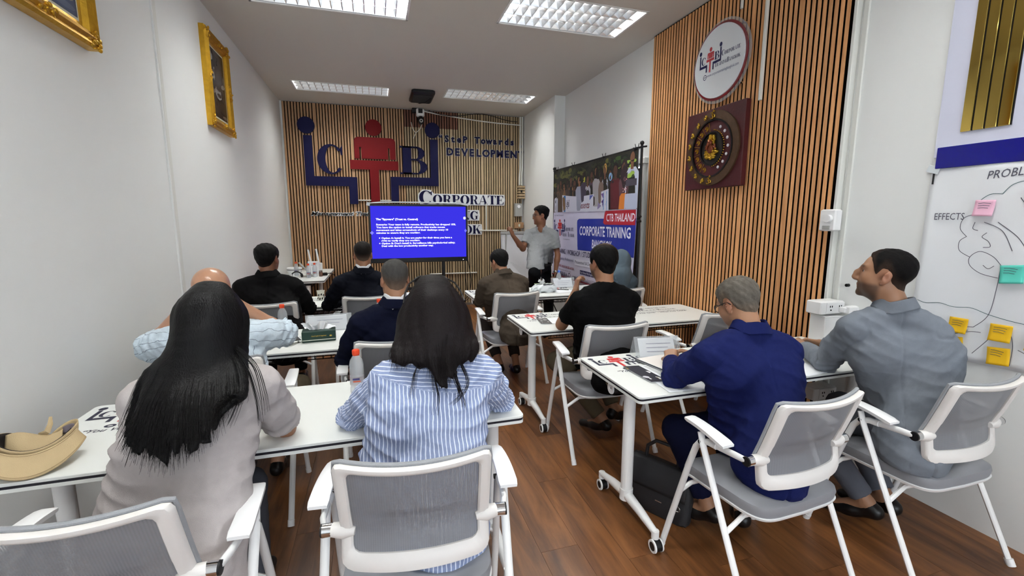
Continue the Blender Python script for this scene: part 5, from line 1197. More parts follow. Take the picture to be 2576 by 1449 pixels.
# pens, phone, note pad, magazines, papers
def penobj(x, y, a, label, col='silver'):
    o = empty('pen', (x, y, TZ + 0.006), R(a), label, 'pen'); one('barrel', col, lambda b: b.tube([(-0.065, 0, 0), (0.05, 0, 0), (0.065, 0, 0), (0.072, 0, 0)], [0.005, 0.005, 0.003, 0.001], 10), o)
    one('pen_cap', 'black_plastic', lambda b: b.tube([(-0.068, 0, 0), (-0.02, 0, 0)], 0.0056, 10), o); one('clip', 'chrome', lambda b: b.box((-0.045, 0, 0.0062), (0.035, 0.003, 0.0016)), o)
penobj(-0.522, 3.08, 245, 'silver pen with dark cap lying between the bald man and the tissue box')
penobj(2.03, 4.68, 150, 'dark pen lying on the paper by the black t-shirt shoulder', 'black_plastic')
tabm = empty('tablet', (-0.60, 3.20, TZ + 0.004), R(20), 'grey tablet with pale edge under the bald man\'s elbow', 'tablet')
one('body', 'white_plastic', lambda b: b.box((0, 0, 0.004), (0.17, 0.235, 0.008), bev=0.003), tabm); one('glass', mat('tablet_glass', rgb(92, 94, 98), 0.12), lambda b: b.box((0, 0, 0.0088), (0.155, 0.215, 0.0012)), tabm, smooth=False)
nb = tag(one('notebook', 'paper', lambda b: [b.box((0, 0, 0.002 + 0.004*k), (0.15 - 0.001*k, 0.205, 0.0032)) for k in range(2)], smooth=False), 'thin white notebook under the grey tablet', 'notebook'); nb.location = (-0.60, 3.20, TZ - 0.001 - 0.004); nb.rotation_euler = (0, 0, R(16)); nb.scale = (1, 1, 0.6)
def sheetobj(name, cx, cy, w_, d_, a, label, cat, z=0.0, curl=0.0, painter=None, m='paper'):
    o = empty(name, (cx, cy, TZ + 0.0012 + z), R(a), label, cat)
    one('sheet', m, lambda b: b.grid(lambda u, v: ((u-.5)*w_, (v-.5)*d_, curl*((u-.5)**2)*4 + 0.0005), 10, 8), o, thick=0.0008)
    if painter:
        class CP(Print):
            def __init__(s): s.mb = MB()
            def poly(s, pts, col, layer=1.0, depth=0.0):
                s.mb.cur = col; s.mb.add([(x - w_/2, y - d_/2, curl*((x/w_ - .5)**2)*4 + 0.0014 + 0.0003*layer) for x, y in pts], [tuple(range(len(pts)))])
            def mesh2d(s, vs, fs, col, layer=1.0, depth=0.0):
                s.mb.cur = col; s.mb.add([(x - w_/2, y - d_/2, curl*((x/w_ - .5)**2)*4 + 0.0014 + 0.0003*layer) for x, y in vs], fs)
        p_ = CP(); painter(p_, w_, d_); p_.build('printed_page', 'print', o)
    return o
def mag(p_, w_, d_):
    p_.poly([(0, 0), (0.10, 0), (0.10, d_), (0, d_)], rgb(30, 30, 44), 1)
    p_.ell(0.03, d_ - 0.035, 0.028, 0.032, rgb(230, 180, 40), 2); 
    for k, (x, y, r_, c) in enumerate(((0.045, 0.19, 0.03, (236, 236, 238)), (0.06, 0.188, 0.016, (90, 70, 60)), (0.045, 0.11, 0.026, (170, 170, 176)), (0.075, 0.14, 0.02, (226, 226, 228)), (0.055, 0.045, 0.034, (232, 232, 232)), (0.06, 0.05, 0.018, (110, 96, 60)), (0.085, 0.02, 0.014, (120, 110, 40)), (0.02, 0.07, 0.018, (210, 210, 214)))):
        p_.ell(x, min(y, d_-0.03), r_, r_*0.9, rgb(*c), 3 + k*0.3, 14)
    for c in range(2):
        for k in range(20): p_.poly([(0.115 + 0.045*c*1.1, d_ - 0.02 - 0.011*k), (0.155 + 0.05*c, d_ - 0.02 - 0.011*k), (0.155 + 0.05*c, d_ - 0.024 - 0.011*k), (0.115 + 0.045*c*1.1, d_ - 0.024 - 0.011*k)], rgb(186, 186, 180), 1)
def mag2(p_, w_, d_):
    p_.poly([(0.004, 0.004), (w_-0.004, 0.004), (w_-0.004, d_-0.004), (0.004, d_-0.004)], rgb(226, 220, 214), 1)
    for k, (x, y, a, b_, c) in enumerate(((0.06, 0.18, 0.04, 0.03, (130, 60, 50)), (0.12, 0.16, 0.05, 0.04, (60, 56, 70)), (0.07, 0.09, 0.05, 0.035, (190, 120, 90)), (0.14, 0.07, 0.04, 0.04, (40, 40, 52)))): p_.ell(x, y, a, b_, rgb(*c), 2 + k*0.4, 10)
sheetobj('newspaper', 1.36, 1.93, 0.215, 0.25, 2, 'open magazine page with round photos and a yellow corner by the blue sleeve', 'magazine', 0.0008, 0.006, mag)
sheetobj('magazine', 1.50, 2.03, 0.20, 0.24, 8, 'magazine with photo cover under the blue suited man\'s hand', 'magazine', 0.010, 0.004, mag2)
one('cover', mat('cover_grey', rgb(110, 112, 116), 0.4), lambda b: b.box((1.50, 2.03, TZ + 0.0065), (0.212, 0.252, 0.006), rot=(0, 0, R(8)), bev=0.002), None); bpy.data.objects['cover'].name = 'folder'; tag(bpy.data.objects['folder'], 'grey folder under the photo magazine on the near table', 'folder')
sheetobj('paper_sheet', 1.40, 1.765, 0.24, 0.20, -6, 'blank white sheet sticking over the table edge under the blue sleeve', 'paper', 0.0, 0.0)
sheetobj('paper_sheet', 2.17, 1.79, 0.21, 0.25, 6, 'white sheet on the table between the two suited men', 'paper', 0.0, 0.0)
def pg(p_, w_, d_):
    p_.poly([(0, 0), (0.09, 0), (0.09, d_), (0, d_)], rgb(90, 86, 84), 1)
    for k in range(6): p_.ell(0.03 + 0.03*(k % 2), 0.03 + 0.035*k, 0.018, 0.014, rgb(196, 196, 196), 2 + .2*k, 10)
sheetobj('newspaper', 1.33, 3.22, 0.26, 0.20, -8, 'printed magazine page under the elbow of the man in the black t-shirt', 'magazine', 0.0, 0.004, pg)
sheetobj('paper_sheet', 2.0, 4.60, 0.25, 0.2, 12, 'white paper lying near the presenter-side sign holder', 'paper')
sheetobj('paper_sheet', 1.12, 4.62, 0.2, 0.28, 20, 'dark grey folder page at the left sleeve of the brown jacket', 'paper', 0, 0, None, 'cover_grey')
# router with aerials, tub, headset, glass on the lengthwise table
rt = empty('router', (-0.90, 7.12, TZ), R(-12), 'white router card with two upright aerials by the end wall', 'router')
one('stand_card', 'paper', lambda b: b.box((0, 0.03, 0.10), (0.165, 0.012, 0.19), rot=(R(-10), 0, 0), bev=0.003), rt, smooth=False)
pr = Print(Frame((-0.08, 0.006, 0.0), (1, 0, 0), (0, math.sin(R(10)), math.cos(R(10))))); pr.line([(0.05, 0.155), (0.13, 0.16)], 0.004, rgb(90, 90, 100)); pr.line([(0.05, 0.135), (0.085, 0.137)], 0.004, rgb(90, 90, 100)); pr.build('card_print', 'print', rt)
one('router_body', 'white_plastic', lambda b: b.box((0, 0.12, 0.09), (0.20, 0.035, 0.15), rot=(R(-8), 0, 0), bev=0.012), rt)
one('aerial', 'white_plastic', lambda b: b.tube([(-0.06, 0.12, 0.15), (-0.095, 0.13, 0.36)], [0.014, 0.013], 10, flat=0.5), rt); one('aerial', 'white_plastic', lambda b: b.tube([(0.055, 0.12, 0.15), (0.02, 0.13, 0.37)], [0.014, 0.013], 10, flat=0.5), rt)
tag(one('laptop_stand', 'grey_metal', lambda b: (b.box((-0.97, 6.93, TZ + 0.10), (0.02, 0.22, 0.235), rot=(0, R(-38), R(14)), bev=0.003), b.box((-0.905, 6.93, TZ + 0.006), (0.06, 0.2, 0.01), rot=(0, 0, R(14))))), 'dark grey slanted stand between the bottles and the white tub', 'stand')
tu = empty('food_tub', (-1.16, 7.22, TZ), 0, 'round white plastic tub with dark band near the router', 'tub')
one('tub_wall', 'white_plastic', lambda b: b.lathe([(0.085, 0.0), (0.10, 0.065), (0.10, 0.07)], 28), tu); one('lid', 'white_plastic', lambda b: b.lathe([(0.104, 0.078), (0.104, 0.10), (0.095, 0.106)], 28), tu); one('band', 'black_plastic', lambda b: b.lathe([(0.102, 0.069), (0.102, 0.079)], 28), tu)
hs = empty('headset', (-1.07, 6.78, TZ), R(30), 'black and silver headset lying beside the black suited man\'s face', 'headset')
one('headband', 'black_plastic', lambda b: b.tube([(0.07*math.cos(t), 0.0, 0.02 + 0.065*math.sin(t)) for t in [PI*k/12 for k in range(13)]], 0.009, 8), hs); one('ear_pad', 'black_plastic', lambda b: b.sphere((0.07, 0, 0.03), (0.016, 0.03, 0.03), 12, 8), hs); one('ear_pad', 'silver', lambda b: b.sphere((-0.07, 0, 0.03), (0.016, 0.03, 0.03), 12, 8), hs)
jl = empty('jar', (-0.765, 6.86, TZ), 0, 'small amber glass jar beside the red capped bottles', 'jar'); one('glass_wall', mat('amber', rgb(120, 74, 50), 0.15, alpha=0.75), lambda b: b.lathe([(0.022, 0), (0.026, 0.01), (0.026, 0.06), (0.023, 0.07)], 20), jl); one('lid', 'chrome', lambda b: b.lathe([(0.024, 0.07), (0.024, 0.085), (0.02, 0.087)], 20), jl)
tag(one('power_adapter', 'leather_black', lambda b: (b.box((-0.72, 6.93, TZ + 0.025), (0.07, 0.045, 0.04), rot=(0, 0, 0.4), bev=0.006))), 'dark plug block on the lengthwise table', 'adapter')
tag(one('power_cable', 'black_plastic', lambda b: b.tube([(-0.70, 6.92, TZ + 0.03), (-0.64, 6.93, TZ + 0.035), (-0.60, 6.95, TZ + 0.01), (-0.565, 6.98, TZ - 0.07), (-0.56, 7.0, 0.55), (-0.55, 7.0, 0.3), (-0.5, 7.0, 0.012)], 0.006, 8)), 'black cable running over the edge of the lengthwise table', 'cable')
# white box between slats and grey suited man
wb = empty('white_box', (2.705, 2.06, TZ), R(-4), 'tall plain white box standing on the table corner under the socket', 'box')
one('carton', 'white_plastic', lambda b: b.box((0, 0, 0.10), (0.165, 0.11, 0.20), bev=0.004), wb, smooth=False); one('lid', 'white_plastic', lambda b: b.box((0, 0, 0.2015), (0.169, 0.114, 0.006), bev=0.002), wb, smooth=False)
# baseball cap, upside down
cpx = empty('baseball_cap', (-1.105, 1.795, TZ), R(22), 'beige baseball cap lying upside down at the corner of the near table', 'cap')
def brim_edge(u, v):
    q = math.sqrt(max(0.0, 1 - u*u)); x = (0.098 + 0.022*v)*u
    y = -0.018 - 0.062*q - (0.012 + 0.070*q)*v*(1 - 0.0*u)
    return (x, y, 0.052 + 0.034*u*u - (0.047 - 0.012*u*u)*v**0.8)
one('brim', 'beige_twill', lambda b: b.grid(lambda u, v: brim_edge(math.sin((u-.5)*PI*0.985), v), 44, 10), cpx, thick=0.004)
one('brim_stitching', mat('twill_dark', rgb(156, 134, 98), 0.9), lambda b: [b.tube([tuple(Vector(brim_edge(math.sin((u/40-.5)*PI*0.97), v_)) + Vector((0, -0.001, 0.0026))) for u in range(41)], 0.0009, 4) for v_ in (0.06, 0.93)], cpx)
def crown_fn(sc, zo):
    def f(u, v):
        a = 2*PI*u; c, s_ = math.cos(a), math.sin(a); r_ = math.sin(min(v, 1)*PI/2)**0.7*sc
        x, y = 0.100*r_*s_, -0.080*r_*c + 0.012; bk_ = max(0, -c)
        zr = 0.054 + 0.040*s_*s_ + 0.016*bk_ - 0.030*bk_**3*math.exp(-(s_/0.45)**2)
        if bk_ > 0: y -= 0.050*bk_*v*math.exp(-(s_/0.5)**2)
        z = 0.004 + zr*v**1.9 + 0.006*math.sin(a*5 + 3*v)*v*(1-v)*2
        return (x, y, z + zo)
    return f
one('crown', 'beige_twill', lambda b: b.grid(crown_fn(1.0, 0.0), 60, 16, True), cpx, thick=0.003)
one('sweatband', 'dark_lining', lambda b: b.grid(lambda u, v: crown_fn(0.95, 0.001)(0.62 + 0.56*u, 0.66 + 0.33*v), 40, 5), cpx, thick=0.002)
one('inner_label', mat('label_satin', rgb(120, 112, 120), 0.35), lambda b: b.grid(lambda u, v: crown_fn(0.93, 0.0)(0.30 + 0.10*u, 0.70 + 0.22*v), 8, 5), cpx, thick=0.001)
one('fold', 'beige_twill', lambda b: b.grid(lambda u, v: (-0.075 + 0.13*u, 0.045 - 0.075*v - 0.02*math.sin(u*4), 0.088 - 0.062*v + 0.012*math.sin(u*6)*(1-v) - 0.02*u*(1-v)), 18, 12), cpx, thick=0.003)
one('strap', 'beige_twill', lambda b: b.tube([(0.0, 0.05, 0.062), (0.02, 0.035, 0.075), (0.028, 0.05, 0.095), (0.03, 0.06, 0.118)], [0.010, 0.009, 0.007, 0.004], 8, flat=0.3), cpx)
one('top_button', 'beige_twill', lambda b: b.sphere((0, 0.01, 0.003), (0.01, 0.01, 0.004), 10, 5), cpx)
# briefcase leaning by the table leg
bg = empty('briefcase', (1.37, 1.86, 0), R(-62), 'dark grey soft briefcase leaning beside the near table leg', 'bag')
TI = R(-14)
def bagbody(b):
    secs = []
    for z, w_, d_ in ((0.0, 0.33, 0.075), (0.01, 0.35, 0.09), (0.08, 0.36, 0.095), (0.18, 0.35, 0.085), (0.25, 0.33, 0.06), (0.275, 0.315, 0.03)):
        P = []
        for k in range(28):
            a = 2*PI*k/28; c, s_ = math.cos(a), math.sin(a); P.append((w_/2*abs(c)**.35*(1 if c > 0 else -1), d_/2*abs(s_)**.6*(1 if s_ > 0 else -1) + z*math.tan(-TI)*0.45, z + 0.004*math.sin(k*2.1)))
        secs.append(P)
    b.loft(secs)
one('bag_body', 'bag_leather', bagbody, bg)
one('flap', 'bag_leather', lambda b: b.grid(lambda u, v: ((u-.5)*0.325, -0.035 - 0.014*math.sin(v*PI) + 0.02*(v) + 0.02*v, 0.13 + 0.15*v), 16, 8), bg, thick=0.004)
one('bag_handle', 'bag_leather', lambda b: b.tube([(-0.09, 0.03, 0.265), (-0.085, 0.035, 0.33), (-0.04, 0.04, 0.37), (0.04, 0.04, 0.37), (0.085, 0.035, 0.33), (0.09, 0.03, 0.265)], 0.010, 8), bg)
one('ring', 'silver', lambda b: b.tube([(0.13 + 0.014*math.cos(t), -0.052, 0.10 + 0.014*math.sin(t)) for t in [2*PI*k/16 for k in range(17)]], 0.0028, 6), bg); one('clasp', 'silver', lambda b: (b.box((0.13, -0.05, 0.145), (0.014, 0.006, 0.016), bev=0.002), b.box((0.03, -0.052, 0.095), (0.035, 0.003, 0.005))), bg)
# backpack at the wall end of the table
bk = empty('backpack', (-1.10, 3.13, TZ), R(25), 'dark backpack on the table against the white wall behind the bald man', 'bag')
one('bag_body', 'bag_leather', lambda b: (b.sphere((0, 0, 0.13), (0.10, 0.075, 0.135), 18, 12), b.box((0, 0, 0.05), (0.18, 0.13, 0.10), bev=0.04)), bk)
one('grab_loop', 'black_plastic', lambda b: b.tube([(-0.03, 0, 0.25), (-0.02, 0, 0.29), (0.02, 0, 0.29), (0.03, 0, 0.25)], 0.007, 8), bk); one('side_panel', mat('bag_grey', rgb(96, 96, 96), 0.6), lambda b: b.sphere((-0.03, -0.055, 0.13), (0.055, 0.03, 0.085), 14, 8), bk)
# ================================================================== people: smooth bodies grown from joints
V3 = lambda *a: np.array(a, dtype=np.float64)
def unit(v): v = np.asarray(v, float); return v/(np.linalg.norm(v) + 1e-12)
def lerp(a, b, t): return np.asarray(a, float)*(1-t) + np.asarray(b, float)*t
class Cap:      # tapered capsule; sq = (axis, factor) flattens it; cut = plane through p1 gives a clean cuff
    def __init__(s, a, ra, b, rb, k=0.02, sq=None, cut=False, cut0=False, tagid=0, sub=False):
        s.a, s.b, s.ra, s.rb, s.k, s.sq, s.cut, s.cut0, s.id, s.sub = np.asarray(a, float), np.asarray(b, float), ra, rb, k, sq, cut, cut0, tagid, sub
    def box(s, m):
        r = max(s.ra, s.rb)*(1.0 if not s.sq or s.sq[1] <= 1 else s.sq[1]) + m
        return np.minimum(s.a, s.b) - r, np.maximum(s.a, s.b) + r
    def d(s, X, Y, Z):
        ba = s.b - s.a; L2 = ba @ ba + 1e-12
        px, py, pz = X - s.a[0], Y - s.a[1], Z - s.a[2]
        t = (px*ba[0] + py*ba[1] + pz*ba[2])/L2; h = np.clip(t, 0, 1)
        qx, qy, qz = px - ba[0]*h, py - ba[1]*h, pz - ba[2]*h
        f = 1.0
        if s.sq:
            n, f = s.sq; qn = (qx*n[0] + qy*n[1] + qz*n[2])*(1/f - 1); qx, qy, qz = qx + n[0]*qn, qy + n[1]*qn, qz + n[2]*qn
        d = (np.sqrt(qx*qx + qy*qy + qz*qz) - (s.ra + (s.rb - s.ra)*h))*min(f, 1.0)**0.5
        L = math.sqrt(L2)
        if s.cut: d = np.maximum(d, (t - 1)*L)
        if s.cut0: d = np.maximum(d, -t*L)
        return d
class Ell:
    def __init__(s, c, r, Rm=None, k=0.02, tagid=0, sub=False): s.c, s.r, s.Rm, s.k, s.id, s.sub = np.asarray(c, float), np.asarray(r, float), Rm, k, tagid, sub
    def box(s, m): r = s.r.max() + m; return s.c - r, s.c + r
    def d(s, X, Y, Z):
        x, y, z = X - s.c[0], Y - s.c[1], Z - s.c[2]
        if s.Rm is not None: Rm = s.Rm; x, y, z = x*Rm[0, 0] + y*Rm[1, 0] + z*Rm[2, 0], x*Rm[0, 1] + y*Rm[1, 1] + z*Rm[2, 1], x*Rm[0, 2] + y*Rm[1, 2] + z*Rm[2, 2]
        a = np.sqrt((x/s.r[0])**2 + (y/s.r[1])**2 + (z/s.r[2])**2); b = np.sqrt((x/s.r[0]**2)**2 + (y/s.r[1]**2)**2 + (z/s.r[2]**2)**2) + 1e-9
        return a*(a - 1)/b
def axis_pts(lo, hi, fine, coarse, ivs):
    out = [lo]
    while out[-1] < hi:
        p = out[-1]; st = fine if any(a - coarse <= p <= b for a, b in ivs) else coarse
        out.append(p + st)
    return np.array(out)
def grow(prims, fine=0.006, coarse=0.010, ivs=(None, None, None), extra=None):
    adds = [p for p in prims if not p.sub]
    lo = np.min([p.box(0.02)[0] for p in adds], 0); hi = np.max([p.box(0.02)[1] for p in adds], 0)
    A = [axis_pts(lo[i], hi[i], fine, coarse, ivs[i] or []) for i in range(3)]
    F = np.full([len(a) for a in A], 1.0, np.float32)
    for p in prims:
        a, b = p.box(p.k + 0.03); sl = [slice(max(0, np.searchsorted(A[i], a[i]) - 1), np.searchsorted(A[i], b[i]) + 1) for i in range(3)]
        X = A[0][sl[0]][:, None, None]; Y = A[1][sl[1]][None, :, None]; Z = A[2][sl[2]][None, None, :]
        D = p.d(X, Y, Z).astype(np.float32); G = F[sl[0], sl[1], sl[2]]
        k = p.k
        if p.sub: h = np.maximum(k - np.abs(-D - G), 0)/k; G2 = np.maximum(G, -D) + h*h*k*0.25
        else: h = np.maximum(k - np.abs(D - G), 0)/k; G2 = np.minimum(G, D) - h*h*k*0.25
        F[sl[0], sl[1], sl[2]] = G2
    if extra is not None: F = extra(F, A)
    return nets(F, A)
def nets(F, A):
    S = F < 0
    S[0] = S[-1] = False; S[:, 0] = S[:, -1] = False; S[:, :, 0] = S[:, :, -1] = False
    F = np.where(S, F, np.maximum(F, 1e-4))
    c = S[:-1, :-1, :-1].astype(np.int8)
    for dx, dy, dz in ((1,0,0),(0,1,0),(0,0,1),(1,1,0),(1,0,1),(0,1,1),(1,1,1)):
        c = c + S[dx:S.shape[0]-1+dx, dy:S.shape[1]-1+dy, dz:S.shape[2]-1+dz]
    mixed = (c > 0) & (c < 8); I, J, K = np.nonzero(mixed); n = len(I)
    idx = np.full(mixed.shape, -1, np.int32); idx[I, J, K] = np.arange(n)
    pos = np.zeros((n, 3)); cnt = np.zeros(n)
    corners = [(0,0,0),(1,0,0),(0,1,0),(1,1,0),(0,0,1),(1,0,1),(0,1,1),(1,1,1)]
    for a in range(8):
        for ax in range(3):
            ca = corners[a]
            if ca[ax]: continue
            cb = list(ca); cb[ax] = 1
            ia = (I + ca[0], J + ca[1], K + ca[2]); ib = (I + cb[0], J + cb[1], K + cb[2])
            fa, fb = F[ia], F[ib]; m = (fa < 0) != (fb < 0)
            t = np.where(m, fa/(fa - fb + 1e-20), 0)
            for q in range(3):
                pa, pb = A[q][ia[q]], A[q][ib[q]]; pos[:, q] += np.where(m, pa + (pb - pa)*t, 0)
            cnt += m
    pos /= cnt[:, None]
    quads = []
    for ax in range(3):
        o1, o2 = [(1, 2), (2, 0), (0, 1)][ax]
        sl0 = [slice(None)]*3; sl1 = [slice(None)]*3; sl0[ax] = slice(0, -1); sl1[ax] = slice(1, None)
        a, b = S[tuple(sl0)], S[tuple(sl1)]; m = a != b
        E_ = np.array(np.nonzero(m)).T
        if not len(E_): continue
        ok = (E_[:, o1] > 0) & (E_[:, o2] > 0) & (E_[:, o1] < S.shape[o1]-1) & (E_[:, o2] < S.shape[o2]-1); E_ = E_[ok]
        def cell(d1, d2):
            q = E_.copy(); q[:, o1] += d1; q[:, o2] += d2; return idx[q[:, 0], q[:, 1], q[:, 2]]
        q = np.stack([cell(-1, -1), cell(0, -1), cell(0, 0), cell(-1, 0)], 1)
        ins = a[E_[:, 0], E_[:, 1], E_[:, 2]]
        q = np.where(ins[:, None], q, q[:, ::-1]); quads.append(q)
    Q = np.concatenate(quads); Q = Q[(Q >= 0).all(1)]
    return pos, Q
def vnormals(P, Q):
    n = np.cross(P[Q[:, 2]] - P[Q[:, 0]], P[Q[:, 3]] - P[Q[:, 1]]); N = np.zeros_like(P)
    for i in range(4): np.add.at(N, Q[:, i], n)
    return N/(np.linalg.norm(N, axis=1)[:, None] + 1e-12)
def relax(P, Q, it=1, w_=0.5):
    for _ in range(it):
        S_ = np.zeros_like(P); C_ = np.zeros(len(P))
        for i in range(4):
            for j in (1, 3): np.add.at(S_, Q[:, i], P[Q[:, (i+j) % 4]]); np.add.at(C_, Q[:, i], 1)
        P = P*(1-w_) + w_*S_/np.maximum(C_, 1)[:, None]
    return P
def to_obj(name, P, Q, m, parent, col=None, scal=None):
    me = bpy.data.meshes.new(name); n, q = len(P), len(Q)
    me.vertices.add(n); me.vertices.foreach_set('co', np.asarray(P, np.float32).ravel())
    me.loops.add(4*q); me.loops.foreach_set('vertex_index', np.asarray(Q, np.int32).ravel())
    me.polygons.add(q); me.polygons.foreach_set('loop_start', np.arange(0, 4*q, 4, dtype=np.int32)); me.polygons.foreach_set('use_smooth', np.ones(q, bool))
    me.update(calc_edges=True); me.validate()
    if col is not None:
        a = me.color_attributes.new('Col', 'FLOAT_COLOR', 'POINT'); a.data.foreach_set('color', np.concatenate([col, np.ones((n, 1))], 1).astype(np.float32).ravel())
    if scal is not None:
        a = me.attributes.new('stripe', 'FLOAT', 'POINT'); a.data.foreach_set('value', scal.astype(np.float32))
    me.materials.append(M[m] if isinstance(m, str) else m)
    o = bpy.data.objects.new(name, me); COL.objects.link(o); o.parent = parent
    return o
def fold_noise(P, seed, f=1.0):
    r_ = np.random.RandomState(seed); out = np.zeros(len(P))
    for i in range(7):
        k = r_.normal(size=3)*np.array([1.0, 1.0, 0.75]); k = k/np.linalg.norm(k)*(22 + 16*i)*f; k2 = r_.normal(size=3)*9
        s_ = np.sin(P @ k + r_.uniform(0, 6) + 1.6*np.sin(P @ k2 + r_.uniform(0, 6)))
        out += (1 - np.abs(s_)*2)*(0.9/(1 + 0.45*i))
    return out/3.0
def sstep(a, b, x): t = np.clip((x - a)/(b - a), 0, 1); return t*t*(3 - 2*t)

# ---- materials for people
def skin_mat():
    m = mat('skin', (0.5, 0.3, 0.2, 1), 0.45, attr='Col', bump=0.15, bscale=350)
    m.node_tree.nodes['Principled BSDF'].inputs['Subsurface Weight'].default_value = 0.0
skin_mat()
mat('skin_bald', (0.5, 0.3, 0.2, 1), 0.28, attr='Col', bump=0.08, bscale=350)
mat('hair_short', (0.02, 0.02, 0.02, 1), 0.6, attr='Col', bump=1.0, bscale=420, spec=0.12)
def strand_mat(name, c, rough=0.36):
    m = mat(name, c, rough, spec=0.22); nt = m.node_tree; b = nt.nodes['Principled BSDF']
    b.inputs['Anisotropic'].default_value = 0.6
    tc = nt.nodes.new('ShaderNodeTexCoord'); mp = nt.nodes.new('ShaderNodeMapping'); mp.inputs['Scale'].default_value = (260, 260, 10)
    n = nt.nodes.new('ShaderNodeTexNoise'); n.inputs['Scale'].default_value = 1; n.inputs['Detail'].default_value = 3
    nt.links.new(tc.outputs['Object'], mp.inputs[0]); nt.links.new(mp.outputs[0], n.inputs[0])
    bp = nt.nodes.new('ShaderNodeBump'); bp.inputs['Strength'].default_value = 0.9; bp.inputs['Distance'].default_value = 0.002
    nt.links.new(n.outputs['Fac'], bp.inputs['Height']); nt.links.new(bp.outputs['Normal'], b.inputs['Normal'])
strand_mat('hair_black', rgb(7, 6, 7), 0.5); strand_mat('hair_dark_brown', rgb(17, 10, 11), 0.52)
def crease(m, strength=0.7, sc=(7, 7, 12)):
    nt = m.node_tree; b = nt.nodes['Principled BSDF']; tc = nt.nodes.new('ShaderNodeTexCoord'); mp = nt.nodes.new('ShaderNodeMapping'); mp.inputs['Scale'].default_value = sc
    n = nt.nodes.new('ShaderNodeTexNoise'); n.noise_type = 'RIDGED_MULTIFRACTAL'; n.inputs['Scale'].default_value = 1.0; n.inputs['Detail'].default_value = 2.0; n.inputs['Distortion'].default_value = 0.8
    nt.links.new(tc.outputs['Object'], mp.inputs[0]); nt.links.new(mp.outputs[0], n.inputs['Vector'])
    bp = nt.nodes.new('ShaderNodeBump'); bp.inputs['Strength'].default_value = strength; bp.inputs['Distance'].default_value = 0.012
    nt.links.new(n.outputs['Fac'], bp.inputs['Height'])
    if b.inputs['Normal'].links: nt.links.new(b.inputs['Normal'].links[0].from_socket, bp.inputs['Normal'])
    nt.links.new(bp.outputs['Normal'], b.inputs['Normal']); return m
def cloth(name, c, rough=0.9, sheen=0.0, bs=500, bump=0.5, weave=0.06): return crease(mat(name, c, rough, bump=bump, bscale=bs, sheen=sheen, var=weave, vscale=60, spec=0.15))
cloth('suit_black', rgb(15, 14, 15)); cloth('suit_navy_dark', rgb(14, 16, 25)); cloth('suit_navy', rgb(11, 15, 35)); cloth('suit_brown', rgb(70, 61, 52), bs=300)
cloth('suit_blue', rgb(20, 28, 78), 0.85); cloth('suit_grey', rgb(118, 124, 133), 0.85, bs=600); cloth('tee_black', rgb(8, 8, 9), 0.9); cloth('tee_white', rgb(176, 169, 167), 0.9)
cloth('polo_grey', rgb(140, 142, 144), 0.9); cloth('trouser_black', rgb(16, 16, 19)); cloth('trouser_khaki', rgb(116, 104, 84)); cloth('trouser_brown', rgb(44, 38, 35)); cloth('trouser_olive', rgb(88, 78, 62)); cloth('trouser_navy', rgb(15, 19, 46)); cloth('trouser_grey', rgb(92, 95, 104)); cloth('hijab_cloth', rgb(88, 102, 112), 0.7, bs=300); cloth('robe_grey', rgb(74, 88, 98), 0.8); cloth('collar_white', rgb(226, 226, 228), 0.8); cloth('denim', rgb(60, 70, 92))
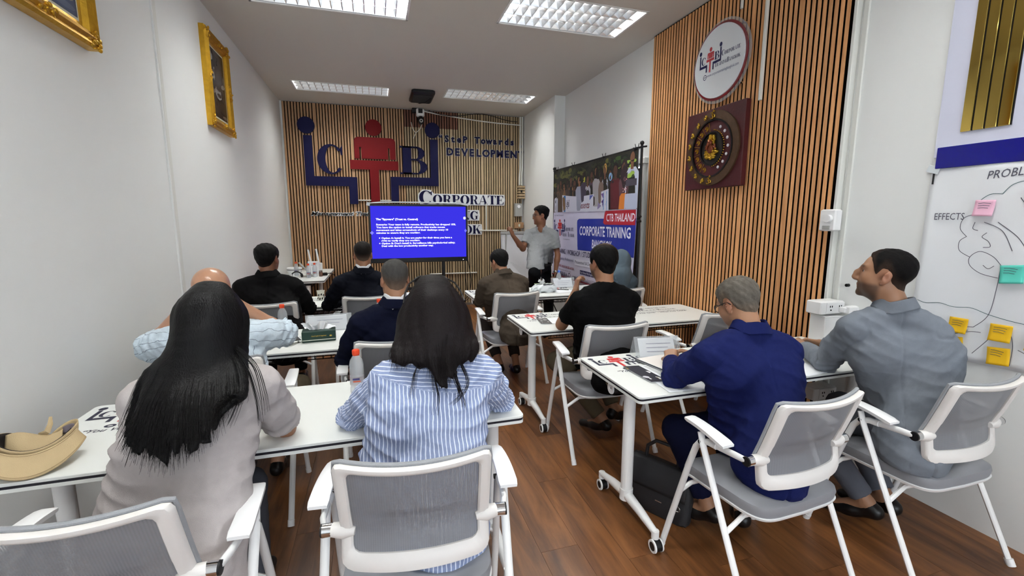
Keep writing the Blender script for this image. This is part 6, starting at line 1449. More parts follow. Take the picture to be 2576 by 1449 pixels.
def stripe_mat(name, base, line, period, wd, soft=0.25, rough=0.85):
    m = bpy.data.materials.new(name); m.use_nodes = True; nt = m.node_tree; b = nt.nodes['Principled BSDF']; b.inputs['Roughness'].default_value = rough
    a = nt.nodes.new('ShaderNodeAttribute'); a.attribute_name = 'stripe'
    tc = nt.nodes.new('ShaderNodeTexCoord'); n = nt.nodes.new('ShaderNodeTexNoise'); n.inputs['Scale'].default_value = 14; nt.links.new(tc.outputs['Object'], n.inputs[0])
    ma = nt.nodes.new('ShaderNodeMath'); ma.operation = 'MULTIPLY_ADD'; ma.inputs[1].default_value = period*0.9; nt.links.new(n.outputs['Fac'], ma.inputs[0]); nt.links.new(a.outputs['Fac'], ma.inputs[2])
    dv = nt.nodes.new('ShaderNodeMath'); dv.operation = 'DIVIDE'; dv.inputs[1].default_value = period; nt.links.new(ma.outputs[0], dv.inputs[0])
    fr = nt.nodes.new('ShaderNodeMath'); fr.operation = 'PINGPONG'; fr.inputs[1].default_value = 0.5; nt.links.new(dv.outputs[0], fr.inputs[0])
    mr = nt.nodes.new('ShaderNodeMapRange'); mr.inputs[1].default_value = wd*0.5*(1-soft); mr.inputs[2].default_value = wd*0.5*(1+soft); mr.inputs[3].default_value = 1; mr.inputs[4].default_value = 0; mr.clamp = True
    nt.links.new(fr.outputs[0], mr.inputs[0])
    mx = nt.nodes.new('ShaderNodeMix'); mx.data_type = 'RGBA'; mx.inputs[6].default_value = base; mx.inputs[7].default_value = line; nt.links.new(mr.outputs[0], mx.inputs[0])
    n2 = nt.nodes.new('ShaderNodeTexNoise'); n2.inputs['Scale'].default_value = 120; nt.links.new(tc.outputs['Object'], n2.inputs[0])
    m2 = nt.nodes.new('ShaderNodeMapRange'); m2.inputs[3].default_value = 0.86; m2.inputs[4].default_value = 1.12; nt.links.new(n2.outputs['Fac'], m2.inputs[0])
    sc_ = nt.nodes.new('ShaderNodeVectorMath'); sc_.operation = 'SCALE'; nt.links.new(mx.outputs[2], sc_.inputs[0]); nt.links.new(m2.outputs[0], sc_.inputs['Scale']); nt.links.new(sc_.outputs[0], b.inputs['Base Color'])
    bp = nt.nodes.new('ShaderNodeBump'); bp.inputs['Strength'].default_value = 0.5; bp.inputs['Distance'].default_value = 0.003
    n3 = nt.nodes.new('ShaderNodeTexNoise'); n3.inputs['Scale'].default_value = 45; n3.inputs['Detail'].default_value = 5; nt.links.new(tc.outputs['Object'], n3.inputs[0])
    nt.links.new(n3.outputs['Fac'], bp.inputs['Height']); nt.links.new(bp.outputs['Normal'], b.inputs['Normal'])
    MATS[name] = m; crease(m, 0.5, (9, 9, 14))
stripe_mat('shirt_blue_stripe', rgb(136, 150, 186), rgb(226, 232, 246), 0.0135, 0.24)
stripe_mat('shirt_white_stripe', rgb(206, 220, 230), rgb(110, 124, 142), 0.040, 0.055)

def head_prims(H, Rm, s=1.0, nose=1.0, ears=True, k=0.016):
    W_ = lambda p: H + Rm @ (V3(*p)*s)
    E_ = lambda c, r, k_=0.02, **q: Ell(W_(c), V3(*r)*s, Rm, k_*s, **q)
    C_ = lambda a, ra, b, rb, k_=0.012, **q: Cap(W_(a), ra*s, W_(b), rb*s, k_*s, **q)
    L = [E_((0, -0.012, 0.038), (0.075, 0.095, 0.080)), E_((0, 0.026, -0.012), (0.063, 0.066, 0.090), 0.03), E_((0, 0.036, -0.064), (0.049, 0.050, 0.044), 0.03), E_((0, 0.076, -0.098), (0.020, 0.016, 0.016), 0.02)]
    for q in (-1, 1):
        L += [C_((0.014*q, 0.086, 0.028), 0.010, (0.044*q, 0.070, 0.032), 0.011), E_((0.043*q, 0.054, -0.020), (0.024, 0.026, 0.028), 0.02), E_((0.045*q, 0.012, -0.062), (0.018, 0.045, 0.03), 0.03)]
    L += [C_((0, 0.086, 0.024), 0.0085, (0, 0.099*nose, -0.004), 0.0095, 0.012), C_((0, 0.098*nose, -0.002), 0.0095, (0, 0.1015*nose, -0.026), 0.0130, 0.010), E_((0, 0.100, -0.034), (0.017, 0.012, 0.008), 0.010)]
    for q in (-1, 1): L.append(E_((0.034*q, 0.095, 0.010), (0.015, 0.014, 0.011), 0.010, sub=True))
    L += [C_((-0.019, 0.086, -0.058), 0.0065, (0.019, 0.086, -0.058), 0.0065, 0.006), C_((0, 0.091, -0.057), 0.006, (0, 0.0905, -0.058), 0.006, 0.006), C_((-0.016, 0.084, -0.070), 0.0075, (0.016, 0.084, -0.070), 0.0075, 0.006)]
    if ears:
        for q in (-1, 1):
            Re = Rm @ np.array(Euler((R(12), 0, R(-22*q))).to_matrix())
            L += [Ell(W_((0.079*q, -0.012, -0.004)), V3(0.0075, 0.018, 0.031)*s, Re, 0.006*s), Ell(W_((0.074*q, 0.0, -0.030)), V3(0.008, 0.009, 0.011)*s, Re, 0.008*s), Ell(W_((0.089*q, -0.008, 0.0)), V3(0.007, 0.009, 0.015)*s, Re, 0.005*s, sub=True)]
    return L
def hand_prims(W, d, n, side, s=1.0, curl=0.5, thumb=0.5, spread=1.0, k=0.008):
    """palm, four unequal fingers in three bent segments and a thumb leaving the side of the palm; d towards the fingers, n out of the palm"""
    d = unit(d); n = unit(np.asarray(n) - d*(np.asarray(n) @ d)); u = np.cross(d, n)*side; W = np.asarray(W, float); L = []
    tips = {'len': (0.070, 0.078, 0.072, 0.056), 'off': (-0.030, -0.010, 0.010, 0.028), 'pl': (0.088, 0.092, 0.088, 0.080)}
    for i in range(4):
        base = W + d*tips['pl'][i]*s + u*tips['off'][i]*s*spread; L.append(Cap(W + d*0.012*s + u*tips['off'][i]*0.65*s, 0.0145*s, base, 0.0115*s, 0.012*s, sq=(n, 0.85)))
        a = curl*(0.55 + 0.06*i); p = base; seg = [tips['len'][i]*f*s for f in (0.45, 0.30, 0.25)]; r_ = [0.0098, 0.0088, 0.0078, 0.0066]; ang = 0
        for j in range(3):
            ang += a*(1.0 if j == 0 else 1.15); dj = d*math.cos(ang) + n*math.sin(ang); q = p + dj*seg[j]; L.append(Cap(p, r_[j]*s, q, r_[j+1]*s, 0.004*s)); p = q
    tb = W + d*0.028*s - u*0.026*s; t1 = tb + (d*0.62 - u*0.62 + n*0.45*thumb)*0.042*s; t2 = t1 + unit(d*0.9 - u*0.15*(1-thumb) + n*0.75*thumb + u*0.35*thumb)*0.032*s; t3 = t2 + unit(d*0.8 + n*0.7*thumb + u*0.5*thumb)*0.024*s
    L += [Cap(W + d*0.012*s - u*0.012*s, 0.015*s, tb, 0.0145*s, 0.012*s), Cap(tb, 0.0138*s, t1, 0.0112*s, 0.008*s), Cap(t1, 0.0108*s, t2, 0.0095*s, 0.004*s), Cap(t2, 0.0092*s, t3, 0.0072*s, 0.004*s)]
    return L
def basis(yaw, pitch, roll=0.0): return np.array((Euler((0, 0, R(yaw))).to_matrix() @ Euler((R(-pitch), 0, 0)).to_matrix() @ Euler((0, R(roll), 0)).to_matrix()))
SKIN = {'light': (170, 124, 98), 'tan': (150, 106, 78), 'olive': (158, 116, 88), 'brown': (124, 82, 58), 'fair': (186, 140, 112)}
def rgb3(c): return np.array(rgb(*c)[:3])

def person(label, J, yaw, top, top_mat, leg_mat, skin='olive', hair=None, bulk=1.0, depthk=0.86, fine=0.006, shoes='leather_black', sleeves='long',
           beard=0.0, head=1.0, nose=1.0, hands=None, collar=None, jacket=True, loose=0.0, extra=None, seed=1, wrinkle=1.0, belly=0.0, stripes=False, bald=False, female=False, collar_col=None):
    base = J['pelvis'].copy(); root = empty('person', (base[0], base[1], 0), 0, label, 'person')
    off = V3(base[0], base[1], 0)
    for k_ in list(J): 
        if isinstance(J[k_], np.ndarray) and J[k_].shape == (3,): J[k_] = J[k_] - off
    H, Rm = J['head'], basis(*J['hrot']); s = head*0.96
    nk, pel = J['neck'], J['pelvis']; shL, shR = J['shL'], J['shR']; u = unit(shR - shL); up = unit(nk - pel); f = unit(np.cross(up, u)); f = f if f @ V3(-math.sin(R(yaw)), math.cos(R(yaw)), 0) > 0 else -f
    ch = J.get('chest', lerp(pel, nk, 0.64) - f*0.005)
    uh = J.get('uh', u)
    sq = (f, depthk)
    W_ = lambda p: H + Rm @ (V3(*p)*s)
    tail = top == 'jacket'
    def torso(t, kk=0.05, rp=0.105, low=0.0, chestw=1.0):
        b = bulk; L = []
        jk = tail and t > 0
        for q in (-1, 1):
            L.append(Cap(pel + uh*q*0.075*b - V3(0, 0, low), (rp*b + t*1.1), ch + u*q*(0.090 if jk else 0.078)*b*chestw, (0.104*b + t), kk, sq=sq, tagid=1))
            sh = shR if q > 0 else shL
            L.append(Cap(ch + u*q*0.075*b, 0.100*b + t, lerp(lerp(nk, sh, 0.66), ch, 0.14), 0.062*b + t, kk, sq=sq, tagid=1))
            L.append(Cap(lerp(nk, sh, 0.10) - V3(0, 0, 0.010), 0.043*b + t, lerp(nk, sh, 0.96) + V3(0, 0, 0.010 if jk else -0.004), (0.043 if jk else 0.050)*b + t, 0.025 if jk else 0.035, tagid=2))
        L.append(Cap(lerp(pel, ch, 0.2) + f*(0.02 + belly), 0.10*b + t, ch + f*0.02, 0.10*b + t, kk, sq=sq, tagid=1))
        return L
    # ---- skin body
    B = head_prims(H, Rm, s, nose)
    B += [Cap(nk - V3(0, 0, 0.02), 0.054*bulk**.5, W_((0, -0.022, -0.055)), 0.052*s, 0.03), Cap(nk + f*0.012 - V3(0, 0, 0.01), 0.046, W_((0, 0.01, -0.08)), 0.042*s, 0.03)]
    tb = torso(-0.004, rp=0.092)
    B += tb
    ab = bulk**0.6*(0.88 if female else 1.0)
    for q, S_ in ((1, 'R'), (-1, 'L')):
        sh, el, wr = J['sh'+S_], J['el'+S_], J['wr'+S_]
        B += [Cap(sh, 0.050*ab, lerp(sh, el, 0.5), 0.046*ab, 0.02), Cap(lerp(sh, el, 0.5), 0.046*ab, el, 0.037*ab, 0.02), Cap(el, 0.038*ab, lerp(el, wr, 0.3), 0.040*ab, 0.02), Cap(lerp(el, wr, 0.3), 0.040*ab, wr, 0.025*ab, 0.02, sq=None)]
        hp = (hands or {}).get(S_)
        if hp: B += hand_prims(wr, hp['d'], hp['n'], 1 if q > 0 else -1, 0.93*(0.9 if female else 1), hp.get('curl', 0.6), hp.get('thumb', 0.5), hp.get('spread', 1.0))
        kn, an, toe = J['kn'+S_], J['an'+S_], J['toe'+S_]; hip = pel + uh*q*0.085*bulk - V3(0, 0, 0.01)
        B += [Cap(hip, 0.078*bulk, kn, 0.052*bulk**.5, 0.03), Cap(kn, 0.050, lerp(kn, an, 0.3), 0.052, 0.02), Cap(lerp(kn, an, 0.3), 0.052, an, 0.033, 0.02), Cap(an, 0.032, lerp(an, toe, 0.95), 0.022, 0.02)]
    iv = [[], [], []]
    pts = [(H, 0.13)] + [(J['wr'+S_] + unit((hands or {}).get(S_, {'d': V3(0, 1, 0)})['d'])*0.08, 0.10) for S_ in 'LR' if hands and S_ in hands]
    for p, r_ in pts:
        for i in range(3): iv[i].append((p[i] - r_, p[i] + r_))
    P, Q = grow(B, fine, max(0.011, fine*1.6), iv)
    P = relax(P, Q, 1, 0.4)
    q_ = (P - H) @ Rm / s     # head coordinates
    sk = rgb3(SKIN[skin]); col = np.tile(sk, (len(P), 1))
    inh = (np.abs(q_[:, 0]) < 0.12) & (np.abs(q_[:, 1]) < 0.14) & (q_[:, 2] > -0.13) & (q_[:, 2] < 0.14)
    red = np.exp(-((np.abs(q_[:, 0]) - 0.08)/0.014)**2 - ((q_[:, 1] + 0.01)/0.03)**2 - ((q_[:, 2])/0.04)**2)*inh
    lips = np.exp(-(q_[:, 0]/0.020)**4 - ((q_[:, 2] + 0.064)/0.009)**2)*(q_[:, 1] > 0.083)*inh
    col = col*(1 - 0.35*red[:, None]) + np.array([0.36, 0.10, 0.07])*0.35*red[:, None]
    col = col*(1 - 0.6*lips[:, None]) + np.array([0.26, 0.09, 0.07])*0.6*lips[:, None]
    brow = np.exp(-((np.abs(q_[:, 0]) - 0.032)/0.018)**4 - ((q_[:, 2] - 0.034 + 0.15*(np.abs(q_[:, 0]) - 0.03)**1*0)/0.0045)**2)*(q_[:, 1] > 0.06)*inh
    if not bald or True: col = col*(1 - 0.85*brow[:, None]) + 0.015*0.85*brow[:, None]
    if beard > 0:
        jaw = sstep(-0.030, -0.055, q_[:, 2])*sstep(-0.01, 0.02, q_[:, 1])*sstep(-0.135, -0.115, q_[:, 2])*inh
        jaw = np.maximum(jaw, np.exp(-((q_[:, 2] + 0.047)/0.007)**2)*(q_[:, 1] > 0.08)*(np.abs(q_[:, 0]) < 0.03)*inh)*(1 - lips)
        col = col*(1 - beard*jaw[:, None]) + np.array([0.012, 0.010, 0.009])*beard*jaw[:, None]
    to_obj('body', P, Q, 'skin_bald' if bald else 'skin', root, col)
    for q in (-1, 1):
        e_ = W_((0.033*q, 0.0700, 0.010)); ey = one('eye', 'eye_white', lambda b: b.sphere(tuple(e_), 0.0118*s, 14, 10), root)
        ip = e_ + Rm @ V3(0, 1, 0)*0.0085*s; one('iris', 'iris', lambda b: b.sphere(tuple(ip), 0.0058*s, 10, 6), ey)
    # ---- top garment
    T = {'jacket': 0.017, 'tee': 0.010, 'shirt': 0.013, 'polo': 0.011, 'robe': 0.02}[top] + loose*0.5
    G = torso(T, rp=0.108 + (0.012 if top == 'jacket' else 0.0) + loose, low=0.02 if top != 'polo' else -0.02)
    if top == 'jacket':
        G.append(Cap(nk + V3(0, 0, 0.0), 0.052, nk + V3(0, 0, 0.001), 0.052, 0.03, tagid=1))
    for q, S_ in ((1, 'R'), (-1, 'L')):
        sh, el, wr = J['sh'+S_], J['el'+S_], J['wr'+S_]; st = {'jacket': 0.017, 'tee': 0.018, 'shirt': 0.022, 'polo': 0.016, 'robe': 0.03}[top]
        tid = 3 if q > 0 else 4
        if sleeves == 'long':
            G += [Cap(sh, 0.052*ab + st*0.9, lerp(sh, el, 0.5), 0.047*ab + st, 0.03, tagid=tid), Cap(lerp(sh, el, 0.5), 0.047*ab + st, el, 0.038*ab + st, 0.03, tagid=tid), Cap(el, 0.040*ab + st, lerp(el, wr, 0.96), 0.028*ab + st*0.85, 0.02, cut=True, tagid=tid + 2)]
        elif sleeves == 'elbow':
            G += [Cap(sh, 0.052*ab + st, lerp(sh, el, 0.5), 0.050*ab + st*1.2, 0.03, tagid=tid), Cap(lerp(sh, el, 0.5), 0.050*ab + st*1.2, lerp(sh, el, 0.84), 0.046*ab + st*1.5, 0.02, cut=True, tagid=tid)]
        elif sleeves == 'rolled':
            G += [Cap(sh, 0.052*ab + st, lerp(sh, el, 0.5), 0.050*ab + st*1.3, 0.03, tagid=tid), Cap(lerp(sh, el, 0.5), 0.050*ab + st*1.3, el, 0.046*ab + st*1.2, 0.03, tagid=tid), Cap(el, 0.046*ab + st*1.2, lerp(el, wr, 0.10), 0.050*ab + st*1.2, 0.02, cut=True, tagid=tid + 2)]
        else:
            G += [Cap(sh, 0.052*ab + st*0.8, lerp(sh, el, 0.68), 0.046*ab + st*1.25, 0.03, cut=True, tagid=tid)]
    if top == 'jacket':    # skirt of the jacket over the seat
        for q in (-1, 1): G.append(Cap(pel + uh*q*0.08*bulk - V3(0, 0, 0.01), 0.115*bulk + 0.01, pel + uh*q*0.095*bulk - f*0.02 - V3(0, 0, 0.055), 0.10*bulk + 0.01, 0.03, tagid=1))
    if extra: G += extra(locals())
    zmin = J.get('hem', 0.455)
    def cutlow(F_, A_): return np.maximum(F_, (zmin - A_[2])[None, None, :].astype(np.float32)) if zmin is not None else F_
    cr = 0.0062 if fine < 0.0065 else 0.0085
    P, Q = grow(G, cr, cr, (None, None, None), cutlow)
    P = relax(P, Q, 2, 0.5); N = vnormals(P, Q)
    amp = 0.0024*np.ones(len(P))
    for S_ in 'LR':
        for jn, r_, a_ in (('el', 0.10, 0.0055), ('sh', 0.12, 0.003)): amp += a_*np.exp(-(np.linalg.norm(P - J[jn+S_], axis=1)/r_)**2)
    amp += 0.003*np.exp(-((P[:, 2] - pel[2] - 0.10)/0.09)**2)
    disp = fold_noise(P, seed)*amp*wrinkle
    for S_ in 'LR': disp += 0.006*wrinkle*np.exp(-(np.linalg.norm(P - (J['sh'+S_] - V3(0, 0, 0.12)), axis=1)/0.13)**2)*(0.4 - np.abs(np.sin(((P - J['sh'+S_]) @ (u*(0.8 if S_ == 'L' else -0.8) + up*0.7))*52 + 1.5*np.sin(P[:, 2]*20))))
    ds_ = np.min([p.d(P[:, 0], P[:, 1], P[:, 2]) for p in G if p.id in (3, 4, 5, 6)], 0); dt_ = np.min([p.d(P[:, 0], P[:, 1], P[:, 2]) for p in G if p.id in (1, 2)], 0)
    tors = sstep(-0.006, 0.012, ds_ - dt_); X_ = (P - nk) @ u; bk_ = (P - ch) @ f < 0.02
    disp += tors*0.0026*wrinkle*(1 - 2*np.abs(np.sin(P[:, 2]*44 + 1.8*np.sin(X_*9 + seed) + 1.2*np.sin(P[:, 2]*13 + X_*17))))*(0.35 + 0.65*sstep(0.0, 0.16, np.abs(X_)))
    for S_ in 'LR':
        sh, el, wr = J['sh'+S_], J['el'+S_], J['wr'+S_]
        for a_, b_, sgn in ((sh, el, 1), (el, wr, -1)):
            ax = b_ - a_; La = np.linalg.norm(ax); t_ = ((P - a_) @ ax)/La**2; q_ = P - (a_ + ax*np.clip(t_, 0, 1)[:, None]); rad = np.linalg.norm(q_, axis=1)
            near = (1 - tors)*((t_ > -0.1) & (t_ < 1.1))*np.exp(-((t_ - (1 if sgn > 0 else 0))/0.34)**2)*(rad < 0.10)
            e1 = unit(np.cross(ax, V3(0.3, 0.2, 1))); w2 = q_ @ e1
            disp += near*0.0038*min(wrinkle, 1.1)*(1 - 2*np.abs(np.sin(t_*La*72 + 2.2*w2*12 + 1.3*np.sin(w2*40 + seed))))
    if top in ('jacket', 'shirt', 'tee'):
        g_ = np.abs(ds_ - dt_); nsh = np.minimum(np.linalg.norm(P - shL, axis=1), np.linalg.norm(P - shR, axis=1))
        disp -= (0.0045 if top == 'jacket' else 0.002)*np.exp(-(g_/0.006)**2)*(nsh < 0.15)
    if top == 'jacket':
        disp -= 0.0028*np.exp(-(X_/0.0045)**2)*bk_*((P - nk) @ up < 0.0)
        for q in (-1, 1): disp -= 0.008*np.exp(-((X_ - q*0.085)/0.006)**2)*bk_*sstep(pel[2] + 0.13, pel[2] + 0.10, P[:, 2])
    P = P + N*disp[:, None]
    scal = None
    if stripes:
        C_ = P - nk; xs = C_ @ u; zs = C_ @ up
        scal = np.where(zs > -0.115 + 0.04*(np.abs(xs)/0.2)**2, zs, xs)
        dist = np.stack([p.d(P[:, 0], P[:, 1], P[:, 2]) for p in G if p.id in (3, 4, 5, 6)], 0); dt = np.min([p.d(P[:, 0], P[:, 1], P[:, 2]) for p in G if p.id in (1, 2)], 0)
        best = dist.argmin(0); al = [p for p in G if p.id in (3, 4, 5, 6)]
        insl = dist.min(0) < dt - 0.004
        for i, p in enumerate(al):
            ax = unit(p.b - p.a); e1 = unit(np.cross(ax, V3(0, 0, 1)) + 1e-6); e2 = np.cross(ax, e1); m_ = insl & (best == i); v = P[m_] - p.a
            scal[m_] = np.arctan2(v @ e2, v @ e1)*0.062 + 3.0
        if stripes == 'collar': pass
    name = {'jacket': 'jacket', 'tee': 't_shirt', 'shirt': 'shirt', 'polo': 'polo_shirt', 'robe': 'robe'}[top]
    to_obj(name, P, Q, top_mat, root, None, scal)
    def collar(name, m, r_in, r_out, h_up, lift, span, th, parent=root):
        """a fold of cloth round the neck whose lower edge rests on the garment"""
        n_up = unit(W_((0, -0.02, -0.06)) - nk); n_up = unit(lerp(n_up, V3(0, 0, 1), 0.35)); cf = unit(f - n_up*(f @ n_up)); cu = unit(np.cross(cf, n_up))
        prims_ = [p for p in G if p.id in (1, 2, 3, 4)]
        def hgt(a, r_):
            d_ = -cf*math.cos(a) + cu*math.sin(a); hi, lo = 0.10, -0.06
            for _ in range(14):
                mid = (hi + lo)/2; p = nk + d_*r_ + n_up*mid; dd_ = min(float(q.d(p[0], p[1], p[2])) for q in prims_)
                if dd_ > lift: hi = mid
                else: lo = mid
            return hi
        A_ = [(-.5 + i/32)*span for i in range(33)]; ho = [hgt(a, r_out) for a in A_]; hi_ = [hgt(a, r_in + 0.012) for a in A_]
        ho = [sum(ho[max(0, i-2):i+3])/len(ho[max(0, i-2):i+3]) for i in range(33)]; hi_ = [sum(hi_[max(0, i-2):i+3])/len(hi_[max(0, i-2):i+3]) for i in range(33)]
        m_ = 0.72*max(hi_[8:25]) + 0.28*min(hi_[8:25]); hi_ = [max(h, m_) for h in hi_]
        def rad(a, h_):
            d_ = -cf*math.cos(a) + cu*math.sin(a); lo, hi = 0.045, r_out
            p = nk + d_*hi + n_up*h_
            if min(float(q.d(p[0], p[1], p[2])) for q in prims_) < lift: return None
            for _ in range(12):
                mid = (lo + hi)/2; p = nk + d_*mid + n_up*h_
                if min(float(q.d(p[0], p[1], p[2])) for q in prims_) < lift: lo = mid
                else: hi = mid
            return hi
        RO = []
        for i, a in enumerate(A_):
            hmin = hi_[i] - 0.020
            if ho[i] < hmin:
                r_ = rad(a, hmin)
                if r_: ho[i] = hmin; RO.append(max(r_, r_in + 0.012)); continue
            RO.append(r_out)
        RO = [sum(RO[max(0, i-3):i+4])/len(RO[max(0, i-3):i+4]) for i in range(33)]
        def pt(u_, v):
            i = min(32, int(round(u_*32))); a = A_[i]; r_out = RO[i]; d_ = -cf*math.cos(a) + cu*math.sin(a); top_ = max(hi_[i], ho[i]) + h_up*(1 - 0.35*(abs(a)/(span/2))**2)
            if v < 0.3: t_ = v/0.3; r_ = r_in + 0.002*t_; h = lerp(hi_[i] - 0.012, top_, t_)
            elif v < 0.45: t_ = (v - 0.3)/0.15; r_ = r_in + 0.002 + 0.008*t_; h = top_ + 0.003*math.sin(t_*PI)
            else: t_ = (v - 0.45)/0.55; r_ = r_in + 0.010 + (r_out - r_in - 0.010)*t_; h = lerp(top_, ho[i], t_**0.9)
            return tuple(nk + d_*r_ + n_up*float(h))
        return one(name, m, lambda b: b.grid(pt, 32, 14), parent, thick=th)
    if top == 'jacket': collar('collar', top_mat, 0.060, 0.093, 0.030, 0.003, 4.9, 0.004)
    if top in ('polo', 'shirt'): collar('collar', top_mat, 0.056, 0.084, 0.020, 0.003, 5.2, 0.003)
    if collar_col: collar('shirt_collar', collar_col, 0.0545, 0.062, 0.043, 0.003, 4.9, 0.0025)
    # ---- trousers and shoes
    if leg_mat:
        L_ = []
        for q, S_ in ((1, 'R'), (-1, 'L')):
            kn, an = J['kn'+S_], J['an'+S_]; hip = pel + uh*q*0.085*bulk - V3(0, 0, 0.01)
            L_ += [Cap(hip, J.get('hipr', 0.095)*bulk, kn, 0.066*bulk**.5, 0.03), Cap(kn, 0.066*bulk**.5, lerp(kn, an, J.get('cuff', 0.92)), 0.055, 0.03, cut=True)]
        hr_ = J.get('hipr', 0.10); L_.append(Cap(pel - uh*0.06, hr_*bulk, pel + uh*0.06 + V3(0, 0, 0.0), hr_*bulk, 0.04))
        if 'hipr' in J: L_.append(Cap(pel - uh*0.05 + V3(0, 0, 0.03), hr_*bulk, pel + uh*0.05 + V3(0, 0, 0.03), hr_*bulk, 0.04))
        P, Q = grow(L_, 0.0105, 0.0105, (None, None, None), None); P = relax(P, Q, 2, 0.5); N = vnormals(P, Q)
        a2 = 0.002 + 0.005*np.exp(-(np.linalg.norm(P - J['knL'], axis=1)/0.10)**2) + 0.005*np.exp(-(np.linalg.norm(P - J['knR'], axis=1)/0.10)**2)
        P = P + N*(fold_noise(P, seed + 5)*a2)[:, None]
        to_obj('trousers', P, Q, leg_mat, root)
    if shoes:
        for S_ in 'LR':
            an, toe = J['an'+S_], J['toe'+S_]; fd = unit(toe - an); fd2 = unit(V3(fd[0], fd[1], min(fd[2], 0.1)*0.3 if 'tilt' not in J else fd[2])); sd = unit(np.cross(fd2, V3(0, 0, 1))); hz = max(0.02, min(an[2] - 0.055, 0.5))
            heel = V3(an[0], an[1], hz + 0.014) - fd2*0.035; tp_ = heel + fd2*0.235; tp_[2] = max(0.028, tp_[2]) if 'tilt' in J else 0.028
            heel[2] = max(heel[2], 0.03)
            L_ = [Cap(heel, 0.032, lerp(heel, tp_, 0.45) , 0.034, 0.02), Cap(lerp(heel, tp_, 0.4), 0.036, tp_, 0.030, 0.03, sq=(V3(0, 0, 1), 0.85)), Cap(heel + V3(0, 0, 0.01), 0.034, an - V3(0, 0, 0.005), 0.036, 0.02, cut=True)]
            P, Q = grow(L_, 0.008, 0.008, (None,)*3, lambda F_, A_: np.maximum(F_, (0.004 - A_[2])[None, None, :].astype(np.float32))); P = relax(P, Q, 2, 0.5)
            to_obj('shoe', P, Q, shoes, root)
    # ---- short hair
    if isinstance(hair, dict) and hair.get('kind', 'short') == 'short':
        hp = [p for p in head_prims(H, Rm, s, nose, ears=False)][:2] + [Cap(nk - V3(0, 0, 0.02), 0.054, W_((0, -0.022, -0.055)), 0.052*s, 0.03)]
        kx = np.array([0.0, 0.5, 0.85, 1.15, 1.42, 1.7, 2.1, 2.5, 3.1416]); hz = np.array([0.082, 0.076, 0.052, 0.0, 0.036, 0.034, -0.03, -0.052, -0.062]) + hair.get('dz', 0.0)
        if 'recede' in hair: hz = hz + np.array([1, 1.0, 0.6, 0, 0, 0, 0, 0, 0])*hair['recede']
        Tt, Ts = hair.get('top', 0.016), hair.get('side', 0.006)
        def tfun(X, Y, Z):
            x, y, z = X - H[0], Y - H[1], Z - H[2]; qx = (x*Rm[0, 0] + y*Rm[1, 0] + z*Rm[2, 0])/s; qy = (x*Rm[0, 1] + y*Rm[1, 1] + z*Rm[2, 1])/s; qz = (x*Rm[0, 2] + y*Rm[1, 2] + z*Rm[2, 2])/s
            ang = np.arctan2(np.abs(qx), qy + 0.0); hh = qz - np.interp(ang, kx, hz)
            topw = sstep(0.03, 0.10, qz + 0.25*np.maximum(qy, 0)*0)
            t = (Ts + (Tt - Ts)*topw)*sstep(-0.004, 0.022, hh) - 0.006*sstep(0.004, -0.01, hh)
            n_ = 0.0007*np.sin(qx*310 + 3*np.sin(qy*80))*np.sin(qy*270 + 2*np.sin(qz*90)) + 0.0010*np.sin(qx*120 + qz*90 + seed)*np.sin(qy*130 - qz*60)
            return t + n_*hair.get('rough', 1.0)*np.clip(t/0.008, 0, 1.4), hh
        def ex(F_, A_):
            t, hh = tfun(A_[0][:, None, None], A_[1][None, :, None], A_[2][None, None, :])
            return F_ - (t*s).astype(np.float32)
        P, Q = grow(hp, 0.0048 if fine < 0.007 else 0.0062, 0.0048 if fine < 0.007 else 0.0062, (None,)*3, ex)
        t, hh = tfun(P[:, 0], P[:, 1], P[:, 2]); keep = hh > -0.010; Q = Q[keep[Q].all(1)]
        hc, tip = rgb3(hair['col']), rgb3(hair.get('fade', hair['col'])); fw = sstep(hair.get('f0', 0.0), hair.get('f1', 0.05), hh)[:, None]
        c = tip*(1 - fw) + hc*fw
        if 'thin' in hair:
            q2 = (P - H) @ Rm/s; cx, cy, r_ = hair['thin']; w2 = np.exp(-(((q2[:, 0]-cx)**2 + (q2[:, 1]-cy)**2)/r_**2))*(q2[:, 2] > 0.06); c = c*(1 - 0.7*w2[:, None]) + sk*0.7*0.8*w2[:, None]
        if 'salt' in hair:
            nz = fold_noise(P, seed + 9, 4.0); c = c*(1 + hair['salt']*nz[:, None])
        c = np.clip(c, 0.003, 1); used_ = np.unique(Q); remap = np.full(len(P), -1); remap[used_] = np.arange(len(used_)); to_obj('hair', P[used_], remap[Q], 'hair_short', root, c[used_])
    return root, off, W_, Rm, s

def seat(pelvis, neck, head, hrot, shL, shR, elL, elR, wrL, wrR, yaw=0, knees=None, ankles=None, toes=None, **kw):
    J = dict(pelvis=V3(*pelvis), neck=V3(*neck), head=V3(*head), hrot=hrot, shL=V3(*shL), shR=V3(*shR), elL=V3(*elL), elR=V3(*elR), wrL=V3(*wrL), wrR=V3(*wrR))
    f = V3(-math.sin(R(yaw)), math.cos(R(yaw)), 0); u = V3(f[1], -f[0], 0); p = J['pelvis']; J['uh'] = u
    for i, q in enumerate((-1, 1)):
        S_ = 'LR'[i]
        J['kn'+S_] = V3(*knees[i]) if knees else p + f*0.40 + u*q*0.13 + V3(0, 0, -0.02)
        J['an'+S_] = V3(*ankles[i]) if ankles else V3(*(J['kn'+S_][:2] + f[:2]*0.0), 0.09)
        J['toe'+S_] = V3(*toes[i]) if toes else J['an'+S_] + f*0.17 - V3(0, 0, 0.05)
    J.update(kw); return J
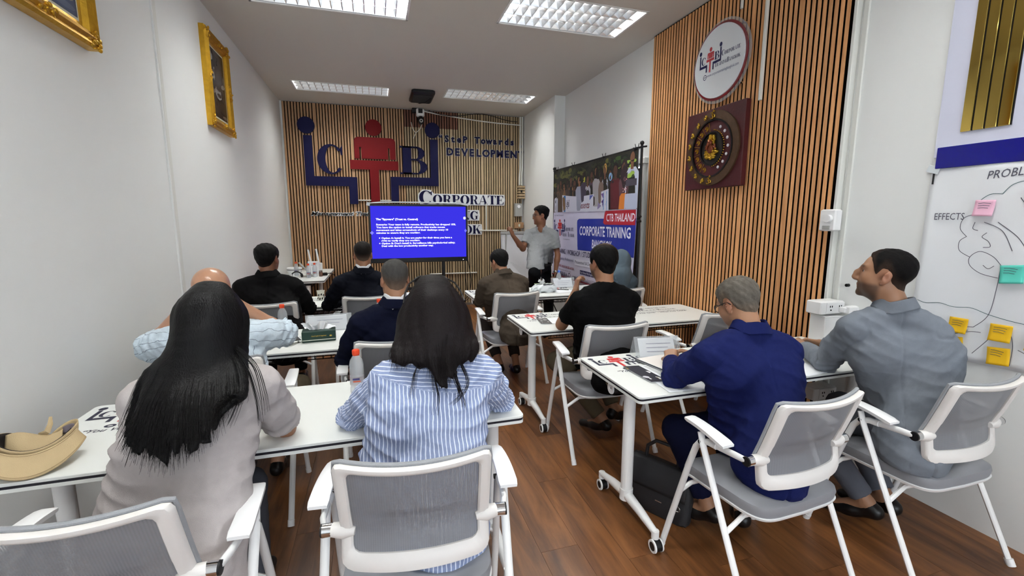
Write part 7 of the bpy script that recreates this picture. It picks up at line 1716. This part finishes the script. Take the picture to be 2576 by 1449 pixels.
# ================================================================== the cast
def glasses(root, W_, Rm, s, m='leather_black', lens='lens_glass', up=0.0, fwd=0.0, sc=1.0, rim=0.0022):
    g = one('glasses', m, lambda b: ([b.tube([tuple(W_((q*0.033*sc + 0.023*sc*math.cos(t), 0.100 + fwd - 0.005*abs(math.cos(t)), 0.008 + up + 0.019*sc*math.sin(t)))) for t in [2*PI*k/20 for k in range(21)]], rim, 6) for q in (-1, 1)],
        b.tube([tuple(W_((x, 0.103 + fwd, 0.012 + up))) for x in (-0.012, 0, 0.012)], rim, 6), [b.tube([tuple(W_((q*0.055*sc, 0.096 + fwd, 0.012 + up))), tuple(W_((q*0.078, 0.04, 0.012 + up))), tuple(W_((q*0.082, -0.01, 0.014 + up))), tuple(W_((q*0.083, -0.03, -0.004 + up)))], rim, 6) for q in (-1, 1)]), root)
    one('lens', lens, lambda b: [b.add([tuple(W_((q*0.033*sc + 0.022*sc*math.cos(t), 0.0985 + fwd, 0.008 + up + 0.018*sc*math.sin(t)))) for t in [2*PI*k/16 for k in range(16)]], [tuple(range(16))]) for q in (-1, 1)], g, smooth=False)
    return g
def crom(P, n=6):
    P = [np.asarray(p, float) for p in P]; out = []
    for i in range(len(P)-1):
        p0, p1, p2, p3 = P[max(i-1, 0)], P[i], P[i+1], P[min(i+2, len(P)-1)]
        for k in range(n):
            t = k/n; out.append(0.5*((2*p1) + (-p0+p2)*t + (2*p0-5*p1+4*p2-p3)*t*t + (-p0+3*p1-3*p2+p3)*t**3))
    return out + [P[-1]]
def long_hair(root, off, W_, Rm, s, H, paths_fn, m, nlock=40, nstrand=900, r0=0.019, fine=0.0065, seed=3, capr=0.012, stray=()):
    """locks joined into one volume plus single strands lying over it"""
    rr = np.random.RandomState(seed); L = [Ell(H + Rm @ (V3(0, -0.014, 0.040)*s), V3(0.075 + capr, 0.093 + capr, 0.078 + capr)*s, Rm, 0.02), Ell(H + Rm @ (V3(0, -0.045, -0.01)*s), V3(0.074 + capr, 0.06 + capr, 0.085)*s, Rm, 0.03)]
    for i in range(nlock):
        f = i/(nlock - 1.0); P = crom(paths_fn(f, 0.0, rr), 4); n = len(P); rl = r0*rr.uniform(0.75, 1.1); endt = rr.uniform(0.94, 1.0)
        m_ = max(3, int(n*endt + 0.5)); P = P[:m_]
        for j in range(m_ - 1):
            ta, tb = j/(m_-1), (j+1)/(m_-1); ra = rl*(1 - 0.93*max(0, (ta - 0.62)/0.38)**1.1); rb = rl*(1 - 0.93*max(0, (tb - 0.62)/0.38)**1.1)
            L.append(Cap(P[j], ra, P[j+1], rb, 0.010))
    # keep the face clear
    L.append(Ell(H + Rm @ (V3(0, 0.115, -0.03)*s), V3(0.062, 0.075, 0.095)*s, Rm, 0.01, sub=True))
    P, Q = grow(L, fine, fine); P = relax(P, Q, 1, 0.5); N = vnormals(P, Q)
    to_obj('hair', P, Q, m, root)
    cu = bpy.data.curves.new('hair_strands', 'CURVE'); cu.dimensions = '3D'; cu.bevel_depth = 0.0009; cu.bevel_resolution = 0; cu.use_fill_caps = False
    for i in range(nstrand):
        f = rr.uniform(-0.01, 1.01); P = crom(paths_fn(f, rr.uniform(0.2, 1.0), rr), 4)
        n = max(4, int(len(P)*rr.uniform(0.82, 1.0) + 0.5)); P = P[:n]; sp = cu.splines.new('POLY'); sp.points.add(n - 1); j0 = rr.normal(size=3)*0.005; j1 = rr.normal(size=3)*0.008; co = []
        for j, p in enumerate(P):
            t = j/(n-1); w_ = j0*(1-t) + j1*t; co += [p[0] + w_[0], p[1] + w_[1], p[2] + w_[2], 1.0]
        sp.points.foreach_set('co', co); sp.points.foreach_set('radius', [1.0 - 0.75*max(0, (j/(n-1) - 0.6)/0.4) for j in range(n)])
    for P in stray:
        for _ in range(9):
            Pn = crom([np.asarray(p) - off for p in P], 6); n = len(Pn); sp = cu.splines.new('POLY'); sp.points.add(n-1); j1 = rr.normal(size=3)*0.004; co = []
            for j, p in enumerate(Pn): t = j/(n-1); co += [p[0] + j1[0]*(0.5+t), p[1] + j1[1]*(.5+t), p[2] + j1[2]*(.5+t), 1.0]
            sp.points.foreach_set('co', co); sp.points.foreach_set('radius', [1.3 - 1.0*(j/(n-1)) for j in range(n)])
    o = bpy.data.objects.new('hair_strands', cu); COL.objects.link(o); o.parent = root; cu.materials.append(M[m]); o['kind'] = 'stuff'
    return o

# --- woman in the pale t-shirt with very long black hair
J = seat((-0.64, 1.42, 0.54), (-0.535, 1.60, 1.045), (-0.528, 1.665, 1.185), (-4, 22, 0), (-0.70, 1.57, 0.985), (-0.375, 1.575, 0.995), (-0.80, 1.80, 0.775), (-0.348, 1.745, 0.765), (-0.62, 1.96, 0.775), (-0.48, 1.92, 0.772), hem=0.44)
root, off, W_, Rm, s = person('woman in a pale t-shirt with straight black hair down to her waist', J, 0, 'tee', 'tee_white', 'trouser_grey', skin='tan', bulk=0.91, fine=0.006, shoes='leather_black', sleeves='elbow', loose=0.016, female=True, seed=3, wrinkle=1.2,
    hands={'L': dict(d=V3(.6, .7, 0), n=V3(0, 0, -1), curl=0.4), 'R': dict(d=V3(-.7, .6, 0), n=V3(0, 0, -1), curl=0.4)})
H = J['head']
def paths1(f, out, rr):
    a = R(-118 + 236*f); jit = rr.normal()*0.05
    r0 = W_((0.083*math.sin(a+jit), -0.090*math.cos(a+jit)*0.95 - 0.01, 0.065 - 0.02*abs(math.sin(a))))
    top = W_((0.03*math.sin(a), -0.02 - 0.02*math.cos(a), 0.122))
    r1 = W_((0.086*math.sin(a), -0.105*math.cos(a), -0.035))
    nk_ = np.array([-0.545 + 0.12*(f-.5)*2, 1.555 - 0.05*math.sin(PI*f), 1.07]) - off
    m1 = np.array([-0.685 + 0.285*f + 0.0, 1.455 - 0.035*math.sin(PI*f) + 0.03*(f < .1), 0.99 + 0.02*f]) - off
    ends = [(-0.69, 1.43, 0.935), (-0.655, 1.37, 0.905), (-0.60, 1.34, 0.882), (-0.55, 1.325, 0.882), (-0.50, 1.325, 0.900), (-0.455, 1.335, 0.935), (-0.43, 1.365, 0.985), (-0.415, 1.40, 1.03)]
    g = min(max(f, 0), 0.9999)*(len(ends)-1); i = int(g); e = lerp(ends[i], ends[min(i+1, len(ends)-1)], g - i) + V3(rr.normal()*0.008, 0, rr.normal()*0.011) - off
    o = V3(0, -0.012*out, 0.004*out)
    return [top + o*0.5, r0 + o, r1 + o, nk_ + o, m1 + o, e + o]
long_hair(root, off, W_, Rm, s, H, paths1, 'hair_black', 56, 2800, 0.019, seed=5,
    stray=[[(-0.45, 1.58, 1.13), (-0.395, 1.50, 1.085), (-0.365, 1.455, 1.0), (-0.36, 1.445, 0.93)], [(-0.46, 1.58, 1.12), (-0.42, 1.50, 1.07), (-0.41, 1.45, 1.0), (-0.43, 1.41, 0.94)], [(-0.44, 1.58, 1.13), (-0.375, 1.515, 1.08), (-0.348, 1.475, 1.0), (-0.342, 1.455, 0.95)]])

# --- woman in the blue striped shirt
J = seat((0.105, 1.475, 0.55), (0.19, 1.60, 1.035), (0.200, 1.67, 1.178), (-2, 20, 0), (0.02, 1.58, 0.965), (0.365, 1.565, 0.955), (-0.115, 1.745, 0.775), (0.475, 1.735, 0.775), (0.03, 1.95, 0.775), (0.33, 1.93, 0.775), hem=0.44)
root, off, W_, Rm, s = person('woman in a blue and white striped shirt with sunglasses on her dark hair', J, 0, 'shirt', 'shirt_blue_stripe', 'denim', skin='light', bulk=1.02, fine=0.006, sleeves='long', loose=0.022, female=True, seed=8, wrinkle=2.0, stripes=True,
    hands={'L': dict(d=V3(.6, .7, 0), n=V3(0, 0, -1), curl=0.5), 'R': dict(d=V3(-.6, .7, 0), n=V3(0, 0, -1), curl=0.5)})
H = J['head']
def paths2(f, out, rr):
    a = R(-120 + 240*f); jit = rr.normal()*0.05
    top = W_((0.03*math.sin(a), -0.02 - 0.02*math.cos(a), 0.122)); r0 = W_((0.088*math.sin(a+jit), -0.094*math.cos(a+jit) - 0.008, 0.06 - 0.02*abs(math.sin(a))))
    r1 = W_((0.118*math.sin(a), -0.118*math.cos(a), -0.03))
    xs = 0.045 + 0.285*f
    m1 = np.array([xs, 1.545 - 0.05*math.sin(PI*f), 1.085 - 0.005]) - off
    k_ = math.exp(-((f - 0.56)/0.17)**2)
    e = np.array([xs*0.82 + 0.18*0.20 + rr.normal()*0.008 + (0.03 if f < .2 else 0)*(-1), 1.50 - 0.045*k_ - 0.02*math.sin(PI*f), 1.045 - 0.085*k_*rr.uniform(0.4, 1.15) + rr.normal()*0.010]) - off
    o = V3(0, -0.012*out, 0.004*out)
    return [top + o*0.5, r0 + o, r1 + o, m1 + o, e + o]
long_hair(root, off, W_, Rm, s, H, paths2, 'hair_dark_brown', 44, 1900, 0.023, seed=7, capr=0.018,
    stray=[[(0.19, 1.52, 1.06), (0.17, 1.46, 1.01), (0.175, 1.425, 0.95), (0.165, 1.40, 0.905)], [(0.22, 1.52, 1.06), (0.235, 1.45, 1.0), (0.25, 1.42, 0.95), (0.215, 1.405, 0.925)], [(0.26, 1.52, 1.05), (0.285, 1.47, 0.99), (0.27, 1.44, 0.955), (0.24, 1.43, 0.945)], [(0.16, 1.52, 1.07), (0.115, 1.475, 1.035), (0.098, 1.44, 0.985), (0.092, 1.43, 0.955)], [(0.24, 1.50, 1.05), (0.245, 1.44, 0.99), (0.26, 1.41, 0.93), (0.262, 1.40, 0.905)]])
sgm = one('sunglasses', 'leather_black', lambda b: ([b.tube([tuple(W_((q*0.036 + 0.032*math.cos(t), 0.052 + 0.014*math.sin(t), 0.150 + 0.021*math.sin(t) - 0.004*abs(math.cos(t))))) for t in [2*PI*k/20 for k in range(21)]], 0.0035, 6) for q in (-1, 1)],
    b.tube([tuple(W_((x, 0.063, 0.162))) for x in (-0.02, 0, 0.02)], 0.004, 6), [b.tube([tuple(W_((q*0.068, 0.050, 0.152))), tuple(W_((q*0.092, 0.02, 0.128))), tuple(W_((q*0.108, -0.02, 0.085))), tuple(W_((q*0.116, -0.05, 0.040)))], 0.0035, 6) for q in (-1, 1)]), root)
one('tinted_lens', 'tinted_lens', lambda b: [b.add([tuple(W_((q*0.036 + 0.031*math.cos(t), 0.053 + 0.014*math.sin(t), 0.151 + 0.020*math.sin(t)))) for t in [2*PI*k/18 for k in range(18)]], [tuple(range(18))]) for q in (-1, 1)], sgm, smooth=False, thick=0.002)

# --- bald man with his hands behind his head
J = seat((-0.78, 2.60, 0.55), (-0.80, 2.56, 1.02), (-0.808, 2.60, 1.165), (0, 8, 0), (-0.985, 2.55, 0.935), (-0.63, 2.56, 0.945), (-1.115, 2.66, 0.885), (-0.515, 2.70, 0.905), (-0.93, 2.545, 1.09), (-0.685, 2.565, 1.105), knees=[(-0.93, 3.0, 0.50), (-0.50, 2.97, 0.50)], ankles=[(-0.80, 2.78, 0.10), (-0.62, 2.80, 0.10)])
person('bald man in a pale striped shirt with a hand behind his head', J, 0, 'shirt', 'shirt_white_stripe', 'trouser_khaki', skin='fair', bald=True, bulk=1.05, fine=0.007, sleeves='rolled', head=1.12, stripes=True, seed=12, wrinkle=1.6, loose=0.01,
    hands={'L': dict(d=V3(.9, -.15, .3), n=V3(0.1, 1, 0), curl=0.5), 'R': dict(d=V3(-.9, -.15, .3), n=V3(-0.1, 1, 0), curl=0.5)})
# --- man with cropped grey hair, navy suit
J = seat((0.09, 2.68, 0.55), (0.092, 2.62, 1.045), (0.098, 2.665, 1.185), (8, 6, 0), (-0.10, 2.60, 0.95), (0.285, 2.62, 0.95), (-0.205, 2.72, 0.715), (0.38, 2.74, 0.72), (-0.06, 2.96, 0.78), (0.22, 2.97, 0.78))
person('man with cropped grey hair in a navy suit beside the green tissue box', J, 0, 'jacket', 'suit_navy', 'trouser_navy', skin='olive', bulk=1.0, fine=0.007, hair=dict(col=(70, 68, 66), fade=(112, 92, 78), f0=0.0, f1=0.10, top=0.011, side=0.004, salt=0.25), collar_col='collar_white', seed=15,
    hands={'L': dict(d=V3(.3, .9, 0), n=V3(0, 0, -1)), 'R': dict(d=V3(-.3, .9, 0), n=V3(0, 0, -1))})
# --- black suit
J = seat((-0.86, 4.12, 0.55), (-0.865, 4.12, 1.065), (-0.872, 4.17, 1.205), (-14, 2, 0), (-1.06, 4.10, 0.985), (-0.665, 4.12, 0.975), (-1.14, 4.25, 0.76), (-0.585, 4.27, 0.755), (-1.0, 4.5, 0.785), (-0.70, 4.5, 0.785))
person('man in a black suit with black hair at the front beside the wall', J, 0, 'jacket', 'suit_black', 'trouser_black', skin='brown', bulk=1.08, fine=0.0075, hair=dict(col=(20, 18, 18), fade=(44, 34, 30), f0=-0.005, f1=0.035, top=0.022, side=0.011, rough=1.8), seed=18, head=1.04,
    hands={'L': dict(d=V3(.4, .9, 0), n=V3(0, 0, -1)), 'R': dict(d=V3(-.4, .9, 0), n=V3(0, 0, -1))})
# --- dark navy suit, white collar
J = seat((-0.09, 4.22, 0.55), (-0.115, 4.18, 1.075), (-0.113, 4.225, 1.222), (4, 4, 0), (-0.31, 4.16, 0.985), (0.06, 4.17, 0.985), (-0.435, 4.32, 0.765), (0.15, 4.33, 0.76), (-0.26, 4.55, 0.785), (0.02, 4.55, 0.785))
person('man in a dark navy suit with a white collar in front of the television', J, 0, 'jacket', 'suit_navy_dark', 'trouser_black', skin='tan', bulk=0.98, fine=0.0075, hair=dict(col=(26, 22, 21), fade=(92, 74, 62), f0=0.0, f1=0.075, top=0.012, side=0.003), collar_col='collar_white', seed=21,
    hands={'L': dict(d=V3(.4, .9, 0), n=V3(0, 0, -1)), 'R': dict(d=V3(-.4, .9, 0), n=V3(0, 0, -1))})
# --- brown jacket
J = seat((1.185, 4.08, 0.55), (1.185, 4.17, 1.01), (1.162, 4.255, 1.125), (22, 16, 0), (0.99, 4.14, 0.92), (1.37, 4.16, 0.915), (0.965, 4.29, 0.73), (1.43, 4.33, 0.74), (1.08, 4.52, 0.785), (1.32, 4.52, 0.785), knees=[(1.05, 4.45, 0.50), (1.32, 4.45, 0.50)], ankles=[(1.14, 4.17, 0.10), (1.29, 4.10, 0.10)], toes=[(1.14, 4.34, 0.03), (1.30, 4.27, 0.03)], cuff=0.80)
person('man in a brown jacket with black hair at the table beside the presenter', J, 8, 'jacket', 'suit_brown', 'trouser_brown', skin='tan', bulk=1.05, fine=0.0075, hair=dict(col=(20, 19, 20), top=0.018, side=0.014, dz=-0.008), seed=24, head=0.98,
    hands={'L': dict(d=V3(.3, .9, 0), n=V3(0, 0, -1)), 'R': dict(d=V3(-.4, .9, 0), n=V3(0, 0, -1))})
# --- black t-shirt
J = seat((1.45, 2.66, 0.55), (1.505, 2.74, 1.085), (1.518, 2.80, 1.232), (6, 4, 0), (1.305, 2.72, 0.985), (1.690, 2.71, 0.975), (1.262, 2.92, 0.785), (1.76, 2.92, 0.785), (1.385, 2.955, 1.02), (1.60, 3.05, 0.79), knees=[(1.27, 3.02, 0.48), (1.60, 3.06, 0.48)], ankles=[(1.50, 2.70, 0.12), (1.66, 2.83, 0.13)], toes=[(1.44, 2.86, 0.03), (1.82, 2.90, 0.09)])
person('man in a black t-shirt with short black hair, hand at his chin', J, 0, 'tee', 'tee_black', 'trouser_olive', skin='tan', bulk=1.12, fine=0.006, hair=dict(col=(16, 15, 15), fade=(24, 20, 19), f0=0.0, f1=0.02, top=0.017, side=0.012, dz=-0.010, thin=(0.02, -0.015, 0.042)), sleeves='short', beard=0.7, seed=27, head=1.08, loose=0.006,
    hands={'L': dict(d=V3(.25, .25, .9), n=V3(0.9, -.1, -.2), curl=1.0, thumb=0.7), 'R': dict(d=V3(-.7, .6, 0), n=V3(0, 0, -1), curl=0.5)})
# --- person in a blue grey headscarf
J = seat((2.29, 3.98, 0.55), (2.36, 4.0, 1.0), (2.385, 4.04, 1.115), (10, 14, 0), (2.21, 3.98, 0.92), (2.47, 3.97, 0.91), (2.16, 4.15, 0.755), (2.54, 4.15, 0.755), (2.26, 4.38, 0.785), (2.42, 4.38, 0.785))
Jh = J
def hijab(env):
    H_, R_, s_ = env['H'], env['Rm'], env['s']; nk_ = env['nk']
    return []
root, off, W_, Rm, s = person('person in a blue grey headscarf in front of the banner', J, 0, 'robe', 'robe_grey', 'trouser_grey', skin='light', bulk=0.82, fine=0.0085, female=True, seed=30, head=0.98, loose=0.01,
    hands={'L': dict(d=V3(.3, .9, 0), n=V3(0, 0, -1)), 'R': dict(d=V3(-.3, .9, 0), n=V3(0, 0, -1))})
H, nk_ = J['head'], J['neck']
L_ = [Ell(W_((0, -0.012, 0.035)), V3(0.092, 0.112, 0.10)*s, Rm, 0.03), Cap(W_((0, -0.03, -0.02)), 0.088, nk_ - V3(0, 0.01, 0.0), 0.085, 0.04), Cap(nk_ + V3(-0.02, -0.01, -0.01), 0.08, nk_ + V3(-0.15, 0.0, -0.10), 0.075, 0.04), Cap(nk_ + V3(0.02, -0.01, -0.01), 0.08, nk_ + V3(0.13, 0.0, -0.10), 0.075, 0.04), Cap(nk_ + V3(0, -0.03, -0.02), 0.085, nk_ + V3(0, -0.05, -0.14), 0.07, 0.05), Ell(W_((0, 0.125, -0.02)), V3(0.056, 0.06, 0.082)*s, Rm, 0.01, sub=True)]
P, Q = grow(L_, 0.0075, 0.0075); P = relax(P, Q, 2, 0.5); N = vnormals(P, Q); P = P + N*(fold_noise(P, 77, 0.8)*0.004)[:, None]; to_obj('headscarf', P, Q, 'hijab_cloth', root)
# --- presenter
J = seat((2.10, 5.60, 0.90), (2.10, 5.58, 1.425), (2.085, 5.575, 1.585), (88, 0, 0), (2.235, 5.475, 1.345), (1.955, 5.68, 1.345), (2.285, 5.455, 1.08), (1.835, 5.55, 1.165), (2.235, 5.40, 0.865), (1.665, 5.45, 1.345), yaw=138,
    knees=[(2.17, 5.50, 0.48), (2.02, 5.63, 0.48)], ankles=[(2.20, 5.52, 0.09), (2.04, 5.67, 0.09)], toes=[(2.08, 5.38, 0.03), (1.92, 5.55, 0.03)], hem=0.93, cuff=0.98, hipr=0.088)
root, off, W_, Rm, s = person('presenter standing in a grey polo shirt and black trousers, pointing at the television', J, 138, 'polo', 'polo_grey', 'trouser_black', skin='brown', bulk=0.92, fine=0.0062, hair=dict(col=(14, 13, 14), fade=(26, 21, 20), f0=0.0, f1=0.02, top=0.030, side=0.010, dz=0.0, rough=1.6), sleeves='short', seed=33, head=1.0, loose=0.004,
    hands={'L': dict(d=V3(-.2, -.2, -.95), n=V3(-.8, .4, 0), curl=1.2, thumb=0.8), 'R': dict(d=V3(-.35, -.05, .9), n=V3(-.5, .7, -.3), curl=1.3, thumb=0.9)})
glasses(root, W_, Rm, s, 'dark_metal', rim=0.0016)
wl = J['wrL']; dl = unit(J['wrL'] - J['elL'])
one('wristwatch', 'silver', lambda b: b.tube([tuple(wl - dl*0.012), tuple(wl + dl*0.012)], 0.0275, 18), root)
one('belt', 'leather_black', lambda b: b.loft([[tuple(J['pelvis'] + V3(0.155*math.cos(t)*math.cos(R(138)) - 0.115*math.sin(t)*math.sin(R(138)), 0.155*math.cos(t)*math.sin(R(138)) + 0.115*math.sin(t)*math.cos(R(138)), z)) for t in [2*PI*k/30 for k in range(30)]] for z in (0.035, 0.068)], None, False), root)
# --- bright blue suit, glasses
J = seat((1.575, 1.47, 0.555), (1.600, 1.565, 1.030), (1.605, 1.655, 1.142), (6, 26, 0), (1.385, 1.575, 0.935), (1.765, 1.525, 0.935), (1.345, 1.745, 0.785), (1.83, 1.74, 0.785), (1.465, 1.935, 0.795), (1.66, 1.98, 0.80), knees=[(1.42, 1.80, 0.485), (1.74, 1.86, 0.48)], ankles=[(1.52, 1.66, 0.13), (1.67, 1.60, 0.12)], toes=[(1.46, 1.82, 0.03), (1.76, 1.73, 0.03)], cuff=0.86)
root, off, W_, Rm, s = person('grey haired man with glasses in a bright blue suit at the near table', J, 2, 'jacket', 'suit_blue', 'trouser_navy', skin='olive', bulk=1.08, fine=0.0055, hair=dict(col=(104, 98, 90), fade=(120, 106, 92), f0=0.0, f1=0.06, top=0.018, side=0.009, salt=0.35, rough=1.6), seed=36, beard=0.3,
    hands={'L': dict(d=V3(.42, .62, .35), n=V3(.5, .1, -.8), curl=1.35, thumb=1.0), 'R': dict(d=V3(-.5, .6, .1), n=V3(-.3, 0, -.9), curl=0.9, thumb=0.7)})
glasses(root, W_, Rm, s, 'leather_black')
# --- grey suit, face in profile
J = seat((2.385, 1.36, 0.555), (2.295, 1.425, 1.125), (2.262, 1.475, 1.275), (31, -7, 0), (2.160, 1.515, 1.020), (2.40, 1.335, 1.020), (2.255, 1.705, 0.785), (2.61, 1.66, 0.785), (2.355, 1.915, 0.80), (2.50, 1.94, 0.805), yaw=22,
    knees=[(2.17, 1.72, 0.49), (2.50, 1.78, 0.49)], ankles=[(2.30, 1.45, 0.13), (2.45, 1.46, 0.12)], toes=[(2.24, 1.62, 0.03), (2.43, 1.64, 0.03)])
root, off, W_, Rm, s = person('man in a light grey suit in profile with short black hair and beard', J, 34, 'jacket', 'suit_grey', 'trouser_grey', skin='olive', bulk=1.05, fine=0.0045, hair=dict(col=(14, 12, 12), fade=(62, 48, 40), f0=-0.002, f1=0.06, top=0.011, side=0.005), seed=39, beard=0.72, nose=1.08, head=1.03,
    hands={'L': dict(d=V3(.15, .95, .15), n=V3(.6, -.2, -.6), curl=0.9, thumb=0.6), 'R': dict(d=V3(-.65, .55, .05), n=V3(-.5, -.3, -.6), curl=0.8, thumb=0.6)})
